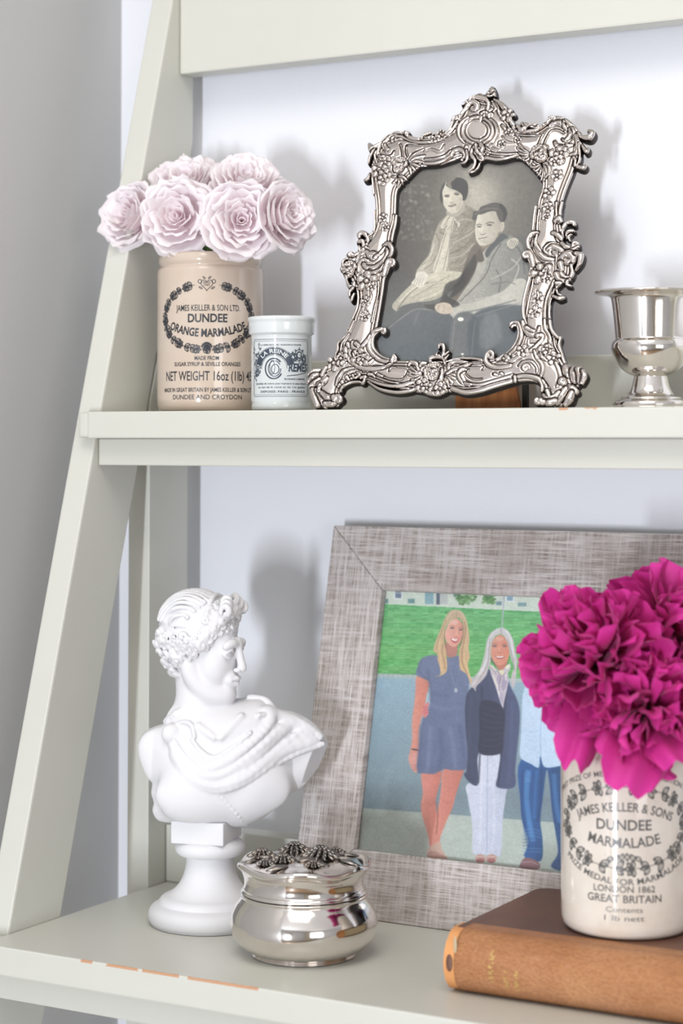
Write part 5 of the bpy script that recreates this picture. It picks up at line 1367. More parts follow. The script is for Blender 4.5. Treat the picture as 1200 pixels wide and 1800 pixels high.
def cherub(Z, c, r, part, tilt=0.0):
    p = zab(Z, [c])[0]; r = r / Z[0] * 0.40
    ca_, sa_ = math.cos(tilt), math.sin(tilt); L = lambda x, y: p + r * np.array([x * ca_ - y * sa_, x * sa_ + y * ca_])
    stamp([L(0, 0.12), L(0, -0.25)], (r * 0.92, r * 0.72), part, lift=0.5, sub=0, groove=1.2, k=0.8)
    for i in range(9):                                            # curly hair over the brow
        a = R(10 + 20 * i); stamp([L(0.82 * math.cos(a), 0.15 + 0.82 * math.sin(a))], (r * 0.27,), part, lift=1.1, sub=0, groove=.45)
    for i in range(5): stamp([L(-0.5 + .25 * i, 0.72)], (r * .2,), part, lift=2.0, sub=0, groove=.4)
    for s_ in (-1, 1):
        dimple(L(s_ * .30, .10), r * .15, .75); stamp([L(s_ * .42, -.28)], (r * .24,), part, lift=1.4, sub=0, groove=.15)
        stamp([L(s_ * .14, .28), L(s_ * .46, .24)], (r * .08,), part, lift=2.0, sub=0, groove=0)
    stamp([L(0, .18), L(0, -.16)], (r * .10, r * .17), part, lift=2.2, sub=0, groove=.3)
    stamp([L(-.16, -.40), L(.16, -.40)], (r * .10,), part, lift=1.8, sub=0, groove=.5); stamp([L(0, -.66)], (r * .2,), part, lift=1.2, sub=0, groove=.3)
def wing(Z, c, tips, w, part):
    for t_ in tips:
        m = ((c[0] + t_[0]) / 2 + (t_[1] - c[1]) * .12, (c[1] + t_[1]) / 2 - (t_[0] - c[0]) * .12)
        st(Z, [c, m, t_], (w * .5, w, w * .55), part, groove=.7)

# ---- finial and crest
st(ZA, [(700, 75), (725, 70), (745, 75), (760, 62), (772, 46)], (1.6, 1.7, 2.2), 'finial'); st(ZA, [(782, 70), (776, 56), (765, 46)], (1.5, 2.2, 1.2), 'finial'); st(ZA, [(745, 75), (765, 74), (782, 66)], (1.0, 1.2), 'finial')
volute(ZA, (700, 118), 24, R(200), 0.95, 1, (1.6, 2.1, 1.9, 1.2), 'finial', lead=[(640, 165), (655, 140), (670, 122)])
st(ZA, [(655, 108), (670, 98), (700, 78), (740, 82), (758, 102), (752, 132), (740, 150)], (1.0, 1.8, 1.6, 0.9), 'finial'); st(ZA, [(700, 72), (690, 78), (685, 90)], (1.2,), 'finial')
st(ZA, [(780, 88), (812, 108), (832, 140), (846, 172), (862, 196)], (1.3, 2.2, 2.0, 1.3)); st(ZA, [(770, 92), (790, 110), (800, 140), (822, 172), (842, 200)], (.6, 1.2, 1.0, .5))
flower(ZA, (834, 148), 22, 'finial'); st(ZA, [(775, 100), (786, 122), (775, 136)], (.8, 1.0, .6))
st(ZA, [(640, 150), (620, 162), (622, 185), (648, 180)], (1.5, 1.9, 1.3)); volute(ZA, (634, 192), 12, R(250), .8, 1, (1.2, .9, .6)); st(ZA, [(626, 185), (612, 205), (590, 222)], (.8, 1.3, .8))
# round cartouche
for rr_, w_ in ((52, 1.5), (39, 0.75)): st(ZA, [(716 + rr_ * 1.12 * math.cos(t), 208 + rr_ * math.sin(t)) for t in [R(-60 + 330 * i / 16) for i in range(17)]], (w_,), 'cartouche', lift=-0.4)
st(ZA, [(716 + 66 * 1.14 * math.cos(t), 212 + 62 * math.sin(t)) for t in [R(-62 + 160 * i / 9) for i in range(10)]], (.5, 1.3, 1.6, .9), 'cartouche'); st(ZA, [(716 + 66 * 1.14 * math.cos(t), 212 + 62 * math.sin(t)) for t in [R(130 + 110 * i / 7) for i in range(8)]], (.5, 1.4, 1.1), 'cartouche')
volute(ZA, (768, 150), 10, R(150), .9, 1, (1.0, 1.2, .8), 'cartouche', lead=[(730, 142), (748, 136)])
# pendant acanthus under the cartouche
for pts, rad in (([(700, 272), (690, 300), (706, 326), (700, 352), (686, 370)], (1.0, 1.6, 1.5, 1.6)), ([(715, 262), (706, 292), (724, 318), (722, 345), (708, 364), (692, 372)], (.8, 1.3, 1.3, 1.1)), ([(672, 272), (668, 300), (680, 318), (672, 330)], (1.2, 1.5, .8)), ([(735, 290), (740, 316), (728, 330)], (1.0, 1.5, .8)), ([(740, 270), (760, 292), (745, 312)], (.8, 1.3, .8)), ([(650, 320), (664, 330), (680, 318)], (1.0, 1.3, .8))):
    st(ZA, pts, rad, 'acanthus_pendant')
volute(ZA, (712, 268), 14, R(0), .9, 1, (1.0, 1.3, .8), 'acanthus_pendant')
# ---- top rim, left
st(ZTL, [(640, 770), (740, 770), (840, 740), (900, 700), (930, 655), (990, 640), (1040, 690), (1000, 740)], (1.1, 1.5, 1.5, 1.7, 1.6, 1.1), 'scroll_ornament'); st(ZTL, [(1050, 650), (1060, 700), (1040, 760), (1000, 770)], (1.0, 1.4, 1.0))
st(ZTL, [(240, 740), (200, 660), (240, 580), (300, 520), (380, 480), (440, 480)], (1.0, 1.8, 2.0, 1.8, 1.2)); st(ZTL, [(290, 650), (260, 600), (290, 550), (350, 510), (430, 515), (500, 545), (600, 570), (720, 560), (830, 520), (920, 440), (960, 370)], (1.3, 1.5, 1.3, 1.2, 1.1, 1.3, 1.4, 1.0))
st(ZTL, [(460, 470), (480, 500), (530, 530), (600, 535), (640, 510)], (1.6, 1.5, 1.0)); volute(ZTL, (485, 482), 22, R(90), .8, 1, (1.0, 1.3)); st(ZTL, [(340, 560), (335, 535), (350, 520)], (1.2, .9)); st(ZTL, [(620, 535), (650, 495), (700, 480), (740, 490)], (.8, 1.5, 1.3, .7)); st(ZTL, [(650, 520), (690, 515), (720, 500)], (.8, 1.0))
flower(ZTL, (745, 530), 34, 'flower_sprig'); flower(ZTL, (800, 480), 36, 'flower_sprig', .5); flower(ZTL, (815, 505), 28, 'flower_sprig', .9)
st(ZTL, [(930, 330), (915, 370), (890, 440), (820, 500)], (1.3, 1.2, 1.0)); volute(ZTL, (945, 340), 26, R(160), .8, 1, (1.0, 1.3, .8))
# corner leaf tips, left
st(ZTL, [(230, 570), (180, 610), (140, 635), (122, 590)], (1.0, 2.0, 2.4, 1.7), 'leaf_tip'); st(ZTL, [(170, 640), (130, 700), (112, 770)], (1.0, 1.6, 1.0), 'leaf_tip'); st(ZTL, [(125, 860), (105, 920), (80, 930)], (1.0, 1.8, 1.5), 'leaf_tip')
for pts, rad in (([(190, 760), (170, 690), (190, 640)], (.8, 1.2, .6)), ([(150, 780), (145, 860), (150, 960), (160, 1060)], (.8, 1.0, .9)), ([(215, 700), (250, 705), (290, 715), (340, 700), (360, 660)], (.8, 1.2, 1.3, .6)), ([(300, 640), (280, 620), (270, 590)], (1.4, 1.0))): st(ZTL, pts, rad)
st(ZTL, [(420, 590), (435, 640), (440, 700)], (.45,), groove=1.0, grow=False); st(ZTL, [(480, 605), (475, 650), (490, 710)], (.45,), groove=1.0, grow=False); st(ZTL, [(490, 600), (600, 600), (720, 590), (830, 560)], (.4,), groove=.9, grow=False); st(ZTL, [(640, 660), (720, 640), (770, 660), (815, 650), (840, 600)], (.5, .8, .5), groove=.5, grow=False)
st(ZTL, [(650, 730), (760, 720), (850, 690), (900, 650)], (.4,), groove=.9, grow=False)
# cherub left with wings and flowers
wing(ZTL, (480, 790), [(640, 640), (650, 700), (640, 760), (600, 800), (560, 840), (520, 870)], 1.15, 'cherub_wing'); wing(ZTL, (400, 890), [(340, 900), (350, 960), (390, 990), (440, 970), (480, 930)], 1.1, 'cherub_wing')
flower(ZTL, (215, 830), 62, 'flower_sprig', .3); flower(ZTL, (265, 880), 50, 'flower_sprig'); flower(ZTL, (275, 760), 44, 'flower_sprig', .8)
cherub(ZTL, (410, 800), 78, 'cherub_head', R(-12))
# ---- top rim, right
st(ZTR, [(430, 660), (340, 690), (240, 705), (140, 690), (90, 700), (60, 670)], (1.2, 1.6, 1.6, 1.8, 1.2)); st(ZTR, [(430, 645), (300, 655), (180, 640), (110, 600)], (.6, .9, .8, .5)); st(ZTR, [(90, 560), (110, 600), (90, 650), (110, 690)], (1.2, 1.7, 1.9, 1.3)); st(ZTR, [(45, 560), (55, 620), (90, 660)], (1.0, 1.4, .9))
st(ZTR, [(290, 390), (340, 440), (440, 450), (540, 440), (620, 420), (690, 370), (730, 330)], (.9, 1.3, 1.4, 1.6, 1.7, 1.2)); st(ZTR, [(380, 460), (480, 480), (590, 485), (650, 480)], (.5, .6, .4), groove=.8); st(ZTR, [(430, 390), (460, 430), (500, 410), (470, 370)], (1.6, 2.3, 1.6)); st(ZTR, [(500, 370), (540, 390), (600, 385), (640, 400)], (1.2, 1.7, 1.4, .9)); st(ZTR, [(550, 405), (590, 410), (620, 395)], (.8, 1.0))
flower(ZTR, (375, 440), 38, 'flower_sprig'); flower(ZTR, (345, 455), 26, 'flower_sprig', .5)
st(ZTR, [(700, 370), (730, 330), (790, 325), (860, 345), (930, 400), (990, 470)], (1.2, 1.9, 2.1, 2.2, 1.8)); st(ZTR, [(720, 390), (790, 360), (850, 380), (880, 420), (850, 460)], (.9, 1.4, 1.5, .8)); st(ZTR, [(850, 350), (855, 400), (880, 430)], (.8, 1.5, .8)); st(ZTR, [(720, 320), (750, 310), (770, 325)], (1.5, 1.0))
st(ZTR, [(980, 470), (1030, 500), (1090, 500), (1110, 460), (1080, 440)], (1.3, 1.9, 2.9, 2.5, 1.5), 'leaf_tip'); st(ZTR, [(1000, 540), (1030, 590), (1060, 630), (1075, 600)], (1.0, 1.5, 2.0, 1.2), 'leaf_tip'); st(ZTR, [(950, 740), (980, 770), (1030, 780), (1050, 760)], (1.2, 1.8, 2.1, 1.3), 'leaf_tip')
for pts, rad in (([(930, 420), (950, 520), (900, 580), (850, 590), (790, 580), (770, 545)], (1.0, 1.7, 1.8, 1.3, .9)), ([(900, 420), (910, 480), (870, 530), (840, 520)], (.8, 1.6, 1.4, .7)), ([(960, 480), (985, 560), (970, 640), (900, 660)], (1.2, 2.0, 1.7, .8)), ([(990, 560), (1000, 650), (990, 720), (960, 760)], (.9, 1.3, 1.0)), ([(940, 680), (960, 710), (950, 760)], (.8, 1.2, .7)), ([(880, 570), (930, 575)], (1.2, .8))): st(ZTR, pts, rad)
st(ZTR, [(620, 570), (640, 520), (660, 470)], (.45,), groove=1.0, grow=False); st(ZTR, [(670, 570), (700, 500), (740, 440), (800, 435), (850, 460)], (.45,), groove=1.0, grow=False); st(ZTR, [(200, 600), (250, 620), (300, 590), (300, 540)], (.6, .9, .5), groove=.5, grow=False); flower(ZTR, (280, 560), 24, 'flower_sprig'); flower(ZTR, (430, 520), 26, 'flower_sprig')
st(ZTR, [(290, 490), (330, 540), (400, 550)], (.4, .6, .3), groove=.4, grow=False)
wing(ZTR, (560, 660), [(440, 560), (430, 600), (440, 640), (470, 680), (500, 710), (540, 740)], 1.15, 'cherub_wing'); wing(ZTR, (660, 740), [(540, 770), (580, 810), (610, 850), (640, 890), (670, 890), (700, 860)], 1.15, 'cherub_wing'); st(ZTR, [(660, 730), (710, 750), (720, 820), (690, 860)], (1.0, 1.4, 1.0), 'cherub_wing')
flower(ZTR, (800, 670), 72, 'flower_sprig', .2); flower(ZTR, (830, 640), 46, 'flower_sprig', .9); flower(ZTR, (765, 720), 36, 'flower_sprig')
cherub(ZTR, (640, 660), 84, 'cherub_head', R(35))
# ---- side bands: rims
for Z, lines in ((ZML, [([(640, -60), (640, 60), (640, 180), (620, 300), (560, 420)], (.8, 1.0, .8)), ([(940, 20), (930, 140), (880, 300), (860, 440)], (.7, 1.0, .8)), ([(990, 30), (975, 160), (940, 300), (915, 440)], (1.3, 1.5, 1.3)), ([(370, 1180), (385, 1330), (360, 1500), (300, 1640), (240, 1800)], (1.0, 1.1, 1.0)),
                         ([(700, 1060), (700, 1250), (650, 1450), (600, 1700)], (.5,)), ([(880, 830), (800, 1000), (770, 1200), (740, 1400), (700, 1640), (670, 1800)], (1.6, 1.5, 1.3, 1.3))]),
                 (ZMR, [([(350, 60), (330, 200), (310, 400)], (1.4, 1.5, 1.4)), ([(400, 100), (380, 240), (370, 400)], (.6,)), ([(640, 0), (640, 100), (650, 200)], (.8,)), ([(720, 0), (700, 90), (690, 200)], (1.2,)), ([(250, 760), (290, 880), (270, 1040), (220, 1220), (180, 1400), (175, 1560), (210, 1700)], (1.6, 1.7, 1.5, 1.3)),
                        ([(610, 1100), (560, 1220), (510, 1350), (480, 1500), (480, 1700)], (1.0,)), ([(640, 1140), (600, 1270), (560, 1400), (540, 1560), (570, 1740)], (.7,))])):
    for pts, rad in lines: st(Z, pts, rad, 'rim_moulding', groove=.8)
# ---- left side cluster
volute(ZML, (620, 680), 60, R(180), .9, 1, (1.2, 2.0, 2.4, 2.0), lead=[(330, 740), (420, 640), (520, 600)]); st(ZML, [(390, 900), (400, 800), (470, 730), (540, 740)], (1.2, 1.8, 1.3)); st(ZML, [(470, 790), (520, 850), (640, 850), (740, 790), (820, 700), (850, 600), (830, 540)], (1.3, 1.9, 1.8, 1.9, 1.6, 1.0)); st(ZML, [(800, 500), (860, 470), (920, 540), (910, 640), (850, 720)], (1.3, 2.0, 2.0, 1.0)); st(ZML, [(560, 900), (620, 930), (720, 890), (800, 800)], (1.2, 1.6, 1.2))
volute(ZML, (905, 780), 55, R(-60), .9, 1, (1.8, 2.0, 1.3), lead=[(790, 960), (830, 820), (860, 740)]); st(ZML, [(640, 690), (740, 620), (800, 530)], (1.0, 1.4, .8))
for pts, rad in (([(590, 330), (530, 450), (460, 560), (340, 640), (270, 660)], (.8, 1.4, 1.6, 1.2)), ([(540, 430), (520, 350), (460, 300), (400, 330), (405, 370)], (1.2, 2.2, 2.2, 1.6)), ([(470, 500), (450, 430), (400, 440), (370, 460)], (1.1, 2.0, 1.8, 1.0)), ([(400, 560), (400, 500)], (1.2, 1.0)), ([(240, 650), (270, 620), (300, 640)], (2.2, 1.8, 1.0)), ([(200, 700), (300, 730), (330, 700)], (1.0, 1.5, .9)), ([(600, 300), (560, 330)], (1.2, .9)), ([(500, 520), (540, 540)], (.9, .7))): st(ZML, pts, rad)
cherub(ZML, (235, 900), 135, 'side_mask', R(8)); st(ZML, [(190, 980), (230, 1120), (300, 1160), (320, 1080)], (1.2, 1.8, 1.2), 'side_mask'); st(ZML, [(300, 1180), (250, 1230), (250, 1290)], (1.4, 1.6, 1.4)); st(ZML, [(320, 1260), (290, 1330), (280, 1370)], (1.2, 1.6, 1.2)); st(ZML, [(140, 800), (150, 740), (210, 700)], (1.6, 1.2))
flower(ZML, (520, 1060), 125, 'flower_sprig', .3); flower(ZML, (590, 1150), 60, 'flower_sprig'); flower(ZML, (500, 1380), 66, 'flower_sprig', .5); flower(ZML, (490, 1620), 60, 'flower_sprig'); flower(ZML, (810, 210), 50, 'flower_sprig'); flower(ZML, (770, 60), 56, 'flower_sprig', .4)
st(ZML, [(580, 1240), (590, 1320), (540, 1400), (480, 1420)], (.4, .8, .4), 'flower_sprig', groove=.5, grow=False); st(ZML, [(490, 1500), (500, 1560), (440, 1620)], (.4, .7, .3), 'flower_sprig', groove=.4, grow=False); st(ZML, [(800, 120), (830, 180)], (.4, .6), 'flower_sprig', groove=.4, grow=False)
for Z, c, r_ in ((ZTL, (250, 930), 46), (ZTR, (790, 850), 40), (ZTR, (715, 1010), 44), (ZTR, (700, 1145), 40), (ZMR, (520, 70), 56), (ZMR, (495, 200), 40)): flower(Z, c, r_, 'flower_sprig', c[0])
# ---- right side cluster
volute(ZMR, (600, 730), 55, R(180), .9, 1, (1.2, 1.8, 2.0, 1.2), lead=[(760, 690), (680, 600), (560, 590), (490, 650), (500, 720)]); st(ZMR, [(520, 660), (600, 620), (700, 660), (740, 700)], (1.0, 2.0, 2.0, 1.0)); st(ZMR, [(600, 700), (650, 760), (660, 860), (650, 960)], (1.0, 1.7, 1.2)); st(ZMR, [(340, 560), (390, 680), (480, 780), (600, 800)], (1.2, 1.9, 2.0, 1.3)); st(ZMR, [(370, 430), (290, 450), (240, 540), (260, 660), (330, 780), (400, 860), (460, 870)], (1.6, 2.1, 1.9, 1.8, 1.6, 1.0)); st(ZMR, [(370, 460), (350, 560), (420, 680)], (.8, 1.4, .8))
volute(ZMR, (215, 745), 45, R(-90), .9, -1, (1.7, 1.8, 1.1), lead=[(320, 880), (290, 770), (260, 710)])
for pts, rad in (([(730, 500), (730, 380), (790, 290), (870, 280), (890, 310)], (1.2, 1.9, 2.1, 1.8)), ([(790, 500), (790, 430), (830, 400), (880, 400)], (1.1, 1.6, 1.3)), ([(830, 540), (810, 480), (850, 440)], (.8, 1.2, .8)), ([(600, 430), (640, 440), (690, 480), (720, 520)], (1.5, 1.8, 1.2)), ([(630, 260), (680, 220), (710, 270)], (1.6, 1.8, 1.4)), ([(650, 320), (660, 400)], (.9,)), ([(690, 320), (700, 400)], (.9,)), ([(720, 570), (780, 620), (880, 640), (950, 620)], (1.4, 1.9, 1.8, 1.3))): st(ZMR, pts, rad)
volute(ZMR, (900, 600), 55, R(60), 1.0, -1, (1.4, 1.6, 1.2)); st(ZMR, [(780, 690), (860, 670), (950, 620)], (.9, 1.3, .9))
st(ZMR, [(720, 790), (800, 730), (880, 760), (870, 830), (780, 840)], (2.6, 3.2, 3.0, 2.2), 'side_mask'); st(ZMR, [(920, 720), (985, 750), (970, 850), (910, 950)], (2.0, 2.6, 2.0, 1.0), 'side_mask'); st(ZMR, [(700, 870), (690, 950), (740, 1040), (830, 1060), (870, 980), (850, 880)], (1.6, 1.8, 1.6, 1.6, 1.2), 'side_mask'); st(ZMR, [(700, 860), (720, 940)], (2.4, 1.8), 'side_mask')
st(ZMR, [(640, 1000), (680, 1080), (760, 1110), (820, 1090)], (1.8, 2.0, 1.4), 'side_mask'); st(ZMR, [(800, 1100), (790, 1150), (840, 1170)], (1.2, 1.6, 1.2)); st(ZMR, [(640, 1170), (660, 1270), (700, 1310), (745, 1320)], (1.0, 1.5, 1.3)); st(ZMR, [(600, 1310), (680, 1350), (740, 1340)], (1.2, 1.8, 1.4)); st(ZMR, [(640, 1130), (700, 1140), (650, 1190)], (1.4, 1.0))
flower(ZMR, (430, 1000), 110, 'flower_sprig', .6); flower(ZMR, (515, 1070), 50, 'flower_sprig'); st(ZMR, [(460, 960), (520, 900), (560, 920), (550, 990)], (1.0, 2.0, 1.2), 'flower_sprig'); flower(ZMR, (380, 1350), 60, 'flower_sprig'); flower(ZMR, (340, 1540), 64, 'flower_sprig', .4)
st(ZMR, [(370, 1240), (390, 1300), (370, 1350)], (.4, .7, .4), 'flower_sprig', groove=.4, grow=False); st(ZMR, [(370, 1430), (360, 1510), (290, 1570)], (.4, .7, .3), 'flower_sprig', groove=.4, grow=False)
# ---- bottom left
volute(ZBL, (690, 130), 24, R(-60), .7, 1, (1.9, 1.8, 1.2), lead=[(760, 380), (680, 350), (610, 280), (600, 200), (640, 130)]); st(ZBL, [(760, 395), (660, 370), (580, 290), (575, 200), (620, 130), (680, 105)], (1.0, 1.5, 1.6, 1.8, 1.7))
volute(ZBL, (782, 365), 28, R(-90), .8, 1, (1.5, 1.5, 1.0), lead=[(620, 440), (700, 440), (760, 400)]); st(ZBL, [(390, 240), (370, 300), (400, 370), (480, 430), (590, 450), (690, 440), (750, 410)], (1.5, 1.4, 1.5, 1.7, 1.6, 1.1)); st(ZBL, [(390, 235), (400, 260)], (1.7, 1.2)); st(ZBL, [(500, 400), (560, 410), (610, 370)], (.8, 1.5, .8)); st(ZBL, [(430, 220), (440, 270), (500, 270), (560, 200), (580, 160)], (1.2, 1.7, 1.5, .8)); st(ZBL, [(460, 230), (480, 250)], (1.6,))
flower(ZBL, (480, 340), 52, 'flower_sprig'); flower(ZBL, (520, 370), 40, 'flower_sprig', .5); st(ZBL, [(430, 310), (450, 350), (500, 330)], (.5, .8, .4), grow=False)
for pts, rad in (([(440, 40), (380, 160), (310, 220), (300, 290), (250, 380), (200, 430)], (1.0, 1.1, 1.0)), ([(400, 150), (340, 230), (320, 320)], (.6, .8, .6))): st(ZBL, pts, rad, 'rim_moulding')
flower(ZBL, (270, 400), 56, 'flower_sprig'); flower(ZBL, (330, 360), 46, 'flower_sprig', .6); volute(ZBL, (350, 395), 28, R(0), .9, 1, (.8, 1.1, .8), 'flower_sprig'); st(ZBL, [(320, 325), (300, 345)], (1.3, .8), 'flower_sprig')
for pts, rad in (([(500, 480), (440, 470), (380, 500), (340, 560), (310, 600)], (.9, 1.3, 1.5, 1.0)), ([(440, 440), (360, 460), (310, 520), (290, 590)], (.7, 1.0, .8)), ([(430, 500), (450, 530), (490, 500), (470, 480)], (.8, 1.2, .8)), ([(380, 520), (400, 550)], (1.4, .9)), ([(340, 560), (360, 590)], (1.4, .9)), ([(500, 530), (540, 520), (520, 570), (490, 560)], (1.3, 1.6, 1.2)), ([(330, 640), (350, 600), (420, 565), (490, 560)], (1.2, 1.3, 1.2)), ([(560, 540), (660, 580), (780, 600), (900, 580), (990, 540)], (.9, 1.3, 1.5, 1.5, 1.1)), ([(560, 560), (660, 620), (800, 650), (920, 640), (990, 610)], (1.0, 1.4, 1.5, 1.3)),
                  ([(570, 495), (600, 500), (620, 520)], (1.3, .8)), ([(650, 500), (700, 520)], (1.1, .6)), ([(780, 430), (890, 440), (910, 480), (860, 540), (760, 540), (700, 520)], (.4,)), ([(750, 470), (760, 440), (800, 440)], (.5,))): st(ZBL, pts, rad)
# ---- bottom centre cherub
wing(ZBC, (170, 610), [(20, 520), (10, 570), (20, 620), (40, 670), (90, 700)], 1.25, 'cherub_wing'); wing(ZBC, (370, 640), [(480, 590), (510, 620), (500, 660), (470, 700), (430, 740)], 1.25, 'cherub_wing')
for pts, rad in (([(110, 560), (90, 500), (40, 480), (10, 510)], (1.1, 1.7, 1.7, 1.1)), ([(130, 520), (150, 490), (190, 490)], (1.0, 1.5, 1.0)), ([(430, 560), (440, 500), (520, 470), (640, 500)], (1.0, 1.6, 1.7, 1.7)), ([(410, 600), (480, 560), (540, 540), (600, 520), (650, 500)], (.9, 1.4, 1.5, 1.2)), ([(650, 720), (570, 680), (540, 610), (570, 560), (620, 570)], (1.4, 1.8, 1.9, 1.5, 1.0)), ([(600, 590), (570, 620), (600, 680)], (.8, 1.2, .8)),
                 ([(240, 480), (240, 440), (310, 420), (380, 440), (390, 490)], (1.2, 2.0, 2.2, 2.0, 1.2)), ([(300, 400), (310, 370)], (1.2, .8)), ([(390, 400), (430, 370)], (1.5, 1.0)), ([(370, 400), (380, 350), (370, 300), (330, 300), (325, 330)], (1.3, 1.7, 1.8, 1.5, 1.2)), ([(400, 440), (430, 400)], (1.2, .8))): st(ZBC, pts, rad)
cherub(ZBC, (272, 590), 92, 'cherub_head', 0.0); st(ZBC, [(180, 560), (190, 660), (220, 730), (270, 760)], (1.0, 1.7, 1.5, 1.0), 'cherub_head'); st(ZBC, [(360, 560), (350, 660), (310, 720), (280, 760)], (1.0, 1.7, 1.5, 1.0), 'cherub_head'); st(ZBC, [(180, 790), (240, 810), (330, 810), (400, 780)], (1.6, 2.0, 1.6), 'cherub_wing'); flower(ZBC, (150, 720), 54, 'flower_sprig'); flower(ZBC, (340, 760), 50, 'flower_sprig', .4); flower(ZBC, (200, 750), 40, 'flower_sprig', .8)
st(ZBC, [(410, 470), (520, 440), (680, 440), (800, 460)], (.8, 1.2, 1.2)); st(ZBC, [(470, 760), (600, 800), (760, 780), (920, 730), (1100, 680)], (1.6, 2.0, 2.0, 1.8)); st(ZBC, [(600, 700), (740, 720), (900, 680), (1100, 620)], (.8, 1.0, 1.0)); st(ZBC, [(640, 560), (620, 610), (680, 660), (780, 660)], (.4,)); st(ZBC, [(650, 490), (780, 500), (810, 530), (790, 560)], (.5,)); st(ZBC, [(910, 610), (940, 620)], (1.0, .7)); st(ZBC, [(980, 600), (1000, 610)], (1.0, .7))
# ---- bottom right
volute(ZBC, (865, 410), 42, R(-90), .85, 1, (1.7, 1.7, 1.0), lead=[(1080, 520), (960, 540), (870, 520), (820, 470), (830, 400)])
st(ZBR, [(-20, 500), (60, 460), (150, 380), (215, 280), (240, 190), (220, 100), (170, 80), (130, 110)], (1.5, 1.5, 1.6, 1.8, 1.9, 1.8, 1.4)); st(ZBR, [(60, 490), (170, 400), (250, 280), (265, 170), (235, 75), (170, 60), (120, 85)], (.9, 1.1, 1.3, 1.3, 1.2, 1.0)); st(ZBR, [(150, 130), (165, 110), (190, 110)], (1.3, .9))
st(ZBR, [(270, 60), (300, 140), (340, 200), (420, 220), (460, 180), (470, 130)], (1.3, 1.6, 1.9, 1.5, 1.0)); st(ZBR, [(320, 130), (370, 160), (410, 175)], (1.5, 1.0)); st(ZBR, [(450, 230), (500, 220), (510, 260), (450, 330), (380, 400), (300, 440), (180, 510), (100, 510), (60, 490)], (1.8, 1.3, 1.3, 1.5, 1.7, 1.8, 1.7, 1.5)); st(ZBR, [(80, 460), (110, 490), (80, 520)], (1.2, 1.4, 1.0)); st(ZBR, [(345, 270), (345, 330), (400, 330)], (.5, .9, .5), grow=False); flower(ZBR, (270, 400), 52, 'flower_sprig')
for pts, rad in (([(530, 40), (540, 140), (590, 230), (600, 330), (650, 420), (700, 470)], (1.0, 1.1, 1.0)), ([(590, 50), (610, 150), (680, 240), (715, 250), (700, 330), (730, 440), (770, 560)], (1.1, 1.3, 1.3, 1.2)), ([(640, 250), (650, 340), (700, 430)], (.5,))): st(ZBR, pts, rad, 'rim_moulding')
flower(ZBR, (540, 420), 72, 'flower_sprig'); flower(ZBR, (640, 490), 60, 'flower_sprig', .5); st(ZBR, [(480, 420), (500, 470), (560, 520)], (.6, 1.2, .7), 'flower_sprig'); flower(ZBR, (560, 380), 40, 'flower_sprig', .7)
volute(ZBR, (310, 605), 45, R(0), 1.1, -1, (.8, 1.1, .7)); st(ZBR, [(230, 580), (290, 530), (380, 530), (440, 600), (440, 660)], (.5, .8, .5)); st(ZBR, [(410, 400), (440, 480), (500, 560), (510, 640), (460, 740)], (.8, 1.2, 1.3, 1.0)); st(ZBR, [(180, 710), (300, 695), (440, 720), (500, 780), (500, 870)], (1.3, 1.6, 1.7, 1.4)); st(ZBR, [(180, 700), (190, 760)], (1.2,)); st(ZBR, [(510, 740), (550, 820), (560, 900)], (.7, 1.0, .8)); st(ZBR, [(660, 540), (700, 620), (720, 720), (680, 820)], (1.0, 1.4, .9)); st(ZBR, [(700, 500), (760, 600)], (.8,))
# ---- shell feet
for pts, rad in (([(60, 500), (100, 470), (150, 460)], (2.0, 2.2, 1.4)), ([(60, 560), (100, 520), (150, 500)], (2.4, 2.8, 1.6)), ([(75, 600), (110, 570), (150, 530)], (2.2, 2.4, 1.2)), ([(150, 590), (190, 560), (210, 530)], (2.6, 2.4, 1.4)), ([(90, 640), (110, 700), (130, 760)], (2.6, 3.0, 2.6)), ([(130, 630), (170, 700), (200, 770)], (2.0, 2.6, 2.2)), ([(160, 650), (220, 700), (280, 690)], (1.6, 2.6, 1.8)), ([(200, 750), (260, 750), (300, 720)], (2.0, 2.4, 1.8)), ([(150, 590), (140, 640)], (1.6, 1.4)), ([(200, 440), (170, 500)], (1.6, 1.8))): st(ZBL, pts, rad, 'shell_foot', groove=1.0)
volute(ZBL, (310, 715), 34, R(180), .9, 1, (2.0, 2.2, 1.4), 'shell_foot', lead=[(270, 690)])
for pts, rad in (([(780, 600), (800, 650), (830, 690)], (2.6, 3.2, 2.4)), ([(870, 620), (880, 680), (890, 750)], (2.4, 3.2, 2.6)), ([(930, 620), (960, 680), (950, 760)], (2.6, 3.2, 2.4)), ([(980, 640), (1000, 700), (970, 780)], (1.6, 2.2, 1.6)), ([(800, 830), (850, 850), (900, 880)], (2.2, 3.0, 2.4)), ([(740, 760), (760, 780)], (3.0, 2.2)), ([(780, 850), (730, 930), (680, 1000)], (2.0, 3.0, 2.4)), ([(850, 900), (820, 970), (780, 1030)], (2.2, 2.8, 2.0)), ([(700, 890), (640, 950), (560, 950), (520, 920)], (1.6, 2.4, 2.4, 1.6)), ([(660, 990), (590, 1010), (520, 1000)], (2.0, 2.4, 1.8)), ([(560, 870), (580, 920)], (1.6, 1.4))): st(ZBR, pts, rad, 'shell_foot', groove=1.0)
volute(ZBR, (450, 980), 36, R(0), .9, 1, (2.0, 1.9, 1.3), 'shell_foot', lead=[(520, 1000), (500, 1010)])

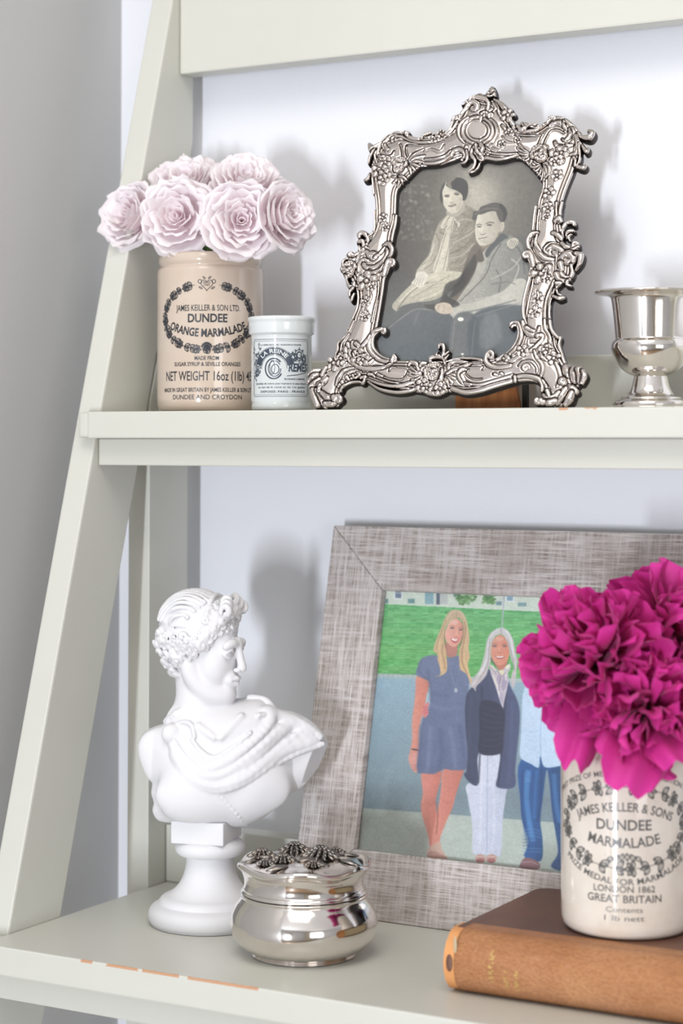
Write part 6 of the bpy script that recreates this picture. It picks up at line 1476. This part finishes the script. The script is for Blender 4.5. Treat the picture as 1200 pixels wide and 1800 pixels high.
# ---- to mesh: keep metal, snap the rim on the outline, give it thickness
met = SD < 0
e_ = np.clip(-SD / 0.9, 0, 1); Hh = np.where(met, Hh * (0.25 + 0.75 * np.sqrt(1 - (1 - e_) ** 2)), 0.0)
Hh = np.clip(Hh, 0.0, 9.0)
def blur2(A, s_):
    n = int(s_ * 2.5) + 1; x = np.arange(-n, n + 1); k = np.exp(-x * x / (2 * s_ * s_)); k /= k.sum()
    for ax in (0, 1):
        P_ = np.pad(A, [(n, n) if a == ax else (0, 0) for a in (0, 1)], mode='edge'); out = np.zeros_like(A)
        for q, kk in enumerate(k): out += kk * (P_[q:q + A.shape[0]] if ax == 0 else P_[:, q:q + A.shape[1]])
        A = out
    return A
Hh = np.where(met, blur2(Hh, 0.55), 0)
wsum = np.maximum(blur2(met.astype(float), 4.0), 1e-3)
rel = Hh - blur2(Hh, 4.0) / wsum
TAR = np.clip(-rel * 0.75 - 0.10, 0, 1) + np.clip(blur2(GRV, 0.5), 0, 1) * 0.75
TAR = np.clip(TAR, 0, 1)
# vertices
cellm = met[:-1, :-1] | met[1:, :-1] | met[:-1, 1:] | met[1:, 1:]
used = np.zeros(met.shape, bool); used[:-1, :-1] |= cellm; used[1:, :-1] |= cellm; used[:-1, 1:] |= cellm; used[1:, 1:] |= cellm
gA, gB = np.gradient(SD, HS); gl_ = np.sqrt(gA ** 2 + gB ** 2) + 1e-6
off = np.where(used & ~met, np.clip(SD, 0, HS * 1.3), 0)
VA, VB = GA - off * gA / gl_, GB - off * gB / gl_
idx = -np.ones(met.shape, np.int64); idx[used] = np.arange(used.sum())
def to_local(a, b, c): return (a[:, None] * OU + b[:, None] * OV + c[:, None] * ON) * 0.001
V = to_local(VA[used], VB[used], Hh[used]); tv = TAR[used]
ci = np.argwhere(cellm)
F = np.stack([idx[ci[:, 0], ci[:, 1]], idx[ci[:, 0] + 1, ci[:, 1]], idx[ci[:, 0] + 1, ci[:, 1] + 1], idx[ci[:, 0], ci[:, 1] + 1]], 1)
fid = ID[ci[:, 0], ci[:, 1]]
# rim skirt down to the back
E_all = np.concatenate([F[:, [0, 1]], F[:, [1, 2]], F[:, [2, 3]], F[:, [3, 0]]]); Es = np.sort(E_all, 1)
_, inv, cnt = np.unique(Es, axis=0, return_inverse=True, return_counts=True)
be = E_all[cnt[inv.ravel()] == 1]
nV = len(V); bv = np.unique(be); mp = -np.ones(nV, np.int64); mp[bv] = nV + np.arange(len(bv))
V2 = to_local(VA[used][bv], VB[used][bv], np.full(len(bv), -2.2))
V = np.concatenate([V, V2]); tv = np.concatenate([tv, np.full(len(bv), 0.3)])
Fs = np.stack([be[:, 1], be[:, 0], mp[be[:, 0]], mp[be[:, 1]]], 1)
F = np.concatenate([F, Fs]); fid = np.concatenate([fid, np.zeros(len(Fs), fid.dtype)])

m = NT('antique_silver', 0.16, 1.0, (0.80, 0.74, 0.70))
at = m.n('ShaderNodeAttribute', attribute_name='patina')
nz = m.noise(900, m.coord('Object'), 3); nb_ = m.noise(70, m.coord('Object'), 3)
f = m.math('ADD', at.outputs['Fac'], m.math('MULTIPLY', m.math('SUBTRACT', nz, 0.5), 0.10), True)
m.col(m.mix(m.ramp(f, [(0.08, (0, 0, 0)), (0.55, (1, 1, 1))]), m.mix(nb_, (0.60, 0.53, 0.49), (0.74, 0.69, 0.66)), (0.06, 0.052, 0.05)))
m.rough(m.math('ADD', 0.15, m.math('MULTIPLY', f, 0.35))); M_antique = m.m
if M_antique: pass
def sub_mesh(name, Fsel):
    u, inv = np.unique(Fsel, return_inverse=True)
    me = np_mesh(name, V[u], inv.reshape(-1, 4)); a = me.attributes.new('patina', 'FLOAT', 'POINT'); a.data.foreach_set('value', tv[u].astype(np.float32)); return me
# separate pieces of one ornament kind (the cherub heads, the feet ...) by position
def split_clusters(Fsel, tol=6.0):
    c = V[Fsel].mean(1) * 1000; A = np.stack([c @ OU, c @ OV], 1)
    key = np.floor(A / tol).astype(int); cells = {}
    for i, k_ in enumerate(map(tuple, key)): cells.setdefault(k_, []).append(i)
    lab = {}; groups = []
    for k_ in cells:
        if k_ in lab: continue
        stack = [k_]; lab[k_] = len(groups); g_l = []
        while stack:
            q = stack.pop(); g_l += cells[q]
            for dx in (-1, 0, 1):
                for dy in (-1, 0, 1):
                    r_ = (q[0] + dx, q[1] + dy)
                    if r_ in cells and r_ not in lab: lab[r_] = lab[k_]; stack.append(r_)
        groups.append(np.array(g_l))
    return groups
for pi, pn in enumerate(PARTS):
    sel = F[fid == pi]
    if len(sel) == 0: continue
    if pn == 'frame_body':
        link(pn, sub_mesh(pn, sel), M_antique, of); continue
    for g_l in split_clusters(sel, 3.0):
        if len(g_l) > 60: link(pn, sub_mesh(pn, sel[g_l]), M_antique, of)
        else: link('engraved_detail', sub_mesh('engraved_detail', sel[g_l]), M_antique, of)
# velvet back, glass, photograph, easel leg
def opl(poly, c, name):
    bm = bmesh.new(); vs = [bm.verts.new(Vector(((a * OU + b * OV + c * ON) * 0.001))) for a, b in poly]
    f_ = bm.faces.new(vs); bmesh.ops.triangulate(bm, faces=[f_]); return from_bm(name, bm)
def grow(P, d):
    T_ = np.roll(P, -1, 0) - np.roll(P, 1, 0); N_ = np.stack([T_[:, 1], -T_[:, 0]], 1); N_ /= np.linalg.norm(N_, axis=1, keepdims=True) + 1e-9
    area_ = (P[:, 0] * np.roll(P[:, 1], -1) - np.roll(P[:, 0], -1) * P[:, 1]).sum()
    return P + N_ * d * (1 if area_ > 0 else -1)
M_back = NT('brown_wooden_back', 0.6, 0, srgb(120, 78, 44)).m
bk = inner.mean(0); gi = grow(inner, 3.0)
def prism_poly(poly, c0, c1, name):
    n = len(poly); W = [Vector((a * OU + b * OV + c * ON) * 0.001) for c in (c0, c1) for a, b in poly]
    bm = bmesh.new(); vs = [bm.verts.new(v) for v in W]
    bm.faces.new(vs[:n]); bm.faces.new(vs[n:][::-1])
    for i in range(n): bm.faces.new((vs[i], vs[(i + 1) % n], vs[n + (i + 1) % n], vs[n + i]))
    bmesh.ops.triangulate(bm, faces=[f_ for f_ in bm.faces if len(f_.verts) > 4]); return from_bm(name, bm)
link('backing_board', prism_poly(gi[::3], -3.8, -2.0, 'backing_board'), M_back, of, smooth=False)
link('glass', prism_poly(gi[::3], -0.2, 0.6, 'glass'), M_glass, of, smooth=False)
_c = paint_portrait()
_Pp = OP + ON * -0.0012
_me = _c.mesh('photograph', plane_place(_Pp, ON, OC))
_bm = bmesh.new(); _bm.from_mesh(_me); _co = np.array([v.co[:] for v in _bm.verts]) * 1000
_d = sd_poly(gi[::3], _co @ OU, _co @ OV); _bm.verts.ensure_lookup_table()
bmesh.ops.delete(_bm, geom=[_bm.verts[i] for i in np.nonzero(_d > -0.3)[0]], context='VERTS'); _bm.to_mesh(_me); _bm.free()
link('photograph', _me, print_mat('sepia_print', 0.45), of, 'black and white studio portrait of a seated couple', smooth=False)
# easel leg: brown wooden strut with a dark edge, splayed behind
eb = on_y(858, 716, 1.178); etop = np.array([0.0, 105.0])
def easel():
    x0, x1 = on_y(803, 700, 1.178).x, on_y(914, 700, 1.178).x
    m_ = (x0 + x1) / 2; top = OP + OV * 0.120 - ON * 0.0055
    V_ = []
    for (cx, y, z, hw) in ((m_, 1.176, SU + 0.0003, (x1 - x0) / 2), (top[0], top[1] + .0005, top[2], (x1 - x0) * 0.36)):
        for dy in (0.0, 0.0045):
            for s_ in (-1, 1): V_.append(Vector((cx + s_ * hw, y + dy, z)) - OC)
    return mesh('easel_leg', V_, [(0, 1, 5, 4), (3, 2, 6, 7), (0, 2, 3, 1), (4, 5, 7, 6), (0, 4, 6, 2), (1, 3, 7, 5)])
mw = NT('orange_brown_wood', 0.4, 0, srgb(170, 104, 52)); nn_ = mw.noise(30, mw.coord('Object', (5, 1, 1)), 4)
mw.col(mw.ramp(nn_, [(0.3, srgb(168, 100, 52)), (0.7, srgb(220, 150, 92))]))
link('easel_leg', easel(), mw.m, of, 'orange brown wooden easel leg', smooth=False)
_x1 = on_y(914, 700, 1.178).x
_bm = box_mesh('easel_stay', _x1 + 0.0004, _x1 + 0.0040, 1.1800, 1.1830, SU + 0.0003, SU + 0.030); _bm.transform(Matrix.Translation(-OC)); link('easel_stay', _bm, NT('dark_velvet', 0.9, 0, (0.03, 0.025, 0.02)).m, [o for o in of.children if o.name.startswith('easel_leg')][0], 'dark edge of the easel back', smooth=False)
# ================================================================== sculpting with a distance field
class Sdf:
    """signed distance volume (mm) on a regular grid; primitives are blended with a smooth union"""
    def __init__(s, lo, hi, h):
        s.lo = np.array(lo, float); s.h = h
        s.n = (np.ceil((np.array(hi) - s.lo) / h).astype(int) + 1)
        s.D = np.full(tuple(s.n), 8.0, np.float32)
    def sub(s, lo, hi):
        a = np.maximum(np.floor((np.array(lo) - s.lo) / s.h).astype(int), 0); b = np.minimum(np.ceil((np.array(hi) - s.lo) / s.h).astype(int) + 1, s.n)
        if (b <= a).any(): return None
        sl = tuple(slice(i, j) for i, j in zip(a, b))
        g = np.meshgrid(*[s.lo[k] + s.h * np.arange(a[k], b[k]) for k in range(3)], indexing='ij')
        return sl, [x.astype(np.float32) for x in g]
    def blend(s, sl, d, k, op):
        D = s.D[sl]
        if op == '+':
            h = np.clip(0.5 + 0.5 * (D - d) / k, 0, 1); s.D[sl] = D * (1 - h) + d * h - k * h * (1 - h)
        else:
            d = -d; h = np.clip(0.5 - 0.5 * (D - d) / k, 0, 1); s.D[sl] = D * (1 - h) + d * h + k * h * (1 - h)
    def ball(s, c, r, k=1.5, op='+', M=None):
        """ellipsoid; M columns = its axes"""
        r = np.array(r, float) * np.ones(3); R_ = r.max() + k + 3; c = np.array(c, float)
        q = s.sub(c - R_, c + R_)
        if q is None: return
        sl, (x, y, z) = q; x = x - c[0]; y = y - c[1]; z = z - c[2]
        if M is not None:
            M = np.array(M); x, y, z = (M[0, 0] * x + M[1, 0] * y + M[2, 0] * z, M[0, 1] * x + M[1, 1] * y + M[2, 1] * z, M[0, 2] * x + M[1, 2] * y + M[2, 2] * z)
        k0 = np.sqrt((x / r[0]) ** 2 + (y / r[1]) ** 2 + (z / r[2]) ** 2); k1 = np.sqrt((x / r[0] ** 2) ** 2 + (y / r[1] ** 2) ** 2 + (z / r[2] ** 2) ** 2)
        s.blend(sl, k0 * (k0 - 1) / np.maximum(k1, 1e-6), k, op)
    def cap(s, a, b, ra, rb, k=1.5, op='+'):
        a = np.array(a, float); b = np.array(b, float); m = max(ra, rb) + k + 3
        q = s.sub(np.minimum(a, b) - m, np.maximum(a, b) + m)
        if q is None: return
        sl, (x, y, z) = q; ab = b - a; L = ab @ ab + 1e-9
        t = np.clip(((x - a[0]) * ab[0] + (y - a[1]) * ab[1] + (z - a[2]) * ab[2]) / L, 0, 1)
        d = np.sqrt((x - a[0] - t * ab[0]) ** 2 + (y - a[1] - t * ab[1]) ** 2 + (z - a[2] - t * ab[2]) ** 2) - (ra + (rb - ra) * t)
        s.blend(sl, d, k, op)
    def path(s, pts, r, k=1.5, op='+', sub=4):
        q = catmull([Vector(p) for p in pts], sub) if len(pts) > 2 else [Vector(p) for p in pts]
        n = len(q); rr = [r] * n if not hasattr(r, '__len__') else [r[0] + (r[-1] - r[0]) * i / (n - 1) if len(r) == 2 else np.interp(i / (n - 1) * (len(r) - 1), range(len(r)), r) for i in range(n)]
        for i in range(n - 1): s.cap(q[i], q[i + 1], rr[i], rr[i + 1], k, op)
    def mesh(s, name, scale=0.001):
        """naive surface nets"""
        D = s.D; ins = D < 0
        c = [ins[i:ins.shape[0] - 1 + i, j:ins.shape[1] - 1 + j, k:ins.shape[2] - 1 + k] for i in (0, 1) for j in (0, 1) for k in (0, 1)]
        cnt = sum(x.astype(np.int8) for x in c); act = (cnt > 0) & (cnt < 8)
        ci = np.argwhere(act); idx = -np.ones(act.shape, np.int64); idx[act] = np.arange(len(ci))
        P = np.zeros((len(ci), 3)); N = np.zeros(len(ci))
        corners = [(i, j, k) for i in (0, 1) for j in (0, 1) for k in (0, 1)]
        for a in range(8):
            for b in range(a + 1, 8):
                A, B = np.array(corners[a]), np.array(corners[b])
                if np.abs(A - B).sum() != 1: continue
                da = D[tuple((ci + A).T)]; db = D[tuple((ci + B).T)]
                m = (da < 0) != (db < 0)
                t = np.where(m, da / np.where(m, da - db, 1), 0)
                P += np.where(m[:, None], A + t[:, None] * (B - A), 0); N += m
        P = (ci + P / N[:, None]) * s.h + s.lo
        F = []
        for ax in range(3):
            u, v = (ax + 1) % 3, (ax + 2) % 3
            sh = [slice(None)] * 3; sh2 = [slice(None)] * 3; sh[ax] = slice(0, -1); sh2[ax] = slice(1, None)
            e = ins[tuple(sh)] != ins[tuple(sh2)]
            E_ = np.argwhere(e); E_ = E_[(E_[:, u] > 0) & (E_[:, v] > 0) & (E_[:, u] < D.shape[u] - 1) & (E_[:, v] < D.shape[v] - 1)]
            du = np.zeros(3, int); dv = np.zeros(3, int); du[u] = 1; dv[v] = 1
            q = np.stack([idx[tuple((E_ - du - dv).T)], idx[tuple((E_ - dv).T)], idx[tuple(E_.T)], idx[tuple((E_ - du).T)]], 1)
            fl = ins[tuple(E_.T)]
            q = np.where(fl[:, None], q, q[:, ::-1]); F.append(q)
        return np_mesh(name, P * scale, np.concatenate(F))

# ------------------------------------------------------------------ plaster bust of Apollo
_b = on_z(369, 774 + 0.322 * 3510 / 1.335, SL)
BU = Vector((_b.x, _b.y, SL))
BROT = R(29.8 + 3.75)
bust = thing('plaster_bust', 'white plaster bust of a curly haired young man with draped cloak on a round pedestal', 'bust', BU, BROT)
M_plaster = NT('white_plaster', 0.62, 0, (0.735, 0.73, 0.745), 0.3)
M_plaster.bump(M_plaster.noise(420, M_plaster.coord('Object'), 2), 0.03, 0.0004)
M_plaster.b.inputs['Subsurface Weight'].default_value = 0.05
M_plaster.b.inputs['Subsurface Radius'].default_value = (1, 0.9, 0.8)
M_plaster.b.inputs['Subsurface Scale'].default_value = 0.002
M_plaster = M_plaster.m
PX = 0.3803                                  # mm per picture pixel at the bust
def bu(zx, zy):                              # from the study crop (scale 2.572, origin 220,1020) to (x, z) mm
    return ((220 + zx / 2.572 - 369) * PX, (1620.6 - 1020 - zy / 2.572) * PX)
mm = 0.001
ped = [(0, 0.3), (36, 0.3), (39, 0.8), (40.6, 2.5), (41.2, 5), (41.0, 8), (39.6, 10.8), (37.2, 12.6), (35.0, 13.6), (34.2, 14.2), (33.4, 16.2), (31.2, 18.0), (28.0, 19.4), (24.5, 21.8), (21.5, 25), (19.0, 29.0), (17.3, 33.5), (16.3, 38), (15.9, 42), (16.0, 44.6)]
link('pedestal', lathe('pedestal', [(r * mm, z * mm) for r, z in sprof(ped, 4)] + [(0.0, 0.0446)], 96), M_plaster, bust)
tor = [(0, 44.8), (17.5, 44.8)] + [(18.0 + 5.6 * math.cos(t), 50.0 + 5.2 * math.sin(t)) for t in [R(-80 + 160 * i / 12) for i in range(13)]] + [(0, 55.3)]
link('torus_moulding', lathe('torus_moulding', [(r * mm, z * mm) for r, z in tor], 96), M_plaster, bust)
blk = box_mesh('plinth_block', -0.0185, 0.0185, -0.0185, 0.0185, 0.0546, 0.0695, 0.0012)
blk.transform(Matrix.Translation((-0.0025, 0, 0)) @ Matrix.Rotation(R(-20), 4, 'Z')); link('plinth_block', blk, M_plaster, bust, smooth=False)

S = Sdf((-56, -44, 58), (86, 34, 232), 0.62)
# --- torso: front silhouette inflated in depth
sil = [(145, 1085), (122, 1045), (128, 1010), (116, 965), (120, 920), (98, 895), (72, 840), (58, 790), (58, 740), (85, 695), (130, 672), (175, 655), (190, 618), (235, 580), (300, 560), (500, 548), (600, 538), (650, 560), (700, 598), (765, 612), (845, 655), (900, 715), (922, 765), (905, 825), (865, 880), (800, 945), (765, 965), (700, 1018), (640, 1068), (560, 1108), (500, 1118), (400, 1112), (300, 1104), (200, 1098)]
sp2 = [bu(*p) for p in sil]
sp2 = [(v.x, v.y) for v in catmull([Vector((a, b, 0)) for a, b in sp2], 4, True)]
gx = np.arange(-56, 86.1, 0.62 * 2); gz = np.arange(58, 175, 0.62 * 2)
GX, GZ = np.meshgrid(gx, gz, indexing='ij')
dmin = np.full(GX.shape, 1e9); inside = np.zeros(GX.shape, bool)
for (ax, az), (bx, bz) in zip(sp2, sp2[1:] + sp2[:1]):
    ex, ez = bx - ax, bz - az; t = np.clip(((GX - ax) * ex + (GZ - az) * ez) / (ex * ex + ez * ez + 1e-9), 0, 1)
    dmin = np.minimum(dmin, (GX - ax - t * ex) ** 2 + (GZ - az - t * ez) ** 2)
    if az != bz: inside ^= ((az > GZ) != (bz > GZ)) & (GX < ax + (GZ - az) * ex / ez)
dmin = np.sqrt(dmin) * np.where(inside, -1, 1)
def dsil(x, z):
    i = np.clip((x + 56) / 1.24, 0, len(gx) - 1.001); j = np.clip((z - 58) / 1.24, 0, len(gz) - 1.001)
    i0 = i.astype(int); j0 = j.astype(int); fi = i - i0; fj = j - j0
    return (dmin[i0, j0] * (1 - fi) * (1 - fj) + dmin[i0 + 1, j0] * fi * (1 - fj) + dmin[i0, j0 + 1] * (1 - fi) * fj + dmin[i0 + 1, j0 + 1] * fi * fj)
def yfront(x, z):
    """front surface depth of the inflated torso (negative towards the room)"""
    x = np.asarray(x, float); z = np.asarray(z, float)
    d = np.clip(-dsil(x, z), 0, 20)
    T_ = np.sqrt(np.clip(1 - (1 - d / 20) ** 2, 0, 1))
    barrel = 27 - 0.0085 * (x - 8) ** 2 + 5 * np.exp(-((x + 14) / 20) ** 2 - ((z - 98) / 16) ** 2) + 4 * np.exp(-((x - 30) / 20) ** 2 - ((z - 96) / 15) ** 2)
    barrel = np.clip(barrel, 9, 40)
    return -(barrel * T_) + 1
sl, (x, y, z) = S.sub((-56, -44, 58), (86, 34, 172))
yf = yfront(x[:, 0, :], z[:, 0, :])[:, None, :]; dd = dsil(x[:, 0, :], z[:, 0, :])[:, None, :]
back = np.clip(10 + 5 * np.clip(-dd / 14, 0, 1), 2, 15)
dt = np.maximum(np.maximum((yf - y) * 0.75, (y - back) * 0.9), dd)
S.blend(sl, dt.astype(np.float32), 1.0, '+')
# flat cut of the arm at the right
cn = np.array([0.80, -0.50, -0.33]); cn /= np.linalg.norm(cn); cx_, cz_ = bu(770, 905); cp = np.array([cx_, -12.0, cz_])
dpl = (x - cp[0]) * cn[0] + (y - cp[1]) * cn[1] + (z - cp[2]) * cn[2]
S.D[sl] = np.maximum(S.D[sl], np.where(z > 92, dpl, -8).astype(np.float32))
def on_t(zx, zy, lift=0.0):
    X_, Z_ = bu(zx, zy); return (X_, float(yfront(X_, Z_)) - lift, Z_)
# --- neck
S.cap((-11, 1, 136), (-1, -1, 162), 15.5, 12.5, 7)
S.cap((8, -4, 140), (2, -6, 158), 4.5, 4.5, 5)                   # neck muscle towards the collar bone
for a, b, r_ in (((330, 640), (400, 690), 1.6), ((520, 600), (430, 690), 1.6)):
    S.cap(on_t(*a, 0.5), on_t(*b, 0.5), r_, 1.2, 3)
# --- pectoral modelling
S.ball((bu(290, 950)[0], -18, bu(290, 950)[1]), (22, 10, 16), 12); S.ball((bu(600, 940)[0], -14, bu(600, 940)[1]), (20, 8, 14), 12)
# --- cloak: body of cloth as overlapping rolls, then sharp valleys
folds = [
    ([(190, 640), (240, 700), (300, 775), (375, 822), (460, 790), (560, 722), (640, 650), (662, 590), (630, 548), (560, 536)], 3.1, 1.6),
    ([(215, 690), (262, 775), (335, 842), (420, 852), (520, 800), (640, 710), (730, 632)], 3.3, 1.2),
    ([(215, 740), (262, 828), (340, 884), (440, 898), (560, 850), (690, 752), (810, 672)], 3.3, 1.0),
    ([(232, 790), (290, 868), (390, 918), (500, 900), (620, 838), (760, 742), (868, 700)], 2.6, 0.8),
    ([(300, 700), (345, 752), (400, 778), (470, 742), (560, 672)], 2.0, 1.2),
    ([(560, 870), (690, 812), (800, 770), (890, 745)], 2.6, 0.8),
    ([(600, 600), (700, 612), (800, 650), (880, 712)], 3.0, 1.5),
    ([(640, 660), (740, 660), (840, 702)], 2.4, 1.0),
    ([(180, 640), (230, 600), (290, 575)], 3.2, 1.5),
    ([(215, 650), (262, 628), (300, 640), (312, 690)], 1.6, 1.2)]
for pts in ([(205, 690), (255, 780), (340, 848), (440, 850), (560, 790), (680, 690), (760, 640)], [(225, 770), (300, 862), (410, 902), (540, 858), (680, 772), (830, 690)], [(260, 700), (330, 790), (420, 812), (520, 745), (640, 640), (640, 590)],
            [(620, 590), (720, 630), (830, 690)], [(580, 830), (700, 770), (850, 730)]):
    S.path([on_t(*p, -1.2) for p in pts], (3.0, 4.2, 3.4), 3.0)
for pts, r_, lift in folds:
    q = [on_t(*p, lift) for p in pts]; S.path(q, (r_ * 0.55, r_ * 0.8, r_ * 0.7), 1.1)
S.ball(on_t(208, 682, 3.0), (6.6, 5, 6.6), 1.0)
# lower hem of the cloth under the breast
S.path([on_t(395, 915, 0.8), on_t(450, 970, 0.6), on_t(510, 1045, 0.6), on_t(548, 1106, 0.2)], 0.9, 1.5)
# --- head, facing right and a little towards us
HC = np.array([-3.0, -1.0, 184.0]); ya = R(27)
fx = np.array([math.cos(ya), -math.sin(ya), -0.06]); fx /= np.linalg.norm(fx)
up_ = np.array([0.05, 0, 1.0]); sy = np.cross(up_, fx); sy /= np.linalg.norm(sy); up_ = np.cross(fx, sy)
HM = np.stack([fx, sy, up_], 1)
H = lambda f, s_, u: HC + HM @ np.array([f, s_, u], float)
S.cap(H(-9, 0, -14), H(-4, 0, -34), 12.5, 14, 5)
S.ball(H(-6, 0, 10), (25, 20, 23), 2, M=HM)
S.ball(H(6, 0, -7), (16.5, 15.5, 25), 3, M=HM)
S.ball(H(9, 0, -18), (11.5, 11, 14), 3, M=HM)
for q in (-1, 1):
    S.path([H(-6, q * 14.5, -10), H(-2, q * 13.5, -20), H(8, q * 9, -29), H(17, q * 2.5, -31.5)], (2.6, 3.6), 6)
    S.ball(H(11, q * 8.6, -13), (6, 5, 8), 6, M=HM)                # cheek
    S.ball(H(21.8, q * 8.2, -2.0), (4.2, 5.6, 3.8), 2.2, '-', M=HM)   # eye socket
S.ball(H(17.8, 0, -30), (5.4, 6.0, 5.6), 4, M=HM)                  # chin
S.path([H(20.2, -11.5, 2.0), H(22.6, -7, 4.4), H(23.2, 0, 3.2), H(22.6, 7, 4.4), H(20.2, 11.5, 2.0)], 1.9, 2.5)   # brow
S.path([H(22.8, 0, 6), H(24.6, 0, -1), H(26.6, 0, -7.5), H(28.2, 0, -12.4)], (2.3, 1.8, 1.9, 2.2), 2.0)            # straight nose
for q in (-1, 1):
    S.ball(H(25.6, q * 3.1, -13.4), (2.5, 1.6, 1.6), 1.2, M=HM); S.ball(H(26.6, q * 1.7, -15.0), 0.7, 0.6, '-')
    S.ball(H(18.3, q * 8.0, -2.2), 4.5, 0.6, M=HM)                 # eyeball
    S.path([H(20.0, q * 12.2, -3.2), H(23.0, q * 9.2, -0.1), H(23.2, q * 6.6, 0.0), H(21.6, q * 3.9, -2.4)], 0.75, 0.5)
    S.path([H(20.2, q * 12.0, -3.8), H(22.2, q * 9.0, -5.6), H(21.6, q * 5.0, -4.4)], 0.65, 0.6)
S.ball(H(21.0, 0, -20.5), (4.5, 7.2, 5.5), 3, M=HM)                # muzzle
S.path([H(22.6, -4.9, -20.6), H(25.0, -1.9, -18.9), H(25.0, 0, -19.3), H(25.0, 1.9, -18.9), H(22.6, 4.9, -20.6)], (1.0, 1.5, 1.0), 0.7)
S.path([H(22.4, -4.2, -22.0), H(24.6, 0, -22.7), H(22.4, 4.2, -22.0)], (0.9, 1.7, 0.9), 0.8)
S.path([H(23.4, -5.2, -20.9), H(26.2, 0, -20.9), H(23.4, 5.2, -20.9)], 0.22, 0.9, '-')
S.cap(H(25.6, 0, -15.5), H(25.4, 0, -18.0), 0.6, 0.6, 0.8, '-')
for q in (-1, 1):                                                 # ears, half under the curls
    S.path([H(-3, q * 17.6, -9), H(-1.5, q * 18.6, -5), H(-2, q * 19.2, 0), H(-6, q * 19.8, 2), H(-8.5, q * 19.4, -2), H(-6, q * 18.2, -8)], 1.2, 0.8)
torso_head = None
# --- hair: cap, band of long locks, then a mass of individual curls
S.ball(H(-8.5, 0, 12.5), (25.5, 22.5, 24), 2, M=HM); S.ball(H(-14, 0, -2), (17, 18, 18), 4, M=HM)
rh = random.Random(12)
def curl(c, nrm, Rr, r_, turns=1.3, ph=None):
    """little spiral lock lying on the scalp"""
    nrm = np.array(nrm) / np.linalg.norm(nrm); a = np.cross(nrm, (0.3, 0.2, 1)); a /= np.linalg.norm(a); b = np.cross(nrm, a)
    ph = rh.uniform(0, 6.28) if ph is None else ph; sg = rh.choice((-1, 1)); P_ = []
    for i in range(9):
        t = i / 8; th = ph + sg * turns * 2 * PI * t; rr = Rr * (1 - 0.78 * t)
        P_.append(c + (a * math.cos(th) + b * math.sin(th)) * rr + nrm * (1.1 * t * Rr * 0.8))
    S.path(P_, (r_ * 0.9, r_ * 1.15, r_ * 0.7), 0.45, sub=2)
cen = np.array([-8.0, 0, 10.0])
n_c = 0
for i in range(420):
    f = (i + .5) / 420; el = math.asin(1 - 2 * f); az = i * 2.39996
    d = np.array([math.cos(el) * math.cos(az), math.cos(el) * math.sin(az), math.sin(el)])
    p = cen + d * np.array([25.0, 22.0, 23.5])
    fh = p[0]; u = p[2]
    if p[2] < -24: continue
    if p[0] > 17.5 - max(0, (12 - p[2])) * 1.0 and p[2] < 19: continue            # face and temples stay free
    if p[2] < -4 and p[0] > -10: continue
    q = H(*(p + d * 0.5)); nn = HM @ d
    crown = p[0] < 6 and p[2] > 8                                                # smoother hair on top behind the band
    if crown:
        continue
    curl(q, nn + np.array([0, 0, 0.1]), rh.uniform(2.4, 3.4), rh.uniform(1.0, 1.35)); n_c += 1
# lower curls at the nape and over the ear
for i in range(46):
    p = np.array([rh.uniform(-27, -8), rh.choice((-1, 1)) * rh.uniform(6, 19), rh.uniform(-25, 6)]); d = (p - cen); d /= np.linalg.norm(d)
    p = cen + d * np.array([27.0, 23.0, 33]); 
    if p[2] < -27 or (p[0] > -6 and p[2] < -2): continue
    curl(H(*p), HM @ d, rh.uniform(2.8, 4.0), rh.uniform(1.3, 1.7))
# long combed locks over the crown
for k in range(19):
    s0 = -22 + 44 * k / 18
    pts = []
    for t in range(8):
        an = R(58 + 112 * t / 7); rr = math.sqrt(max(0.05, 1 - (s0 / 23.5) ** 2))
        pts.append(H(-8.5 + 26.0 * rr * math.cos(an) + rh.uniform(-.3, .3), s0 + 1.2 * math.sin(t * 1.1 + k) + rh.uniform(-.4, .4), 12.5 + 24.4 * rr * math.sin(an)))
    S.path(pts, rh.uniform(1.0, 1.5), 0.6, sub=3)
S.path([H(7, -17, 22), H(6, -9, 31.5), H(5, 0, 34.5), H(6, 9, 31.5), H(7, 17, 22)], 1.5, 0.8)     # hair band
S.path([H(-4, -22.5, 12), H(-16, -20, 12), H(-30, -9, 10), H(-33, 0, 10), H(-30, 9, 10), H(-16, 20, 12)], 0.6, 0.9, '-')
# the bow of hair standing over the forehead
for q, du in ((-1, 0), (1, 1.0)):
    for kk in range(3):
        base = H(13 + kk * 1.5, q * (4 + 3.5 * kk), 28 + du - kk * 2.6)
        pts = [base]
        for t in range(1, 8):
            th = t / 7 * 5.4; pts.append(base + HM @ np.array([3.6 * math.sin(th) * (1 - .09 * t) + 2.2, q * (1.2 * t * .5), 4.4 * (1 - math.cos(th)) * (1 - .08 * t)]))
        S.path(pts, (2.3, 1.9, 1.0), 0.5, sub=2)
for i in range(15):                                                # fringe rolls framing the forehead and temple
    t = i / 14; q = -1 + 2 * t
    p = np.array([16.5 - 12 * abs(q) ** 2.2, 17.5 * q, 24 - 21 * abs(q) ** 2.4])
    d = (p - cen) / np.array([25, 22, 23.5]); curl(H(*(p + d * 1.6)), HM @ (d + np.array([.6, 0, 0])), 3.9, 1.8, 1.3)
    curl(H(*(p + d * 3.2 + np.array([-4.0, 0, 2.0]))), HM @ d, 3.1, 1.35, 1.3)
me = S.mesh('figure')
link('figure', me, M_plaster, bust)
del S
